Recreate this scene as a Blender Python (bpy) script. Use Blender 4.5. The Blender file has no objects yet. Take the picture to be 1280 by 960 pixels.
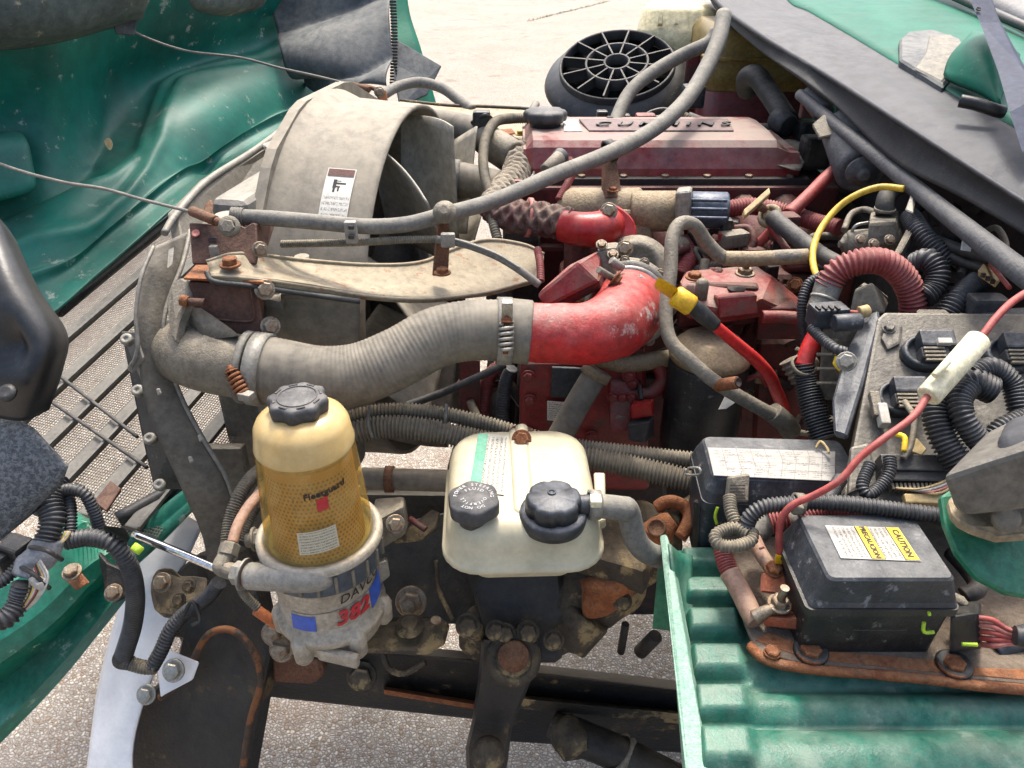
import bpy, bmesh, math, random
from mathutils import Vector, Matrix, noise
random.seed(7)
sc = bpy.context.scene
col = sc.collection
V = Vector
# ------------------------------------------------------------------ camera, sky, sun, exposure
CAM_H, PITCH, FPX = 1.95, math.radians(31), 960.0
cd = bpy.data.cameras.new('camera'); cam = bpy.data.objects.new('camera', cd); col.objects.link(cam)
cam.location = (0, 0, CAM_H); cam.rotation_euler = (math.pi/2 - PITCH, 0, 0)
cd.sensor_width = 36; cd.lens = 36*FPX/1280; cd.clip_start = .05; cd.clip_end = 400
sc.camera = cam
SUN_EL, SUN_AZ = math.radians(62), math.radians(8)      # azimuth from +Y (far side) towards +X (rear of truck)
w = bpy.data.worlds.new('World'); sc.world = w; w.use_nodes = True
nt = w.node_tree; sky = nt.nodes.new('ShaderNodeTexSky'); sky.sky_type = 'NISHITA'; sky.sun_disc = False
sky.sun_elevation = SUN_EL; sky.sun_rotation = SUN_AZ; sky.dust_density = 7.0; sky.air_density = 1.0; sky.ozone_density = 1.0
bg = nt.nodes['Background']; bg.inputs['Strength'].default_value = .15
nt.links.new(sky.outputs[0], bg.inputs['Color'])
sl = bpy.data.lights.new('sun', 'SUN'); sl.energy = 1.5; sl.angle = math.radians(9); sl.color = (1, .97, .92)
so = bpy.data.objects.new('sun', sl); col.objects.link(so)
sdir = V((math.sin(SUN_AZ)*math.cos(SUN_EL), math.cos(SUN_AZ)*math.cos(SUN_EL), math.sin(SUN_EL)))
so.rotation_euler = sdir.to_track_quat('Z', 'Y').to_euler(); so.location = (3, 6, 8)
vs = sc.view_settings; vs.view_transform = 'Standard'; vs.look = 'None'; vs.exposure = 1.45; vs.gamma = 1
# ------------------------------------------------------------------ surveying: photo measurement + distance -> point in the place
CT, ST = math.cos(PITCH), math.sin(PITCH)
def U(px, py, D):
    v = (py-480)/FPX
    return V(((px-640)/FPX*D, D*(CT-ST*v), CAM_H-D*(ST+CT*v)))
def UZ(px, py, z):
    return U(px, py, (CAM_H-z)/(ST+CT*(py-480)/FPX))
def UY(px, py, y):
    return U(px, py, y/(CT-ST*(py-480)/FPX))
def plane(a, b, c):
    a, b, c = U(*a), U(*b), U(*c); n = (b-a).cross(c-a).normalized(); o = V((0, 0, CAM_H))
    def f(px, py):
        d = U(px, py, 1)-o
        return o+d*((a-o).dot(n)/d.dot(n))
    f.n = n if n.dot(o-a) > 0 else -n
    return f
def proj(p):
    y, z = p.y, p.z-CAM_H; d = y*CT-z*ST; u = y*ST+z*CT
    return 640+p.x/d*FPX, 480-u/d*FPX
def pldist(poly, px, py):                          # distance to a polyline and which side
    b, sd_ = 1e9, 1
    for (x0, y0), (x1, y1) in zip(poly, poly[1:]):
        dx, dy = x1-x0, y1-y0; t = max(0, min(1, ((px-x0)*dx+(py-y0)*dy)/(dx*dx+dy*dy)))
        d = math.hypot(px-x0-t*dx, py-y0-t*dy)
        if d < b: b = d; sd_ = 1 if dx*(py-y0)-dy*(px-x0) > 0 else -1
    return b, sd_
def PX(r, D): return r*D/FPX
# ------------------------------------------------------------------ materials
def C(h):
    h = h.lstrip('#'); r = [int(h[i:i+2], 16)/255 for i in (0, 2, 4)]
    return [(c/12.92 if c <= .04045 else ((c+.055)/1.055)**2.4) for c in r]+[1]
class NT:
    def __init__(s, name):
        s.m = bpy.data.materials.new(name); s.m.use_nodes = True; s.t = s.m.node_tree; s.b = s.t.nodes['Principled BSDF']
    def n(s, ty, **k):
        q = s.t.nodes.new(ty)
        for a, b in k.items():
            if a.startswith('i_'): q.inputs[a[2:].replace('_', ' ')].default_value = b
            else: setattr(q, a, b)
        return q
    def l(s, a, b): s.t.links.new(a, b)
    def mix(s, f, a, b):
        q = s.t.nodes.new('ShaderNodeMix'); q.data_type = 'RGBA'
        for k, x in ((0, f), (6, a), (7, b)):
            if hasattr(x, 'links') or isinstance(x, bpy.types.NodeSocket): s.l(x, q.inputs[k])
            else: q.inputs[k].default_value = x
        return q.outputs[2]
    def math(s, op, a, b=0, c=None, clamp=False):
        q = s.t.nodes.new('ShaderNodeMath'); q.operation = op; q.use_clamp = clamp
        for k, x in enumerate((a, b, c)):
            if x is None: continue
            if isinstance(x, bpy.types.NodeSocket): s.l(x, q.inputs[k])
            else: q.inputs[k].default_value = x
        return q.outputs[0]
    def ramp(s, x, a, b):
        q = s.t.nodes.new('ShaderNodeMapRange'); q.clamp = True; s.l(x, q.inputs[0])
        q.inputs[1].default_value = a; q.inputs[2].default_value = b
        return q.outputs[0]
    def noise(s, co, scale, detail=5, rough=.6):
        q = s.n('ShaderNodeTexNoise'); q.inputs['Scale'].default_value = scale; q.inputs['Detail'].default_value = detail
        q.inputs['Roughness'].default_value = rough; s.l(co, q.inputs['Vector']); return q.outputs['Fac']
MATS = {}
def M(name, c1, c2=None, rough=.55, metal=0., dust=.35, dcol='#9a9284', spot=0., scol='#5a3a22', sscale=70, sthr=.58,
      bump=.25, bscale=220, nscale=16, coat=0., trans=0., spec=.4, hue=.3, n0=.4, n1=.62, grit=.22):
    t = NT(name); co = t.n('ShaderNodeTexCoord').outputs['Object']
    c2 = c2 or c1
    x = t.mix(t.ramp(t.noise(co, nscale, 6, .65), n0, n1), C(c1), C(c2))
    fine = t.noise(co, nscale*7, 4, .7)
    dk = t.mix(t.ramp(fine, .36, .66), [1-hue]*3+[1], [1+hue*.6]*3+[1])
    q = t.n('ShaderNodeMix'); q.data_type = 'RGBA'; q.blend_type = 'MULTIPLY'; q.inputs[0].default_value = 1
    t.l(x, q.inputs[6]); t.l(dk, q.inputs[7]); x = q.outputs[2]
    rs = rough
    # broad stains and fine grit
    st = t.math('MULTIPLY', t.ramp(t.noise(co, nscale*.45+3, 8, .75), .5, .72), grit*.8)
    x = t.mix(st, x, C('#5a5142'))
    if spot > 0:
        sf = t.math('MULTIPLY', t.ramp(t.noise(co, sscale, 8, .72), sthr, sthr+.06), spot)
        x = t.mix(sf, x, C(scol)); rs = t.math('MULTIPLY_ADD', sf, .85-rough, rough)
    if dust > 0:
        nz = t.n('ShaderNodeSeparateXYZ'); t.l(t.n('ShaderNodeNewGeometry').outputs['Normal'], nz.inputs[0])
        up = t.ramp(nz.outputs[2], .12, .95)
        dn = t.ramp(t.noise(co, nscale*1.7, 9, .78), .34, .66)
        df = t.math('MULTIPLY', t.math('MULTIPLY_ADD', up, .87, .13), t.math('MULTIPLY', dn, dust*1.35), clamp=True)
        x = t.mix(df, x, C(dcol))
        if isinstance(rs, float) or isinstance(rs, int):
            rs = t.math('MULTIPLY_ADD', df, .92-rs, rs)
        else: rs = t.math('MAXIMUM', rs, t.math('MULTIPLY', df, .9))
    if grit > 0:
        gf = t.math('MULTIPLY', t.ramp(t.noise(co, 420, 3, .8), .60, .70), grit)
        x = t.mix(gf, x, C(dcol))
        gd = t.math('MULTIPLY', t.ramp(t.noise(co, 190, 4, .8), .60, .72), grit*.9)
        x = t.mix(gd, x, C('#2f2a23'))
    t.l(x, t.b.inputs['Base Color'])
    if isinstance(rs, bpy.types.NodeSocket): t.l(rs, t.b.inputs['Roughness'])
    else: t.b.inputs['Roughness'].default_value = rs
    t.b.inputs['Metallic'].default_value = metal; t.b.inputs['Coat Weight'].default_value = coat
    t.b.inputs['Specular IOR Level'].default_value = spec
    if trans: t.b.inputs['Transmission Weight'].default_value = trans; t.b.inputs['IOR'].default_value = 1.2
    if bump > 0:
        bp = t.n('ShaderNodeBump'); bp.inputs['Strength'].default_value = bump; bp.inputs['Distance'].default_value = .004
        t.l(t.noise(co, bscale, 5, .65), bp.inputs['Height']); t.l(bp.outputs[0], t.b.inputs['Normal'])
    MATS[name] = t.m
    return t.m
# ------------------------------------------------------------------ geometry
class G:
    def __init__(s, v=None, f=None, sm=True, uv=None): s.v = v or []; s.f = f or []; s.sm = [sm]*len(s.f); s.uv = uv
    def add(s, o):
        k = len(s.v)
        if (s.uv is None) != (o.uv is None) and k: s.uv = None
        elif not k: s.uv = list(o.uv) if o.uv else None
        elif s.uv is not None: s.uv = s.uv+o.uv
        s.v = s.v+o.v; s.f = s.f+[tuple(i+k for i in q) for q in o.f]; s.sm = s.sm+o.sm
        return s
    __iadd__ = add
    def lump(s, amp, scale, seed=0):
        c = sum(s.v, V())/len(s.v)
        s.v = [p+(p-c).normalized()*noise.noise(p*scale+V((seed, 0, 0)))*amp for p in s.v]; return s
def cr(a, b, c, d, t):
    return .5*((2*b)+(c-a)*t+(2*a-5*b+4*c-d)*t*t+(3*b-a-3*c+d)*t*t*t)
def spline(P, R, n):
    if len(P) == 2 or n == 1 and len(P) == 2:
        return ([P[0].lerp(P[1], i/n) for i in range(n+1)], [R[0]+(R[1]-R[0])*i/n for i in range(n+1)])
    o, r = [], []
    for i in range(len(P)-1):
        a = P[max(i-1, 0)]; d = P[min(i+2, len(P)-1)]
        if i == 0: a = 2*P[0]-P[1]
        if i == len(P)-2: d = 2*P[-1]-P[-2]
        for k in range(n):
            t = k/n; o.append(cr(a, P[i], P[i+1], d, t)); r.append(R[i]+(R[i+1]-R[i])*t)
    o.append(P[-1]); r.append(R[-1]); return o, r
def sweep(P, R, seg=14, cap=True, sm=True):
    n = len(P); v, f = [], []
    T = [(P[min(i+1, n-1)]-P[max(i-1, 0)]).normalized() for i in range(n)]
    u = T[0].orthogonal().normalized()
    for i in range(n):
        u = (u-T[i]*u.dot(T[i])).normalized(); w_ = T[i].cross(u)
        for k in range(seg):
            a = 2*math.pi*k/seg; v.append(P[i]+(u*math.cos(a)+w_*math.sin(a))*R[i])
    for i in range(n-1):
        for k in range(seg):
            k2 = (k+1) % seg; f.append((i*seg+k, i*seg+k2, (i+1)*seg+k2, (i+1)*seg+k))
    g = G(v, f, sm)
    if cap:
        g.f += [tuple(range(seg))[::-1], tuple((n-1)*seg+k for k in range(seg))]; g.sm += [False, False]
    return g
def pr(pts, rp):                                  # (px,py,D[,r px]) list -> points and radii
    P = [U(*p[:3]) for p in pts]; R = [PX(p[3] if len(p) > 3 else rp, p[2]) for p in pts]; return P, R
def tube(pts, rp, seg=14, n=8, cap=True):
    P, R = pr(pts, rp); return sweep(*spline(P, R, n), seg, cap)
def tubew(P, r, seg=14, n=8, cap=True):
    R = r if isinstance(r, list) else [r]*len(P); return sweep(*spline(P, R, n), seg, cap)
def resample(P, R, step):
    L = [0]
    for i in range(1, len(P)): L.append(L[-1]+(P[i]-P[i-1]).length)
    m = max(2, int(L[-1]/step)); o, r, j = [], [], 0
    for i in range(m+1):
        d = L[-1]*i/m
        while j < len(P)-2 and L[j+1] < d: j += 1
        t = (d-L[j])/max(1e-9, L[j+1]-L[j]); o.append(P[j].lerp(P[j+1], t)); r.append(R[j]+(R[j+1]-R[j])*t)
    return o, r
def corr(pts, rp, pitch=4.2, dep=.22, seg=12):    # corrugated conduit, pitch in photo px
    P, R = pr(pts, rp); P, R = spline(P, R, 10)
    st = PX(pitch, sum(p[2] for p in pts)/len(pts))*1.12/4
    dep = max(dep, .2)
    P, R = resample(P, R, st); k = [1, 1, 1-dep, 1-dep]
    return sweep(P, [r*k[i % 4] for i, r in enumerate(R)], seg, True)
def braid(pts, rp, seg=36):                       # woven heat sleeve
    P, R = pr(pts, rp); P, R = spline(P, R, 10); P, R = resample(P, R, .0016)
    g = sweep(P, R, seg, True)
    for i, p in enumerate(P):
        for k in range(seg):
            q = g.v[i*seg+k]; d = (q-p).normalized()
            a = max(math.sin(i*.42+k*2*math.pi*5/seg), math.sin(i*.42-k*2*math.pi*5/seg))-.5
            g.v[i*seg+k] = q+d*R[i]*(.15*a+.10*noise.noise(q*60))
    return g
def fr(axis, up=None):
    z = axis.normalized(); x = (up-z*up.dot(z)).normalized() if up is not None and abs(up.normalized().dot(z)) < .99 else z.orthogonal().normalized()
    return x, z.cross(x), z
def lathe(o, axis, prof, seg=28, up=None, lobe=None, cap=True, sm=True):
    x, y, z = fr(V(axis), up); v, f = [], []
    for r, h in prof:
        for k in range(seg):
            a = 2*math.pi*k/seg; rr = r*(lobe(a, h) if lobe else 1)
            v.append(o+z*h+(x*math.cos(a)+y*math.sin(a))*rr)
    n = len(prof)
    for i in range(n-1):
        for k in range(seg):
            k2 = (k+1) % seg; f.append((i*seg+k, i*seg+k2, (i+1)*seg+k2, (i+1)*seg+k))
    g = G(v, f, sm)
    if cap:
        if prof[0][0] > 1e-5: g.f.append(tuple(range(seg))[::-1]); g.sm.append(False)
        if prof[-1][0] > 1e-5: g.f.append(tuple((n-1)*seg+k for k in range(seg))); g.sm.append(False)
    return g
def cyl(a, b, r, seg=20, ch=.12, r2=None):
    d = b-a; L = d.length; r2 = r2 or r; c = min(r*ch, L*.3)
    return lathe(a, d, [(r-c, 0), (r, c), (r2, L-c), (r2-c, L)], seg)
def cylp(a, b, rp, seg=20, ch=.12): return cyl(U(*a), U(*b), PX(rp, a[2]), seg, ch, PX(rp, b[2]))
def frombm(bm, sm=False):
    bm.verts.index_update(); g = G([v.co.copy() for v in bm.verts], [tuple(v.index for v in f.verts) for f in bm.faces], sm); bm.free(); return g
def bev(v, f, b, seg=2, sm=False):
    bm = bmesh.new(); vv = [bm.verts.new(p) for p in v]
    for q in f: bm.faces.new([vv[i] for i in q])
    bmesh.ops.recalc_face_normals(bm, faces=bm.faces)
    if b > 0: bmesh.ops.bevel(bm, geom=list(bm.edges), offset=b, segments=seg, profile=.6, affect='EDGES', clamp_overlap=True)
    return frombm(bm, sm)
HF = [(3, 2, 1, 0), (4, 5, 6, 7), (0, 1, 5, 4), (1, 2, 6, 5), (2, 3, 7, 6), (3, 0, 4, 7)]
def hexa(p, b=.003, seg=2, sm=False): return bev(p, HF, b, seg, sm)
def box(c, ax, ay, az, b=.003, seg=2, sm=False):
    return hexa([c-ax-ay-az, c+ax-ay-az, c+ax+ay-az, c-ax+ay-az, c-ax-ay+az, c+ax-ay+az, c+ax+ay+az, c-ax+ay+az], b, seg, sm)
X, Y, Z = V((1, 0, 0)), V((0, 1, 0)), V((0, 0, 1))
def bx(c, sx, sy, sz, b=.003, yaw=0., seg=2):
    a = math.radians(yaw); ex = V((math.cos(a), -math.sin(a), 0)); ey = V((math.sin(a), math.cos(a), 0))
    return box(c, ex*sx/2, ey*sy/2, Z*sz/2, b, seg)
def prism(poly, vec, b=.002, seg=1):
    n = len(poly); v = list(poly)+[p+vec for p in poly]
    f = [tuple(range(n))[::-1], tuple(range(n, 2*n))]+[(i, (i+1) % n, n+(i+1) % n, n+i) for i in range(n)]
    return bev(v, f, b, seg)
def topbox(tl, tr, br, bl, h, b=.004, inset=0., seg=2):    # four top corners (photo measured) and a height
    t = [V(q) for q in (bl, br, tr, tl)]; c = sum(t, V())/4
    lo = [c+(q-c)*(1+inset)-Z*h for q in t]
    return hexa(lo+t, b, seg)
def smoothpoly(pts, n=4):
    o = []; m = len(pts)
    for i in range(m):
        for k in range(n): o.append(cr(pts[i-1], pts[i], pts[(i+1) % m], pts[(i+2) % m], k/n))
    return o
def plate(pts, th, vec=None, b=.002, sm=0):       # outline of (px,py,D) -> plate of real thickness, pushed away from viewer
    P = [U(*p) for p in pts]
    if sm: P = smoothpoly(P, sm)
    if vec is None:
        n = V()
        for i in range(len(P)): n += (P[i]-P[0]).cross(P[(i+1) % len(P)]-P[0])
        n.normalize()
        if n.dot(V((0, 0, CAM_H))-P[0]) > 0: n = -n
        vec = n
    return prism(P, vec.normalized()*th, b)
def patch(rows, nu=5, nv=5, th=.004, fn=None, sm=True):
    A = [[U(*p) if not isinstance(p, Vector) else p for p in r] for r in rows]
    B = [spline(r, [0]*len(r), nu)[0] for r in A]
    cols = [spline([b[i] for b in B], [0]*len(B), nv)[0] for i in range(len(B[0]))]
    W, H = len(cols), len(cols[0])
    v = [cols[i][j] for j in range(H) for i in range(W)]
    uv = [(i/(W-1), j/(H-1)) for j in range(H) for i in range(W)]
    f = [(j*W+i, j*W+i+1, (j+1)*W+i+1, (j+1)*W+i) for j in range(H-1) for i in range(W-1)]
    c = V((0, 0, CAM_H)); nr = []
    for j in range(H):
        for i in range(W):
            a = v[j*W+min(i+1, W-1)]-v[j*W+max(i-1, 0)]; b = v[min(j+1, H-1)*W+i]-v[max(j-1, 0)*W+i]
            k = a.cross(b); k = k.normalized() if k.length > 1e-12 else V((0, 0, 1)); nr.append(k)
    mid = nr[len(nr)//2]
    if mid.dot(c-v[len(v)//2]) < 0: nr = [-k for k in nr]; f = [q[::-1] for q in f]
    if fn: v = [p+nr[i]*fn(uv[i][0], uv[i][1], p) for i, p in enumerate(v)]
    if th:
        n = len(v); v = v+[v[i]-nr[i]*th for i in range(n)]; uv = uv+uv
        f2 = [tuple(x+n for x in q[::-1]) for q in f]
        ed = [(i, i+1) for i in range(W-1)]+[((H-1)*W+i+1, (H-1)*W+i) for i in range(W-1)]+[((j+1)*W, j*W) for j in range(H-1)]+[(j*W+W-1, (j+1)*W+W-1) for j in range(H-1)]
        f = f+f2+[(b, a, a+n, b+n) for a, b in ed]
    return G(v, f, sm, uv)
def loft(secs, sm=True, cap=True):
    n = len(secs[0]); v = [p for s_ in secs for p in s_]; f = []
    for i in range(len(secs)-1):
        for k in range(n): f.append((i*n+k, i*n+(k+1) % n, (i+1)*n+(k+1) % n, (i+1)*n+k))
    g = G(v, f, sm)
    if cap: g.f += [tuple(range(n))[::-1], tuple((len(secs)-1)*n+k for k in range(n))]; g.sm += [False, False]
    return g
def rrect(c, w_, d, r, yaw=0, k=5):
    a = math.radians(yaw); ex = V((math.cos(a), -math.sin(a), 0)); ey = V((math.sin(a), math.cos(a), 0)); o = []
    for sx, sy, a0 in ((1, 1, 0), (-1, 1, 90), (-1, -1, 180), (1, -1, 270)):
        for i in range(k+1):
            t = math.radians(a0+90*i/k); o.append(c+ex*(sx*(w_/2-r)+r*math.cos(t))+ey*(sy*(d/2-r)+r*math.sin(t)))
    return o
def quad(a, b, c, d, off=0., n=None):             # bl br tr tl with uv
    P = [V(a), V(b), V(c), V(d)]
    k = (P[1]-P[0]).cross(P[3]-P[0]).normalized()
    if k.dot(V((0, 0, CAM_H))-P[0]) < 0: k = -k
    return G([p+k*off for p in P]+[p+k*(off-.0008) for p in P], [(0, 1, 2, 3), (4, 5, 1, 0), (5, 6, 2, 1), (6, 7, 3, 2), (7, 4, 0, 3)], False, [(0, 0), (1, 0), (1, 1), (0, 1)]*2)
def bolt(p, ax, r, h=.8, wash=1.5, stud=0., nut=True):
    ax = V(ax).normalized(); g = G()
    if wash: g += lathe(p-ax*r*.1, ax, [(r*wash, 0), (r*wash, r*.22), (r*wash*.93, r*.3)], 18)
    g += lathe(p, ax, [(r*1.1, 0), (r*1.1, r*h), (r*.9, r*(h+.15))], 6, sm=False)
    if stud: g += lathe(p, ax, [(r*.55, 0)]+[(r*(.55 if i % 2 else .48), r*(h+.15)+i*r*.12) for i in range(int(stud/.12))], 12)
    return g
def ring(o, ax, r, wd, th=.002, seg=28):
    ax = V(ax).normalized()
    return lathe(o-ax*wd/2, ax, [(r-th*.5, 0), (r+th, 0), (r+th, wd), (r-th*.5, wd)], seg, cap=False)
def text(s, o, xd, yd, size, ext=.0002, align='CENTER', shear=0, bold=0):
    c = bpy.data.curves.new('t', 'FONT'); c.body = s; c.size = size; c.align_x = align; c.align_y = 'CENTER'; c.extrude = ext; c.shear = shear; c.offset = bold
    c.resolution_u = 2
    ob = bpy.data.objects.new('t', c); col.objects.link(ob)
    me = bpy.data.meshes.new_from_object(ob.evaluated_get(bpy.context.evaluated_depsgraph_get()))
    xd = xd.normalized(); zd = xd.cross(yd).normalized(); yd = zd.cross(xd)
    g = G([o+xd*v.co.x+yd*v.co.y+zd*(v.co.z+ext) for v in me.vertices], [tuple(p.vertices) for p in me.polygons], False)
    bpy.data.objects.remove(ob); bpy.data.meshes.remove(me); bpy.data.curves.remove(c); return g
# ------------------------------------------------------------------ objects
def mesh(name, g, mat):
    me = bpy.data.meshes.new(name); me.from_pydata([tuple(p) for p in g.v], [], g.f)
    me.polygons.foreach_set('use_smooth', g.sm)
    if g.uv:
        ul = me.uv_layers.new(name='UVMap')
        for i, lp in enumerate(me.loops): ul.data[i].uv = g.uv[lp.vertex_index]
    bm = bmesh.new(); bm.from_mesh(me); bmesh.ops.recalc_face_normals(bm, faces=bm.faces); bm.to_mesh(me); bm.free()
    me.materials.append(MATS[mat] if isinstance(mat, str) else mat); me.update()
    return me
def base(vs_):
    lo = [min(p[i] for p in vs_) for i in range(3)]; hi = [max(p[i] for p in vs_) for i in range(3)]
    return V(((lo[0]+hi[0])/2, (lo[1]+hi[1])/2, lo[2]))
def cen(vs_):
    lo = [min(p[i] for p in vs_) for i in range(3)]; hi = [max(p[i] for p in vs_) for i in range(3)]
    return V([(lo[i]+hi[i])/2 for i in range(3)])
class Thing:
    all = []
    def __init__(s, name, label, cat, group=None, kind=None):
        s.name, s.label, s.cat, s.group, s.kind, s.parts = name, label, cat, group, kind, []; Thing.all.append(s)
    def part(s, name, g, mat, under=None, label=None, kind=None):
        s.parts.append([name, g, mat, under, label, kind]); return len(s.parts)-1
    def build(s):
        if not s.parts: return
        o0 = base([p for q in s.parts for p in q[1].v])
        r = bpy.data.objects.new(s.name, None); r.empty_display_size = .05; r.location = o0; col.objects.link(r)
        r['label'] = s.label; r['category'] = s.cat
        if s.group: r['group'] = s.group
        made = []
        for name, g, mat, under, label, kind in s.parts:
            c = cen(g.v); h = G([p-c for p in g.v], g.f, True, g.uv); h.sm = g.sm
            o = bpy.data.objects.new(name, mesh(name, h, mat)); col.objects.link(o)
            par, po = (r, o0) if under is None else (made[under][0], made[under][1])
            o.parent = par; o.location = c-po; made.append((o, c))
            if label: o['label'] = label
            if kind: o['kind'] = kind
def single(name, g, mat, label, cat, group=None):
    c = base(g.v); h = G([p-c for p in g.v], g.f, True, g.uv); h.sm = g.sm
    o = bpy.data.objects.new(name, mesh(name, h, mat)); o.location = c; col.objects.link(o)
    o['label'] = label; o['category'] = cat
    if group: o['group'] = group
    return o
def struct(name, g, mat, kind='structure'):
    o = bpy.data.objects.new(name, mesh(name, g, mat)); col.objects.link(o); o['kind'] = kind; return o
# ------------------------------------------------------------------ material set
M('paint_green', '#077058', '#0a604c', .38, .0, .25, '#72877a', .85, '#93a594', 30, .59, .15, 300, 9, grit=.2)
M('paint_green_ribbed', '#046350', '#065345', .36, .0, .45, '#7c8577', .7, '#6d8276', 16, .56, .2, 300, 9, grit=.35, spec=.25)
M('paint_green_hood', '#096a5a', '#08554a', .48, 0, .38, '#566c60', .85, '#98a092', 20, .60, .15, 140, 4, hue=.12, spec=.3, grit=.2)
M('paint_green_clean', '#06634e', '#085746', .5, 0, .15, '#5f7a6c', .3, '#93a597', 40, .62, .1, 200, 9, spec=.12, grit=.12, hue=.1)
M('paint_green_dark', '#0a5a40', '#0d6b4c', .35, .1, .1, bump=.1)
M('edge_pale_green', '#6f9a84', '#86a996', .6, 0, .3, '#9aa99c', .6, '#558a70', 120, .55, .5, 200, 30)
M('paint_white', '#dededc', '#d6d7d8', .35, 0, .2, '#b0aca4', .3, '#8a8578', 30, .66, .05, 100, 8, grit=.12, hue=.08)
M('liner_grey', '#3c4246', '#4b5153', .7, 0, .4, '#8a8880', .3, '#77756c', 60, .6, .3, 260, 8)
M('liner_dusty', '#47504f', '#56605c', .75, 0, .4, '#8b8f86', .9, '#a59c86', 24, .62, .3, 160, 6, spec=.2)
M('plastic_black_gloss', '#0d1014', '#14181c', .42, 0, .16, '#6c6e6c', .5, '#6a6d6c', 150, .70, .12, 120, 10)
M('plastic_black', '#121517', '#1a1e21', .42, 0, .3, '#6a665e', .55, '#77736a', 60, .61, .2, 300, 14, grit=.35)
M('plastic_navy', '#1a2129', '#232c35', .45, 0, .38, '#7d7d7a', .6, '#86868a', 60, .59, .2, 260, 18, grit=.35)
M('felt_grey', '#787d80', '#5a6063', .95, 0, .1, spot=.8, scol='#3e4347', sscale=260, sthr=.5, bump=.8, bscale=420, nscale=160, n0=.45, n1=.55, spec=.1)
M('frame_black', '#141517', '#1c1b1b', .5, .0, .3, '#57503f', .8, '#6a5638', 11, .60, .5, 160, 9)
M('frame_grime', '#24211d', '#383025', .7, .05, .5, '#6d5f46', .9, '#8a7854', 13, .55, .6, 130, 12)
M('frame_edge', '#2a2420', '#4a3422', .7, .0, .3, '#6d5a40', .9, '#7a4a28', 26, .5, .5, 160, 12)
M('rust', '#5a3a2a', '#6d4630', .85, .1, .3, '#9b8468', .7, '#3d2519', 60, .55, .6, 260, 30)
M('rust_orange', '#7a4527', '#94582f', .85, .1, .3, '#a98a6b', .6, '#43281a', 50, .56, .9, 220, 34)
M('rust_brown_plate', '#4a332b', '#5a3d31', .75, .2, .25, '#86705f', .5, '#2f211c', 50, .58, .4, 240, 20)
M('bolt_steel', '#8a8274', '#6f5a44', .5, .6, .3, '#9a8a74', .5, '#5a3b26', 140, .55, .3, 300, 60)
M('bolt_rust', '#6d3f26', '#8a5632', .8, .3, .2, '#a08468', .5, '#3d2618', 160, .55, .5, 300, 60)
M('steel_zinc', '#a5a39b', '#8c8a80', .4, .8, .3, '#a59c8c', .3, '#6f5a44', 120, .62, .15, 300, 40)
M('chrome', '#d8d8d8', '#c8c8c8', .08, 1, 0, bump=0, grit=.1)
M('radiator_metal', '#7d7b74', '#6d6b64', .6, .2, .5, '#968f80', .4, '#4f4d48', 40, .62, .3, 200, 14)
M('radiator_dark', '#56534b', '#625e54', .6, .05, .4, '#7f7766', .5, '#403e39', 30, .58, .3, 200, 12)
M('alloy_cast', '#757064', '#686357', .6, .15, .5, '#8f8470', .45, '#4b463c', 40, .58, .5, 260, 16, grit=.3)
M('alloy_pale', '#8b8981', '#7d7b73', .5, .2, .4, '#98917f', .4, '#5f5b52', 60, .60, .35, 260, 18)
M('shroud_grey', '#787264', '#837c6e', .7, 0, .5, '#948b78', .35, '#676256', 14, .62, .12, 200, 6, grit=.2)
M('fan_grey', '#8c8778', '#989283', .65, 0, .3, '#a39b88', .3, '#6c675a', 30, .62, .1, 200, 7, grit=.2)
M('hose_grey', '#605c52', '#6c675c', .7, 0, .5, '#8a8272', .75, '#45474a', 8, .60, .08, 330, 7, grit=.15)
M('hose_rubber', '#5c5b57', '#6a6963', .75, 0, .45, '#96907f', .4, '#47474a', 30, .60, .3, 330, 20)
M('hose_black', '#1d1f21', '#2a2c2e', .65, 0, .38, '#7f7a70', .3, '#6b665c', 120, .62, .25, 300, 20)
M('conduit_black', '#17191d', '#23262a', .5, 0, .4, '#7f7e7a', .2, '#8c877d', 120, .64, .1, 300, 20)
M('conduit_grey', '#524e44', '#655f52', .75, 0, .62, '#938871', .2, '#3c3932', 120, .6, .15, 300, 20)
M('conduit_red', '#7d2b2b', '#8e3b37', .65, 0, .5, '#86736a', .2, '#4a2a28', 120, .6, .15, 300, 20)
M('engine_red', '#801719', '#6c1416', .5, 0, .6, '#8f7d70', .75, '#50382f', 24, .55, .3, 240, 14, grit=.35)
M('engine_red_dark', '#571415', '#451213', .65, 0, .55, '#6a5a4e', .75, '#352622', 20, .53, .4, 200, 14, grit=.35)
M('engine_red_bright', '#ad1519', '#9a1216', .5, 0, .55, '#8f7d73', .9, '#b5ada3', 11, .575, .35, 200, 12, spec=.3, grit=.3)
M('engine_red_clean', '#a31014', '#930e12', .35, 0, .25, '#a07a70', .5, '#6d2a24', 40, .6, .1, 200, 14, spec=.35)
M('engine_tan', '#8a7a5e', '#7a6a52', .7, .15, .45, '#a89c84', .6, '#5a4a38', 40, .58, .5, 240, 24)
M('valve_cover', '#7d1016', '#6b0e14', .32, 0, 1.15, '#877a70', .1, '#b3a89c', 40, .66, .05, 200, 7, grit=.1)
M('plate_dusty', '#4d3a3c', '#5a4648', .6, 0, .5, '#8a7870', bump=.1)
M('brace_beige', '#857a64', '#978b74', .75, .0, .4, '#9a9078', .85, '#7a4a2c', 42, .575, .3, 240, 10, grit=.25)
M('valve_blue', '#27313f', '#33404f', .4, .1, .35, '#8b93a0', .5, '#a5acb5', 60, .62, .2, 240, 20)
M('sleeve', '#5a2c2e', '#7a6458', .9, 0, .5, '#94887a', .7, '#2f1c1c', 160, .52, .8, 500, 24)
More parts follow.
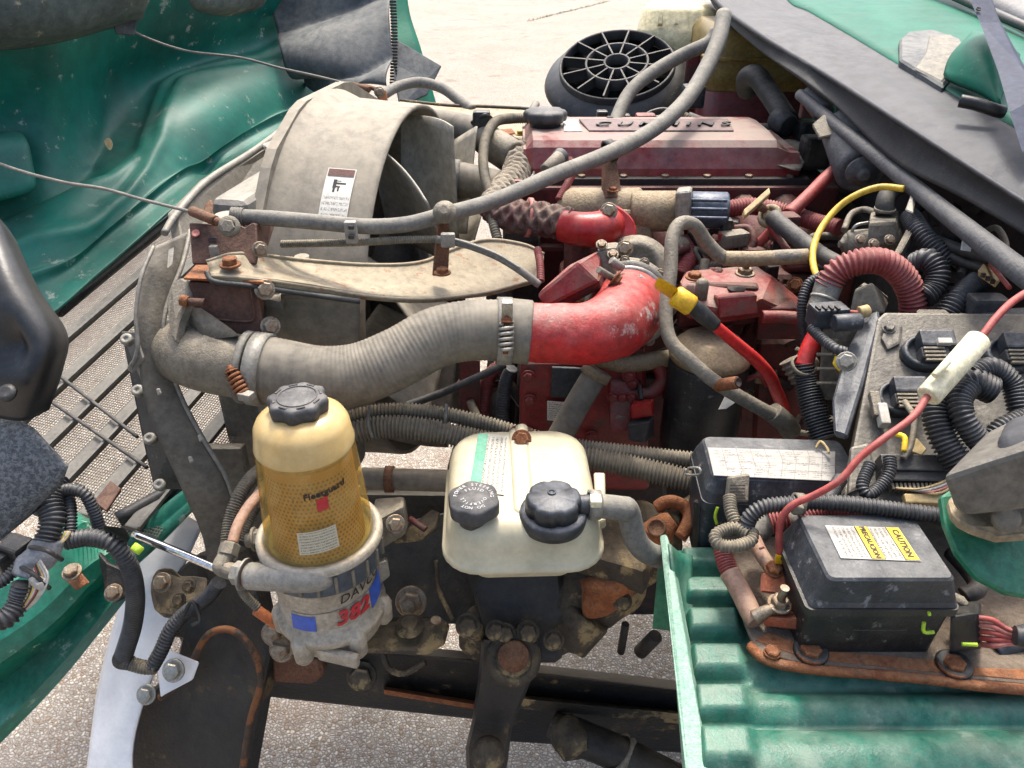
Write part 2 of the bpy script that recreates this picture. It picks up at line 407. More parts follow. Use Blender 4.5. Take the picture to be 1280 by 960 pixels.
M('sleeve_tan', '#8d8272', '#6f6658', .9, 0, .5, '#b0a691', .5, '#4a4238', 160, .55, .8, 500, 24)
M('tank_cream', '#cfc49a', '#c2b78c', .35, 0, .2, '#b8ae90', .25, '#8f876a', 60, .66, .06, 200, 10, grit=.1)
M('tank_plastic', '#b2ab91', '#a8a186', .4, 0, .15, '#a39d86', .4, '#96906f', 20, .66, .05, 200, 8, grit=.08, hue=.12)
M('tank_amber', '#7d6c3a', '#6a5a30', .4, 0, .15, '#85795a', bump=.05, grit=.15)
M('tank_red', '#6f2f30', '#5c2a2c', .45, 0, .2, '#8a7a72', bump=.05, grit=.1)
M('cap_charcoal', '#2b2d30', '#3a3c3f', .6, 0, .45, '#77746e', .2, '#8b877e', 120, .64, .15, 300, 20, grit=.1)
M('cap_black', '#14171b', '#1e2226', .45, 0, .42, '#6f747a', .2, '#8b877e', 120, .64, .15, 300, 20)
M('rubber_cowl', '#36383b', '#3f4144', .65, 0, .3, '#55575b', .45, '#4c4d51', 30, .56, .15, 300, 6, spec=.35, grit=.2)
M('rubber_cowl_shaded', '#1f2123', '#292b2d', .75, 0, .3, '#4f4e4a', .4, '#484742', 50, .58, .25, 300, 8, grit=.25)  # darker copy of the seal rubber: front-face shade put into the colour
M('wiper_grey', '#333a4a', '#3b4252', .6, .0, .1, '#5a6070', bump=.05, spec=.15, grit=.1)
M('ecu_alloy', '#55534e', '#625f58', .5, .3, .35, '#7d7769', .6, '#a09c92', 36, .59, .3, 200, 16, grit=.18)
M('ecu_dark', '#2a2f36', '#333a42', .5, .1, .35, '#7c7c7a', .4, '#9a9890', 100, .62, .2, 260, 20)
M('cap_metal_near', '#55534d', '#66635c', .55, .2, .4, '#7d786d', .3, '#3f3d39', 60, .62, .25, 240, 14)
M('yellow_dipstick', '#d6ac12', '#c99b10', .4, 0, .15, '#b59c5a', .4, '#5a4a20', 60, .62, .15, 200, 20)
M('yellow_wire', '#c9a52a', '#b8952a', .5, 0, .25, '#a59870', bump=.05)
M('yellow_tag', '#e3c21a', '#d8b416', .5, 0, .1, bump=0, grit=.1)
M('red_tube', '#c41f1f', '#b41c1c', .35, 0, .2, '#a58a80', bump=.05)
M('red_wire', '#9a3a34', '#8a332f', .55, 0, .3, '#a58a80', bump=.1)
M('pink_wire', '#a55a52', '#b36e62', .6, 0, .3, '#b59a8c', bump=.1)
M('wire_white', '#b9b6ae', '#a9a69c', .5, 0, .2, bump=.05)
M('wire_tan', '#a9925e', '#b59c6a', .5, 0, .2, bump=.05)
M('cream_plastic', '#d8d2b4', '#cfc8a6', .45, 0, .2, '#a59c80', .2, '#8c8468', 90, .66, .06, 200, 20, grit=.1)
M('paper_white', '#c9c7be', '#bdbab0', .7, 0, .25, '#a8a296', .2, '#8c877a', 60, .64, .05, grit=.1)
M('tape_grey', '#85878a', '#6f7174', .35, 0, .3, '#a3a19a', .4, '#b8b6b0', 60, .58, .3, 160, 30)
M('orange_hose', '#a3552a', '#b3622f', .6, 0, .25, '#a58a6e', bump=.1)
M('brown_hose', '#8a6a58', '#96755f', .6, 0, .35, '#a08c7a', bump=.15)
M('blue_label', '#2f55b0', '#2a4ca0', .5, 0, .15, bump=0, grit=.1)
M('red_print', '#b0202a', '#a01c26', .5, 0, .1, bump=0, grit=.1)
M('black_print', '#17171a', '#17171a', .6, 0, .15, '#6a675f', bump=0, grit=.1)
M('white_print', '#c2c2c0', '#b0b0ae', .6, 0, .1, bump=0, grit=.1)
M('green_print', '#3f8f72', '#4f9a80', .6, 0, .2, bump=0, grit=.1)
M('neon_green', '#a8c92a', '#9dbd2a', .5, 0, .1, bump=0, grit=.1)
M('copper_plate', '#9a5236', '#8a4a32', .6, .4, .3, '#a3836c', .4, '#5a3a28', 80, .58, .3, 240, 30)
M('dirt_deck', '#5f5347', '#6d5f50', .95, 0, .4, '#7d7264', .5, '#40372e', 60, .55, .6, 200, 30)
M('engine_dark', '#231f1e', '#302726', .8, 0, .3, '#554b43', .4, '#45302a', 30, .55, .4, 120, 14)  # dark brown for deep engine parts, firewall, slots and bores
M('dark_grey', '#3a3936', '#46433d', .7, .1, .35, '#6d665a', .4, '#2c2a28', 30, .55, .4, 120, 14)  # plain dark grey for fan hub, pulleys and lower beams
M('filter_cast', '#a49c8c', '#948c7c', .5, .15, .4, '#a99f8a', .4, '#6a6356', 60, .6, .4, 260, 18)
M('bowl_cream', '#c4aa6c', '#b89c5e', .3, 0, .35, '#c2b48e', .2, '#a08a56', 50, .64, .05, 200, 14, grit=.2, hue=.12)
M('rail_grey', '#45474b', '#535557', .65, .0, .45, '#77746c', .5, '#5a5149', 40, .58, .4, 200, 14)
M('collar_grey', '#46505a', '#525c66', .4, .1, .3, '#8a8a86', .4, '#9a9a96', 60, .6, .1, 200, 16)
M('pit_black', '#0b0c0d', '#101112', .9, 0, 0, bump=.2, grit=.1, spec=.1)
M('glass_dark', '#0d1216', '#0d1216', .06, 0, .1, '#6a6a68', bump=0, grit=.1)
M('wiring_dark', '#1b1b1d', '#2a2725', .6, 0, .3, '#6b655b', bump=.2)
M('crack', '#5d584d', '#6a6458', .95, 0, 0, bump=.3)
M('grass', '#5d6b2e', '#77803a', .9, 0, 0, bump=0)
M('drain_dark', '#3a3d40', '#44474a', .9, 0, .2, bump=.3)
M('guard_wire', '#8a8880', '#77756d', .5, .4, .4, bump=.1)
M('mesh_wire', '#6a675f', '#77746a', .6, .0, .4, '#9a9484', bump=0)
M('slat_grey', '#55544f', '#605e58', .6, 0, .3, '#7d796e', .3, '#7f7b72', 60, .64, .1)

def bowl_mat(name, c, alpha, rough):
    t = NT(name); t.b.inputs['Base Color'].default_value = C(c); t.b.inputs['Roughness'].default_value = rough
    co = t.n('ShaderNodeTexCoord').outputs['Object']
    tr = t.n('ShaderNodeBsdfTransparent'); tr.inputs[0].default_value = C('#f0dca0')
    mx = t.n('ShaderNodeMixShader'); out = t.t.nodes['Material Output']
    f = t.math('MULTIPLY_ADD', t.ramp(t.noise(co, 25, 6, .7), .35, .75), .3, alpha)
    t.l(f, mx.inputs[0]); t.l(tr.outputs[0], mx.inputs[1]); t.l(t.b.outputs[0], mx.inputs[2]); t.l(mx.outputs[0], out.inputs[0])
    MATS[name] = t.m
bowl_mat('bowl_amber', '#c2a562', .2, .12)
bowl_mat('bowl_gold', '#c9b079', .62, .25)
bowl_mat('tube_clear', '#b9c9cf', .35, .2)

def uvmat(name):
    t = NT(name); uv = t.n('ShaderNodeTexCoord').outputs['UV']; s = t.n('ShaderNodeSeparateXYZ'); t.l(uv, s.inputs[0])
    MATS[name] = t.m; t.b.inputs['Roughness'].default_value = .65
    return t, uv, s.outputs[0], s.outputs[1]
def scaled(t, uv, sx, sy):
    q = t.n('ShaderNodeMapping'); q.inputs['Scale'].default_value = (sx, sy, 1); t.l(uv, q.inputs['Vector']); return q.outputs[0]
def label_mat(name, bg, ink, rows, sx, u0=.04, u1=.96, v0=.05, v1=.95, fill=.55, grid=None, dirt='#9a9384', vert=False):
    t, uv, u, v = uvmat(name)
    if vert: u, v = v, u
    row = t.math('FRACT', t.math('MULTIPLY', v, rows)); inrow = t.math('MULTIPLY', t.math('GREATER_THAN', row, .25), t.math('LESS_THAN', row, .25+fill))
    n = t.noise(scaled(t, uv, *((rows*2.2, sx) if vert else (sx, rows*2.2))), 1, 3, .8)
    k = t.math('MULTIPLY', inrow, t.math('GREATER_THAN', n, .49))
    for s_, op, val in ((u, 'GREATER_THAN', u0), (u, 'LESS_THAN', u1), (v, 'GREATER_THAN', v0), (v, 'LESS_THAN', v1)):
        k = t.math('MULTIPLY', k, t.math(op, s_, val))
    if grid:
        gu, gv = grid
        k = t.math('MULTIPLY', k, t.math('GREATER_THAN', t.noise(scaled(t, uv, gu, gv), 1.6, 0), .5))
        a = t.math('LESS_THAN', t.math('FRACT', t.math('MULTIPLY', u, gu)), .05); b = t.math('LESS_THAN', t.math('FRACT', t.math('MULTIPLY', v, gv)), .07)
        k = t.math('MAXIMUM', k, t.math('MULTIPLY', t.math('MAXIMUM', a, b), .7))
    x = t.mix(t.math('MULTIPLY', k, .75), C(bg), C(ink))
    x = t.mix(t.math('MULTIPLY', t.ramp(t.noise(uv, 7, 6, .7), .45, .75), .5), x, C(dirt))
    t.l(x, t.b.inputs['Base Color'])
label_mat('lbl_white', '#d2cfc2', '#3a3a3a', 7, 34)
label_mat('lbl_cream', '#aea892', '#1c1a16', 8, 30)
label_mat('lbl_caution', '#a09e96', '#161616', 16, 26, vert=True)
label_mat('lbl_fuse', '#8f8d87', '#1c1c20', 16, 60, fill=.5, grid=(9, 4))
label_mat('lbl_shroud', '#c9c6ba', '#6a675f', 9, 20, v0=.0, v1=.42)
label_mat('lbl_barcode', '#d5d3ca', '#222222', 9, 22, fill=.7)
label_mat('lbl_steer', '#a3a296', '#3a362c', 7, 40, vert=True)
def elem_mat():
    t, uv, u, v = uvmat('element_yellow')
    m = scaled(t, uv, 62, 24); s = t.n('ShaderNodeSeparateXYZ'); t.l(m, s.inputs[0])
    fy = t.math('FLOOR', s.outputs[1]); sh = t.math('MULTIPLY', t.math('MODULO', fy, 2), .5)
    a = t.math('SUBTRACT', t.math('FRACT', t.math('ADD', s.outputs[0], sh)), .5); b = t.math('SUBTRACT', t.math('FRACT', s.outputs[1]), .5)
    d = t.math('SQRT', t.math('ADD', t.math('MULTIPLY', a, a), t.math('MULTIPLY', b, b)))
    k = t.math('MULTIPLY', t.math('LESS_THAN', d, .27), t.math('LESS_THAN', v, .93))
    c = t.mix(t.ramp(t.noise(uv, 5, 4), .35, .7), C('#b58a30'), C('#a37a28'))
    t.l(t.mix(k, c, C('#4a3208')), t.b.inputs['Base Color']); t.b.inputs['Roughness'].default_value = .5
elem_mat()
def mark_mat(name, c):
    t, uv, u, v = uvmat(name); co = uv
    k = t.math('GREATER_THAN', t.noise(scaled(t, uv, 9, 9), 1, 6, .8), .36)
    tr = t.n('ShaderNodeBsdfTransparent'); mx = t.n('ShaderNodeMixShader'); t.b.inputs['Base Color'].default_value = C(c)
    t.l(k, mx.inputs[0]); t.l(tr.outputs[0], mx.inputs[1]); t.l(t.b.outputs[0], mx.inputs[2]); t.l(mx.outputs[0], t.t.nodes['Material Output'].inputs[0])
mark_mat('worn_white', '#cfcdc4')
def ground_mat():
    t = NT('ground_aggregate'); co = t.n('ShaderNodeTexCoord').outputs['Object']
    vo = t.n('ShaderNodeTexVoronoi'); vo.inputs['Scale'].default_value = 104; t.l(co, vo.inputs['Vector'])
    ve = t.n('ShaderNodeTexVoronoi'); ve.feature = 'DISTANCE_TO_EDGE'; ve.inputs['Scale'].default_value = 104; t.l(co, ve.inputs['Vector'])
    sp = t.n('ShaderNodeSeparateXYZ'); t.l(vo.outputs['Color'], sp.inputs[0])
    c = t.mix(t.ramp(sp.outputs[0], .1, .9), C('#989187'), C('#beb7ac'))
    c = t.mix(t.math('GREATER_THAN', sp.outputs[1], .88), c, C('#c6bcab'))
    c = t.mix(t.math('GREATER_THAN', sp.outputs[2], .88), c, C('#87725e'))
    e = t.math('POWER', t.ramp(ve.outputs['Distance'], .0, .38), .6)
    c = t.mix(e, C('#655a4c'), c)
    big = t.ramp(t.noise(co, 1.3, 6, .65), .35, .7)
    c = t.mix(t.math('MULTIPLY', big, .4), c, C('#a39c91'))
    st = t.math('MULTIPLY', t.ramp(t.noise(co, 2.6, 4, .6), .56, .70), .6)
    c = t.mix(st, c, C('#6d5a4c'))
    # far slab wear: broad pale and dark drifts
    c = t.mix(t.math('MULTIPLY', t.ramp(t.noise(co, .35, 7, .7), .5, .75), .35), c, C('#a09c95'))
    t.l(c, t.b.inputs['Base Color']); t.b.inputs['Roughness'].default_value = .9
    bp = t.n('ShaderNodeBump'); bp.inputs['Strength'].default_value = .7; bp.inputs['Distance'].default_value = .006
    t.l(e, bp.inputs['Height']); t.l(bp.outputs[0], t.b.inputs['Normal']); MATS['ground_aggregate'] = t.m
ground_mat()
# ------------------------------------------------------------------ ground
g = G([V((-120, -60, 0)), V((120, -60, 0)), V((120, 200, 0)), V((-120, 200, 0))], [(0, 1, 2, 3)], False)
gr = struct('ground', g, 'ground_aggregate')
def crack(p0, p1, wd, n=60, amp=.12, z=.004):
    P = []
    for i in range(n+1):
        t = i/n; p = p0.lerp(p1, t); d = (p1-p0).normalized(); s_ = V((-d.y, d.x, 0))
        P.append((p+s_*amp*noise.noise(p*1.1)+s_*amp*.3*noise.noise(p*7), s_, wd*(.4+.8*abs(noise.noise(p*5)))))
    v = []
    for p, s_, k in P: v += [V((p.x, p.y, z))-s_*k, V((p.x, p.y, z))+s_*k]
    return G(v, [(2*i, 2*i+1, 2*i+3, 2*i+2) for i in range(n)], False)
for k, (a, b, wd) in enumerate((((520, 40), (900, 14), .012), ((660, 27), (760, 2), .02), ((505, 88), (700, 48), .007), ((560, 60), (650, 85), .006), ((510, 12), (640, 34), .009))):
    p, q = UZ(a[0], a[1], 0), UZ(b[0], b[1], 0)
    o = struct('pavement_crack', crack(p, q, wd), 'crack')
    if k == 1:
        gg = G()
        for i in range(260):
            c = p.lerp(q, random.random())+V((random.gauss(0, .03), random.gauss(0, .06), 0)); h = random.uniform(.02, .07); a_ = random.random()*6.28
            d = V((math.cos(a_), math.sin(a_), 0)); gg += G([c-d*.006, c+d*.006, c+d*random.gauss(0, .03)+Z*h], [(0, 1, 2)], False)
        gg.uv = None; o = struct('grass_tufts', gg, 'grass', 'stuff')
# ------------------------------------------------------------------ tilted hood
hood = Thing('tilted_hood', 'tilted green truck hood showing its dusty inside with a mesh grille', 'hood')
HR = [[(-90, 530, 1.62), (20, 455, 1.74), (78, 420, 1.78), (135, 366, 1.88), (195, 312, 2.01), (256, 260, 2.16), (336, 204, 2.4), (426, 158, 2.7)],
      [(-90, 500, 1.66), (20, 425, 1.78), (75, 392, 1.82), (130, 340, 1.92), (190, 290, 2.05), (250, 242, 2.2), (330, 190, 2.45), (420, 150, 2.75)],
      [(-90, 400, 1.86), (20, 365, 1.95), (75, 345, 1.98), (130, 305, 2.06), (185, 258, 2.2), (245, 215, 2.36), (325, 165, 2.6), (420, 125, 2.9)],
      [(-90, 320, 2.0), (10, 305, 2.06), (75, 278, 2.12), (120, 245, 2.2), (165, 200, 2.33), (240, 160, 2.47), (320, 120, 2.68), (420, 95, 2.95)],
      [(-90, 265, 2.24), (5, 262, 2.26), (60, 245, 2.33), (105, 220, 2.4), (140, 165, 2.5), (205, 118, 2.6), (310, 80, 2.78), (420, 60, 3.0)],
      [(-90, 150, 2.42), (5, 160, 2.45), (60, 150, 2.5), (100, 135, 2.56), (140, 105, 2.63), (205, 85, 2.72), (310, 50, 2.86), (420, 25, 3.05)],
      [(-90, 70, 2.3), (5, 75, 2.36), (60, 62, 2.42), (100, 52, 2.5), (145, 40, 2.58), (210, 28, 2.66), (310, 5, 2.8), (420, -20, 3.0)],
      [(-90, -40, 2.0), (5, -40, 2.08), (60, -50, 2.15), (100, -60, 2.2), (145, -70, 2.3), (210, -80, 2.4), (310, -90, 2.6), (420, -100, 2.85)]]
STEP = [(360, 48), (320, 74), (262, 86), (218, 98), (198, 112), (190, 150), (172, 198), (135, 228), (70, 262), (-30, 306)]
STEP2 = [(380, 75), (330, 96), (262, 108), (226, 118), (212, 150), (196, 188), (170, 226), (140, 255), (90, 290), (-30, 345)]
STEP3 = [(420, 130), (330, 168), (240, 225), (160, 290), (95, 345), (-40, 420)]
DENT = [(262, 232), (236, 222), (222, 240)]
def emboss(u, v, p):
    px, py = proj(p); h = 0.
    d, sg_ = pldist(STEP, px, py); h += .035/(1+math.exp(max(-30, min(30, d*sg_/2.6)))) + .012*math.exp(-(d/9)**2)
    d, sg_ = pldist(STEP2, px, py); h += .03/(1+math.exp(max(-30, min(30, d*sg_/3)))) + .014*math.exp(-(d/8)**2)
    d, sg_ = pldist(STEP3, px, py); h += .02*math.exp(-(d/7)**2)
    h -= .035*math.exp(-((px-255)/18)**2-((py-228)/12)**2)
    h += .02*math.exp(-((px-118)/12)**2)*(1 if py < 210 else 0)*.3
    return h+.002*noise.noise(p*3.1)
OFF = [-.05, 0, .05, .08, .15, .17, .08, -.06]
HR = [[(p[0], p[1], HR[1][k][2]+OFF[r]) for k, p in enumerate(row)] for r, row in enumerate(HR)]
hood.part('inner_panel', patch(HR, 16, 16, .006, emboss), 'paint_green_hood')
hood.part('front_crossbar', patch([[(-90, -60, 1.55), (20, -60, 1.62), (110, -60, 1.72), (190, -60, 1.82)], [(-90, 20, 1.58), (20, 14, 1.66), (110, 2, 1.77), (190, -12, 1.88)], [(-90, 56, 1.62), (20, 48, 1.72), (110, 34, 1.82), (180, 16, 1.94)], [(-90, 66, 1.72), (20, 60, 1.82), (110, 44, 1.92), (178, 24, 2.04)]], 7, 7, .01, lambda u, v, p: .008*noise.noise(p*8)), 'liner_dusty')
hood.part('top_pressing', patch([[(232, -40, 2.0), (285, -40, 2.1), (340, -40, 2.2)], [(238, 5, 2.06), (280, 8, 2.12), (332, 2, 2.26)], [(250, 16, 2.14), (282, 21, 2.2), (318, 14, 2.32)]], 6, 6, .01), 'liner_dusty')
hood.part('headlight_bucket', hexa([U(-120, 285, 1.7), U(48, 240, 1.8), U(44, 228, 2.05), U(-120, 250, 1.95), U(-120, 185, 1.68), U(36, 172, 1.8), U(28, 158, 2.05), U(-120, 170, 1.95)], .03, 4, True), 'paint_green_hood')
hood.part('patch_plate', plate([(140, 24, 1.93), (172, 26, 1.96), (168, 44, 1.96), (145, 42, 1.94)], .01), 'liner_grey')
lin = hood.part('wheel_liner', patch([[(344, -20, 2.75), (400, -30, 2.65), (450, -30, 2.6), (495, -30, 2.6)], [(346, 18, 2.7), (400, 12, 2.62), (450, 8, 2.58), (492, 5, 2.55)],
    [(350, 52, 2.6), (400, 55, 2.55), (450, 55, 2.52), (492, 50, 2.5)], [(368, 85, 2.55), (405, 92, 2.5), (450, 98, 2.45), (490, 90, 2.44)], [(385, 96, 2.62), (410, 106, 2.55), (450, 112, 2.45), (488, 116, 2.4)]],
    12, 12, .006, lambda u, v, p: .045*abs(math.sin((v*2.1+u*.55+.1)*math.pi))**.8), 'liner_grey')
for i in range(30):
    hood.part('edge_clip', bx(U(491+2*math.sin(i/9), -2+i*3.9, 2.47), .022, .008, .007, .002), 'hose_black', under=lin)
hood.part('outer_skin', patch([[(486, -40, 2.7), (505, -40, 2.72)], [(490, 20, 2.66), (512, 15, 2.7)], [(494, 70, 2.6), (526, 60, 2.66)], [(505, 128, 2.6), (545, 128, 2.64)], [(520, 150, 2.6), (548, 138, 2.62)]], 4, 5, .01), 'paint_green_clean')
hood.part('flap', plate([(490, 46, 2.5), (552, 82, 2.5), (534, 118, 2.48), (500, 134, 2.45), (493, 100, 2.45)], .008), 'liner_grey')
# grille: mesh stretched over slats
gp = plane((150, 640, 1.35), (75, 390, 1.78), (240, 250, 2.18))
A, B, Cc = gp(150, 640), gp(75, 390), gp(240, 250)
sd = (gp(330, 190)-gp(75, 400)).normalized(); gn = gp.n; cdv = gn.cross(sd).normalized()
if cdv.dot(gp(150, 640)-B) < 0: cdv = -cdv
O = gp(75, 400)
W0, W1 = -.02, (gp(262, 590)-O).dot(cdv)
L0, L1 = (gp(140, 660)-O).dot(sd), .62
sl_i = []
k = 0
t_ = W0
while t_ < W1:
    c = O+cdv*t_+sd*(L0+L1)/2
    sl_i.append(hood.part('slat', box(c+gn*.012-cdv*.0, sd*(L1-L0)/2, cdv*.013, gn*.007, .003), 'slat_grey'))
    hood.part('slat_ridge', box(c+gn*.022+cdv*.018, sd*(L1-L0)/2, cdv*.003, gn*.004, .001), 'slat_grey', under=sl_i[-1])
    t_ += .093
wm = G()
def wire(a, b, r):
    d = (b-a).normalized(); s_ = d.cross(gn)*r; u = gn*r
    return G([a-s_, a+u, a+s_, b-s_, b+u, b+s_], [(0, 1, 4, 3), (1, 2, 5, 4)], False)
vv, ff = [], []
def addw(a, b, r):
    q = wire(a, b, r); k = len(vv); vv.extend(q.v); ff.extend(tuple(i+k for i in f) for f in q.f)
q = W0
while q < W1:
    addw(O+cdv*q+sd*L0, O+cdv*q+sd*L1, .001); q += .0055
q = L0
while q < L1:
    addw(O+cdv*W0+sd*q+gn*.002, O+cdv*W1+sd*q+gn*.002, .0009); q += .006
hood.part('mesh_screen', G(vv, ff, False), 'mesh_wire', kind='stuff')
for a, b in (((72, 476), (178, 560)), ((60, 508), (190, 598))):
    hood.part('grille_tie', tubew([gp(*a)+gn*.03, gp(*b)+gn*.03], .0035, 8), 'hose_black')
for (x, y), (x2, y2) in (((75, 396), (330, 184)), ((150, 655), (245, 603))):
    hood.part('grille_frame', tubew([gp(x, y)+gn*.012, gp(x2, y2)+gn*.012], .014, 8), 'plastic_black')
rp = hood.part('rust_plate', prism([gp(124, 640)+gn*.03, gp(145, 614)+gn*.03, gp(158, 624)+gn*.03, gp(140, 652)+gn*.03], -gn*.006, .001), 'rust_brown_plate')
# near side black wheel-arch moulding and felt
hood.part('arch_moulding', patch([[(-60, 240, .98), (-20, 255, .95), (6, 280, .96), (20, 300, 1.0)], [(-60, 340, .94), (-10, 340, .9), (32, 350, .92), (48, 360, .98)], [(-60, 420, .92), (0, 420, .88), (60, 420, .9), (84, 416, .97)],
    [(-60, 470, .93), (0, 475, .9), (50, 475, .9), (80, 458, .96)], [(-60, 520, .96), (-10, 522, .94), (30, 526, .93), (62, 512, .96)]], 8, 8, .006,
    lambda u, v, p: -.03*math.exp(-((u-.35)/.16)**2-((v-.55)/.14)**2)), 'plastic_black_gloss')
hood.part('moulding_bolt', lathe(U(10, 492, .885), (0, -.6, .8), [(.011, 0), (.011, .004), (.006, .006)], 12), 'plastic_black')
hood.part('felt_pad', patch([[(-60, 505, .98), (-10, 518, .97), (35, 530, .96), (62, 556, .97)], [(-60, 560, .95), (-10, 560, .94), (45, 562, .95), (82, 580, .96)], [(-60, 625, .95), (-10, 625, .94), (25, 625, .95), (76, 605, .97)], [(-60, 710, .98), (-20, 690, .97), (10, 668, .97), (42, 642, .99)]], 5, 5, .012), 'felt_grey')
# hood frame member along the lower left
HB = [[(-60, 735, 1.16), (20, 690, 1.18), (80, 640, 1.22), (112, 648, 1.27)], [(-60, 770, 1.1), (40, 712, 1.13), (100, 655, 1.18), (128, 662, 1.24)],
      [(-60, 840, 1.09), (45, 770, 1.12), (105, 712, 1.16), (138, 690, 1.2)], [(-60, 872, 1.1), (56, 788, 1.13), (114, 730, 1.17), (145, 702, 1.21)],
      [(-60, 900, 1.17), (60, 806, 1.19), (118, 742, 1.22), (150, 714, 1.25)], [(-60, 968, 1.14), (62, 846, 1.16), (122, 776, 1.19), (166, 722, 1.23)], [(-60, 990, 1.17), (62, 866, 1.19), (124, 792, 1.22), (170, 734, 1.26)]]
fb = hood.part('frame_member', patch(HB, 8, 1, .004, None, False), 'paint_green')
hood.part('cross_rail', patch([[(120, 700, 1.32), (180, 650, 1.34), (240, 604, 1.36)], [(135, 715, 1.3), (195, 660, 1.32), (246, 616, 1.34)], [(150, 726, 1.31), (205, 676, 1.33), (250, 630, 1.35)]], 6, 8, .005,
     lambda u, v, p: .006*math.sin(v*3*math.pi)), 'paint_green')
hood.part('cross_rail', patch([[(112, 690, 1.34), (175, 640, 1.36), (236, 596, 1.38)], [(118, 698, 1.33), (180, 648, 1.35), (240, 603, 1.37)]], 6, 2, .02), 'plastic_black')
hood.part('mount_bracket', plate([(122, 690, 1.17), (135, 704, 1.16), (160, 716, 1.16), (164, 738, 1.16), (148, 752, 1.15), (132, 750, 1.15), (128, 725, 1.16)], .01, sm=2), 'frame_black')
hood.part('bolt', bolt(U(142, 741, 1.15), (.1, -.6, .8), .009), 'bolt_steel')
hood.part('bolt', bolt(U(90, 715, 1.12), (0, -.3, .95), .0095), 'bolt_steel')
hood.part('bolt_plate', plate([(78, 722, 1.135), (98, 712, 1.135), (112, 728, 1.13), (95, 738, 1.12)], .003), 'rust_orange')
# ------------------------------------------------------------------ headlight wiring
wr = Thing('headlight_harness', 'taped black corrugated headlight harness with loose wires on green hood frame', 'wiring')
wr.part('corrugated_conduit', corr([(70, 600, 1.02), (62, 625, 1.0), (66, 650, .99), (58, 680, .98)], 16, 4.6), 'conduit_black')
wr.part('corrugated_conduit', corr([(62, 622, 1.02), (85, 612, 1.01), (106, 618, 1.01), (118, 640, 1.02), (124, 660, 1.03)], 8, 3.6), 'conduit_black')
wr.part('corrugated_conduit', corr([(85, 622, 1.02), (88, 640, 1.01), (88, 668, 1.0)], 8, 3.6), 'conduit_black')
wr.part('corrugated_conduit', corr([(30, 730, .96), (24, 750, .96), (8, 772, .95), (-20, 775, .95)], 14, 4.4), 'conduit_black')
wr.part('corrugated_conduit', corr([(-20, 735, .97), (5, 725, .97), (25, 705, .98)], 8, 3.6), 'conduit_black')
wr.part('tape_wrap', tube([(62, 672, .985, 17), (55, 690, .985, 20), (42, 705, .98, 19), (30, 722, .97, 15)], 17, 14).lump(.006, 60), 'tape_grey')
for i in range(9):
    m = ['wire_white', 'wire_white', 'wire_tan', 'wiring_dark', 'red_wire', 'wire_white', 'yellow_wire', 'wiring_dark', 'wire_tan'][i]
    wr.part('wire', tube([(50-i*1.5, 700+i*2, .965), (60-i*3, 722+i*2.2, .955), (48-i*3, 748+i*1.5, .955), (28-i*2, 766, .96)], 1.6, 6), m)
for i in range(4):
    wr.part('wire', tube([(88-i*2, 664, .99), (82-i*3, 674, .985), (72-i*3, 682, .98)], 1.5, 6), ['wire_tan', 'wire_white', 'yellow_wire', 'wire_white'][i])
for a, b in (((38, 684), (78, 700)), ((20, 706), (62, 736))):
    wr.part('cable_tie', tube([(a[0], a[1], .97), ((a[0]+b[0])/2, (a[1]+b[1])/2-4, .945), (b[0], b[1], .96)], 3, 6), 'plastic_black')
wr.part('connector', bx(U(22, 688, 1.0), .035, .03, .03, .004, 20), 'plastic_black')
wr.part('connector', bx(U(8, 700, 1.0), .03, .03, .035, .004, 30), 'plastic_black')
wr.part('connector', cylp((8, 672, 1.02), (26, 680, 1.0), 8), 'plastic_black')
wr.part('connector', bx(U(48, 728, .955), .02, .012, .012, .002, 30), 'wire_white')
wr.part('lamp_socket', cylp((46, 640, 1.0), (58, 624, 1.02), 9), 'tape_grey')
lead = Thing('lamp_lead_conduit', 'black corrugated conduit looping from green frame down over white panel', 'conduit')
lead.part('conduit', corr([(84, 676, 1.0), (112, 672, 1.0), (140, 680, 1.0), (160, 704, 1.02), (169, 740, 1.06), (166, 780, 1.12), (155, 818, 1.16)], 11.5, 4.2), 'conduit_black')
lead.part('elbow', tube([(155, 812, 1.16), (150, 826, 1.17), (165, 829, 1.17)], 9), 'hose_black')
lead.part('conduit', corr([(158, 828, 1.17), (180, 834, 1.17), (196, 834, 1.17)], 9, 3.2), 'conduit_grey')
lead.part('conduit', corr([(190, 834, 1.17), (202, 812, 1.17), (214, 786, 1.17), (232, 766, 1.17), (258, 748, 1.16), (274, 728, 1.14)], 9.5, 3.8), 'conduit_black')
lead.part('cable_tie', tube([(228, 772, 1.15), (240, 752, 1.15), (250, 774, 1.15), (240, 782, 1.15)], 2.5, 6), 'plastic_black')
lead.part('green_seal', cylp((168, 690, .985), (175, 682, .99), 7), 'neon_green')
lead.part('clip', hexa([U(128, 662, 1.02), U(155, 668, 1.0), U(160, 680, 1.02), U(130, 674, 1.04), U(128, 656, 1.0), U(156, 660, .98), U(164, 672, 1.0), U(132, 668, 1.02)], .003), 'plastic_black')
single('prop_rod', tube([(168, 668, 1.05), (222, 690, 1.02), (272, 711, .995)], 5.2, 14), 'chrome', 'polished chrome prop rod running from hood clip to filter fitting', 'rod')
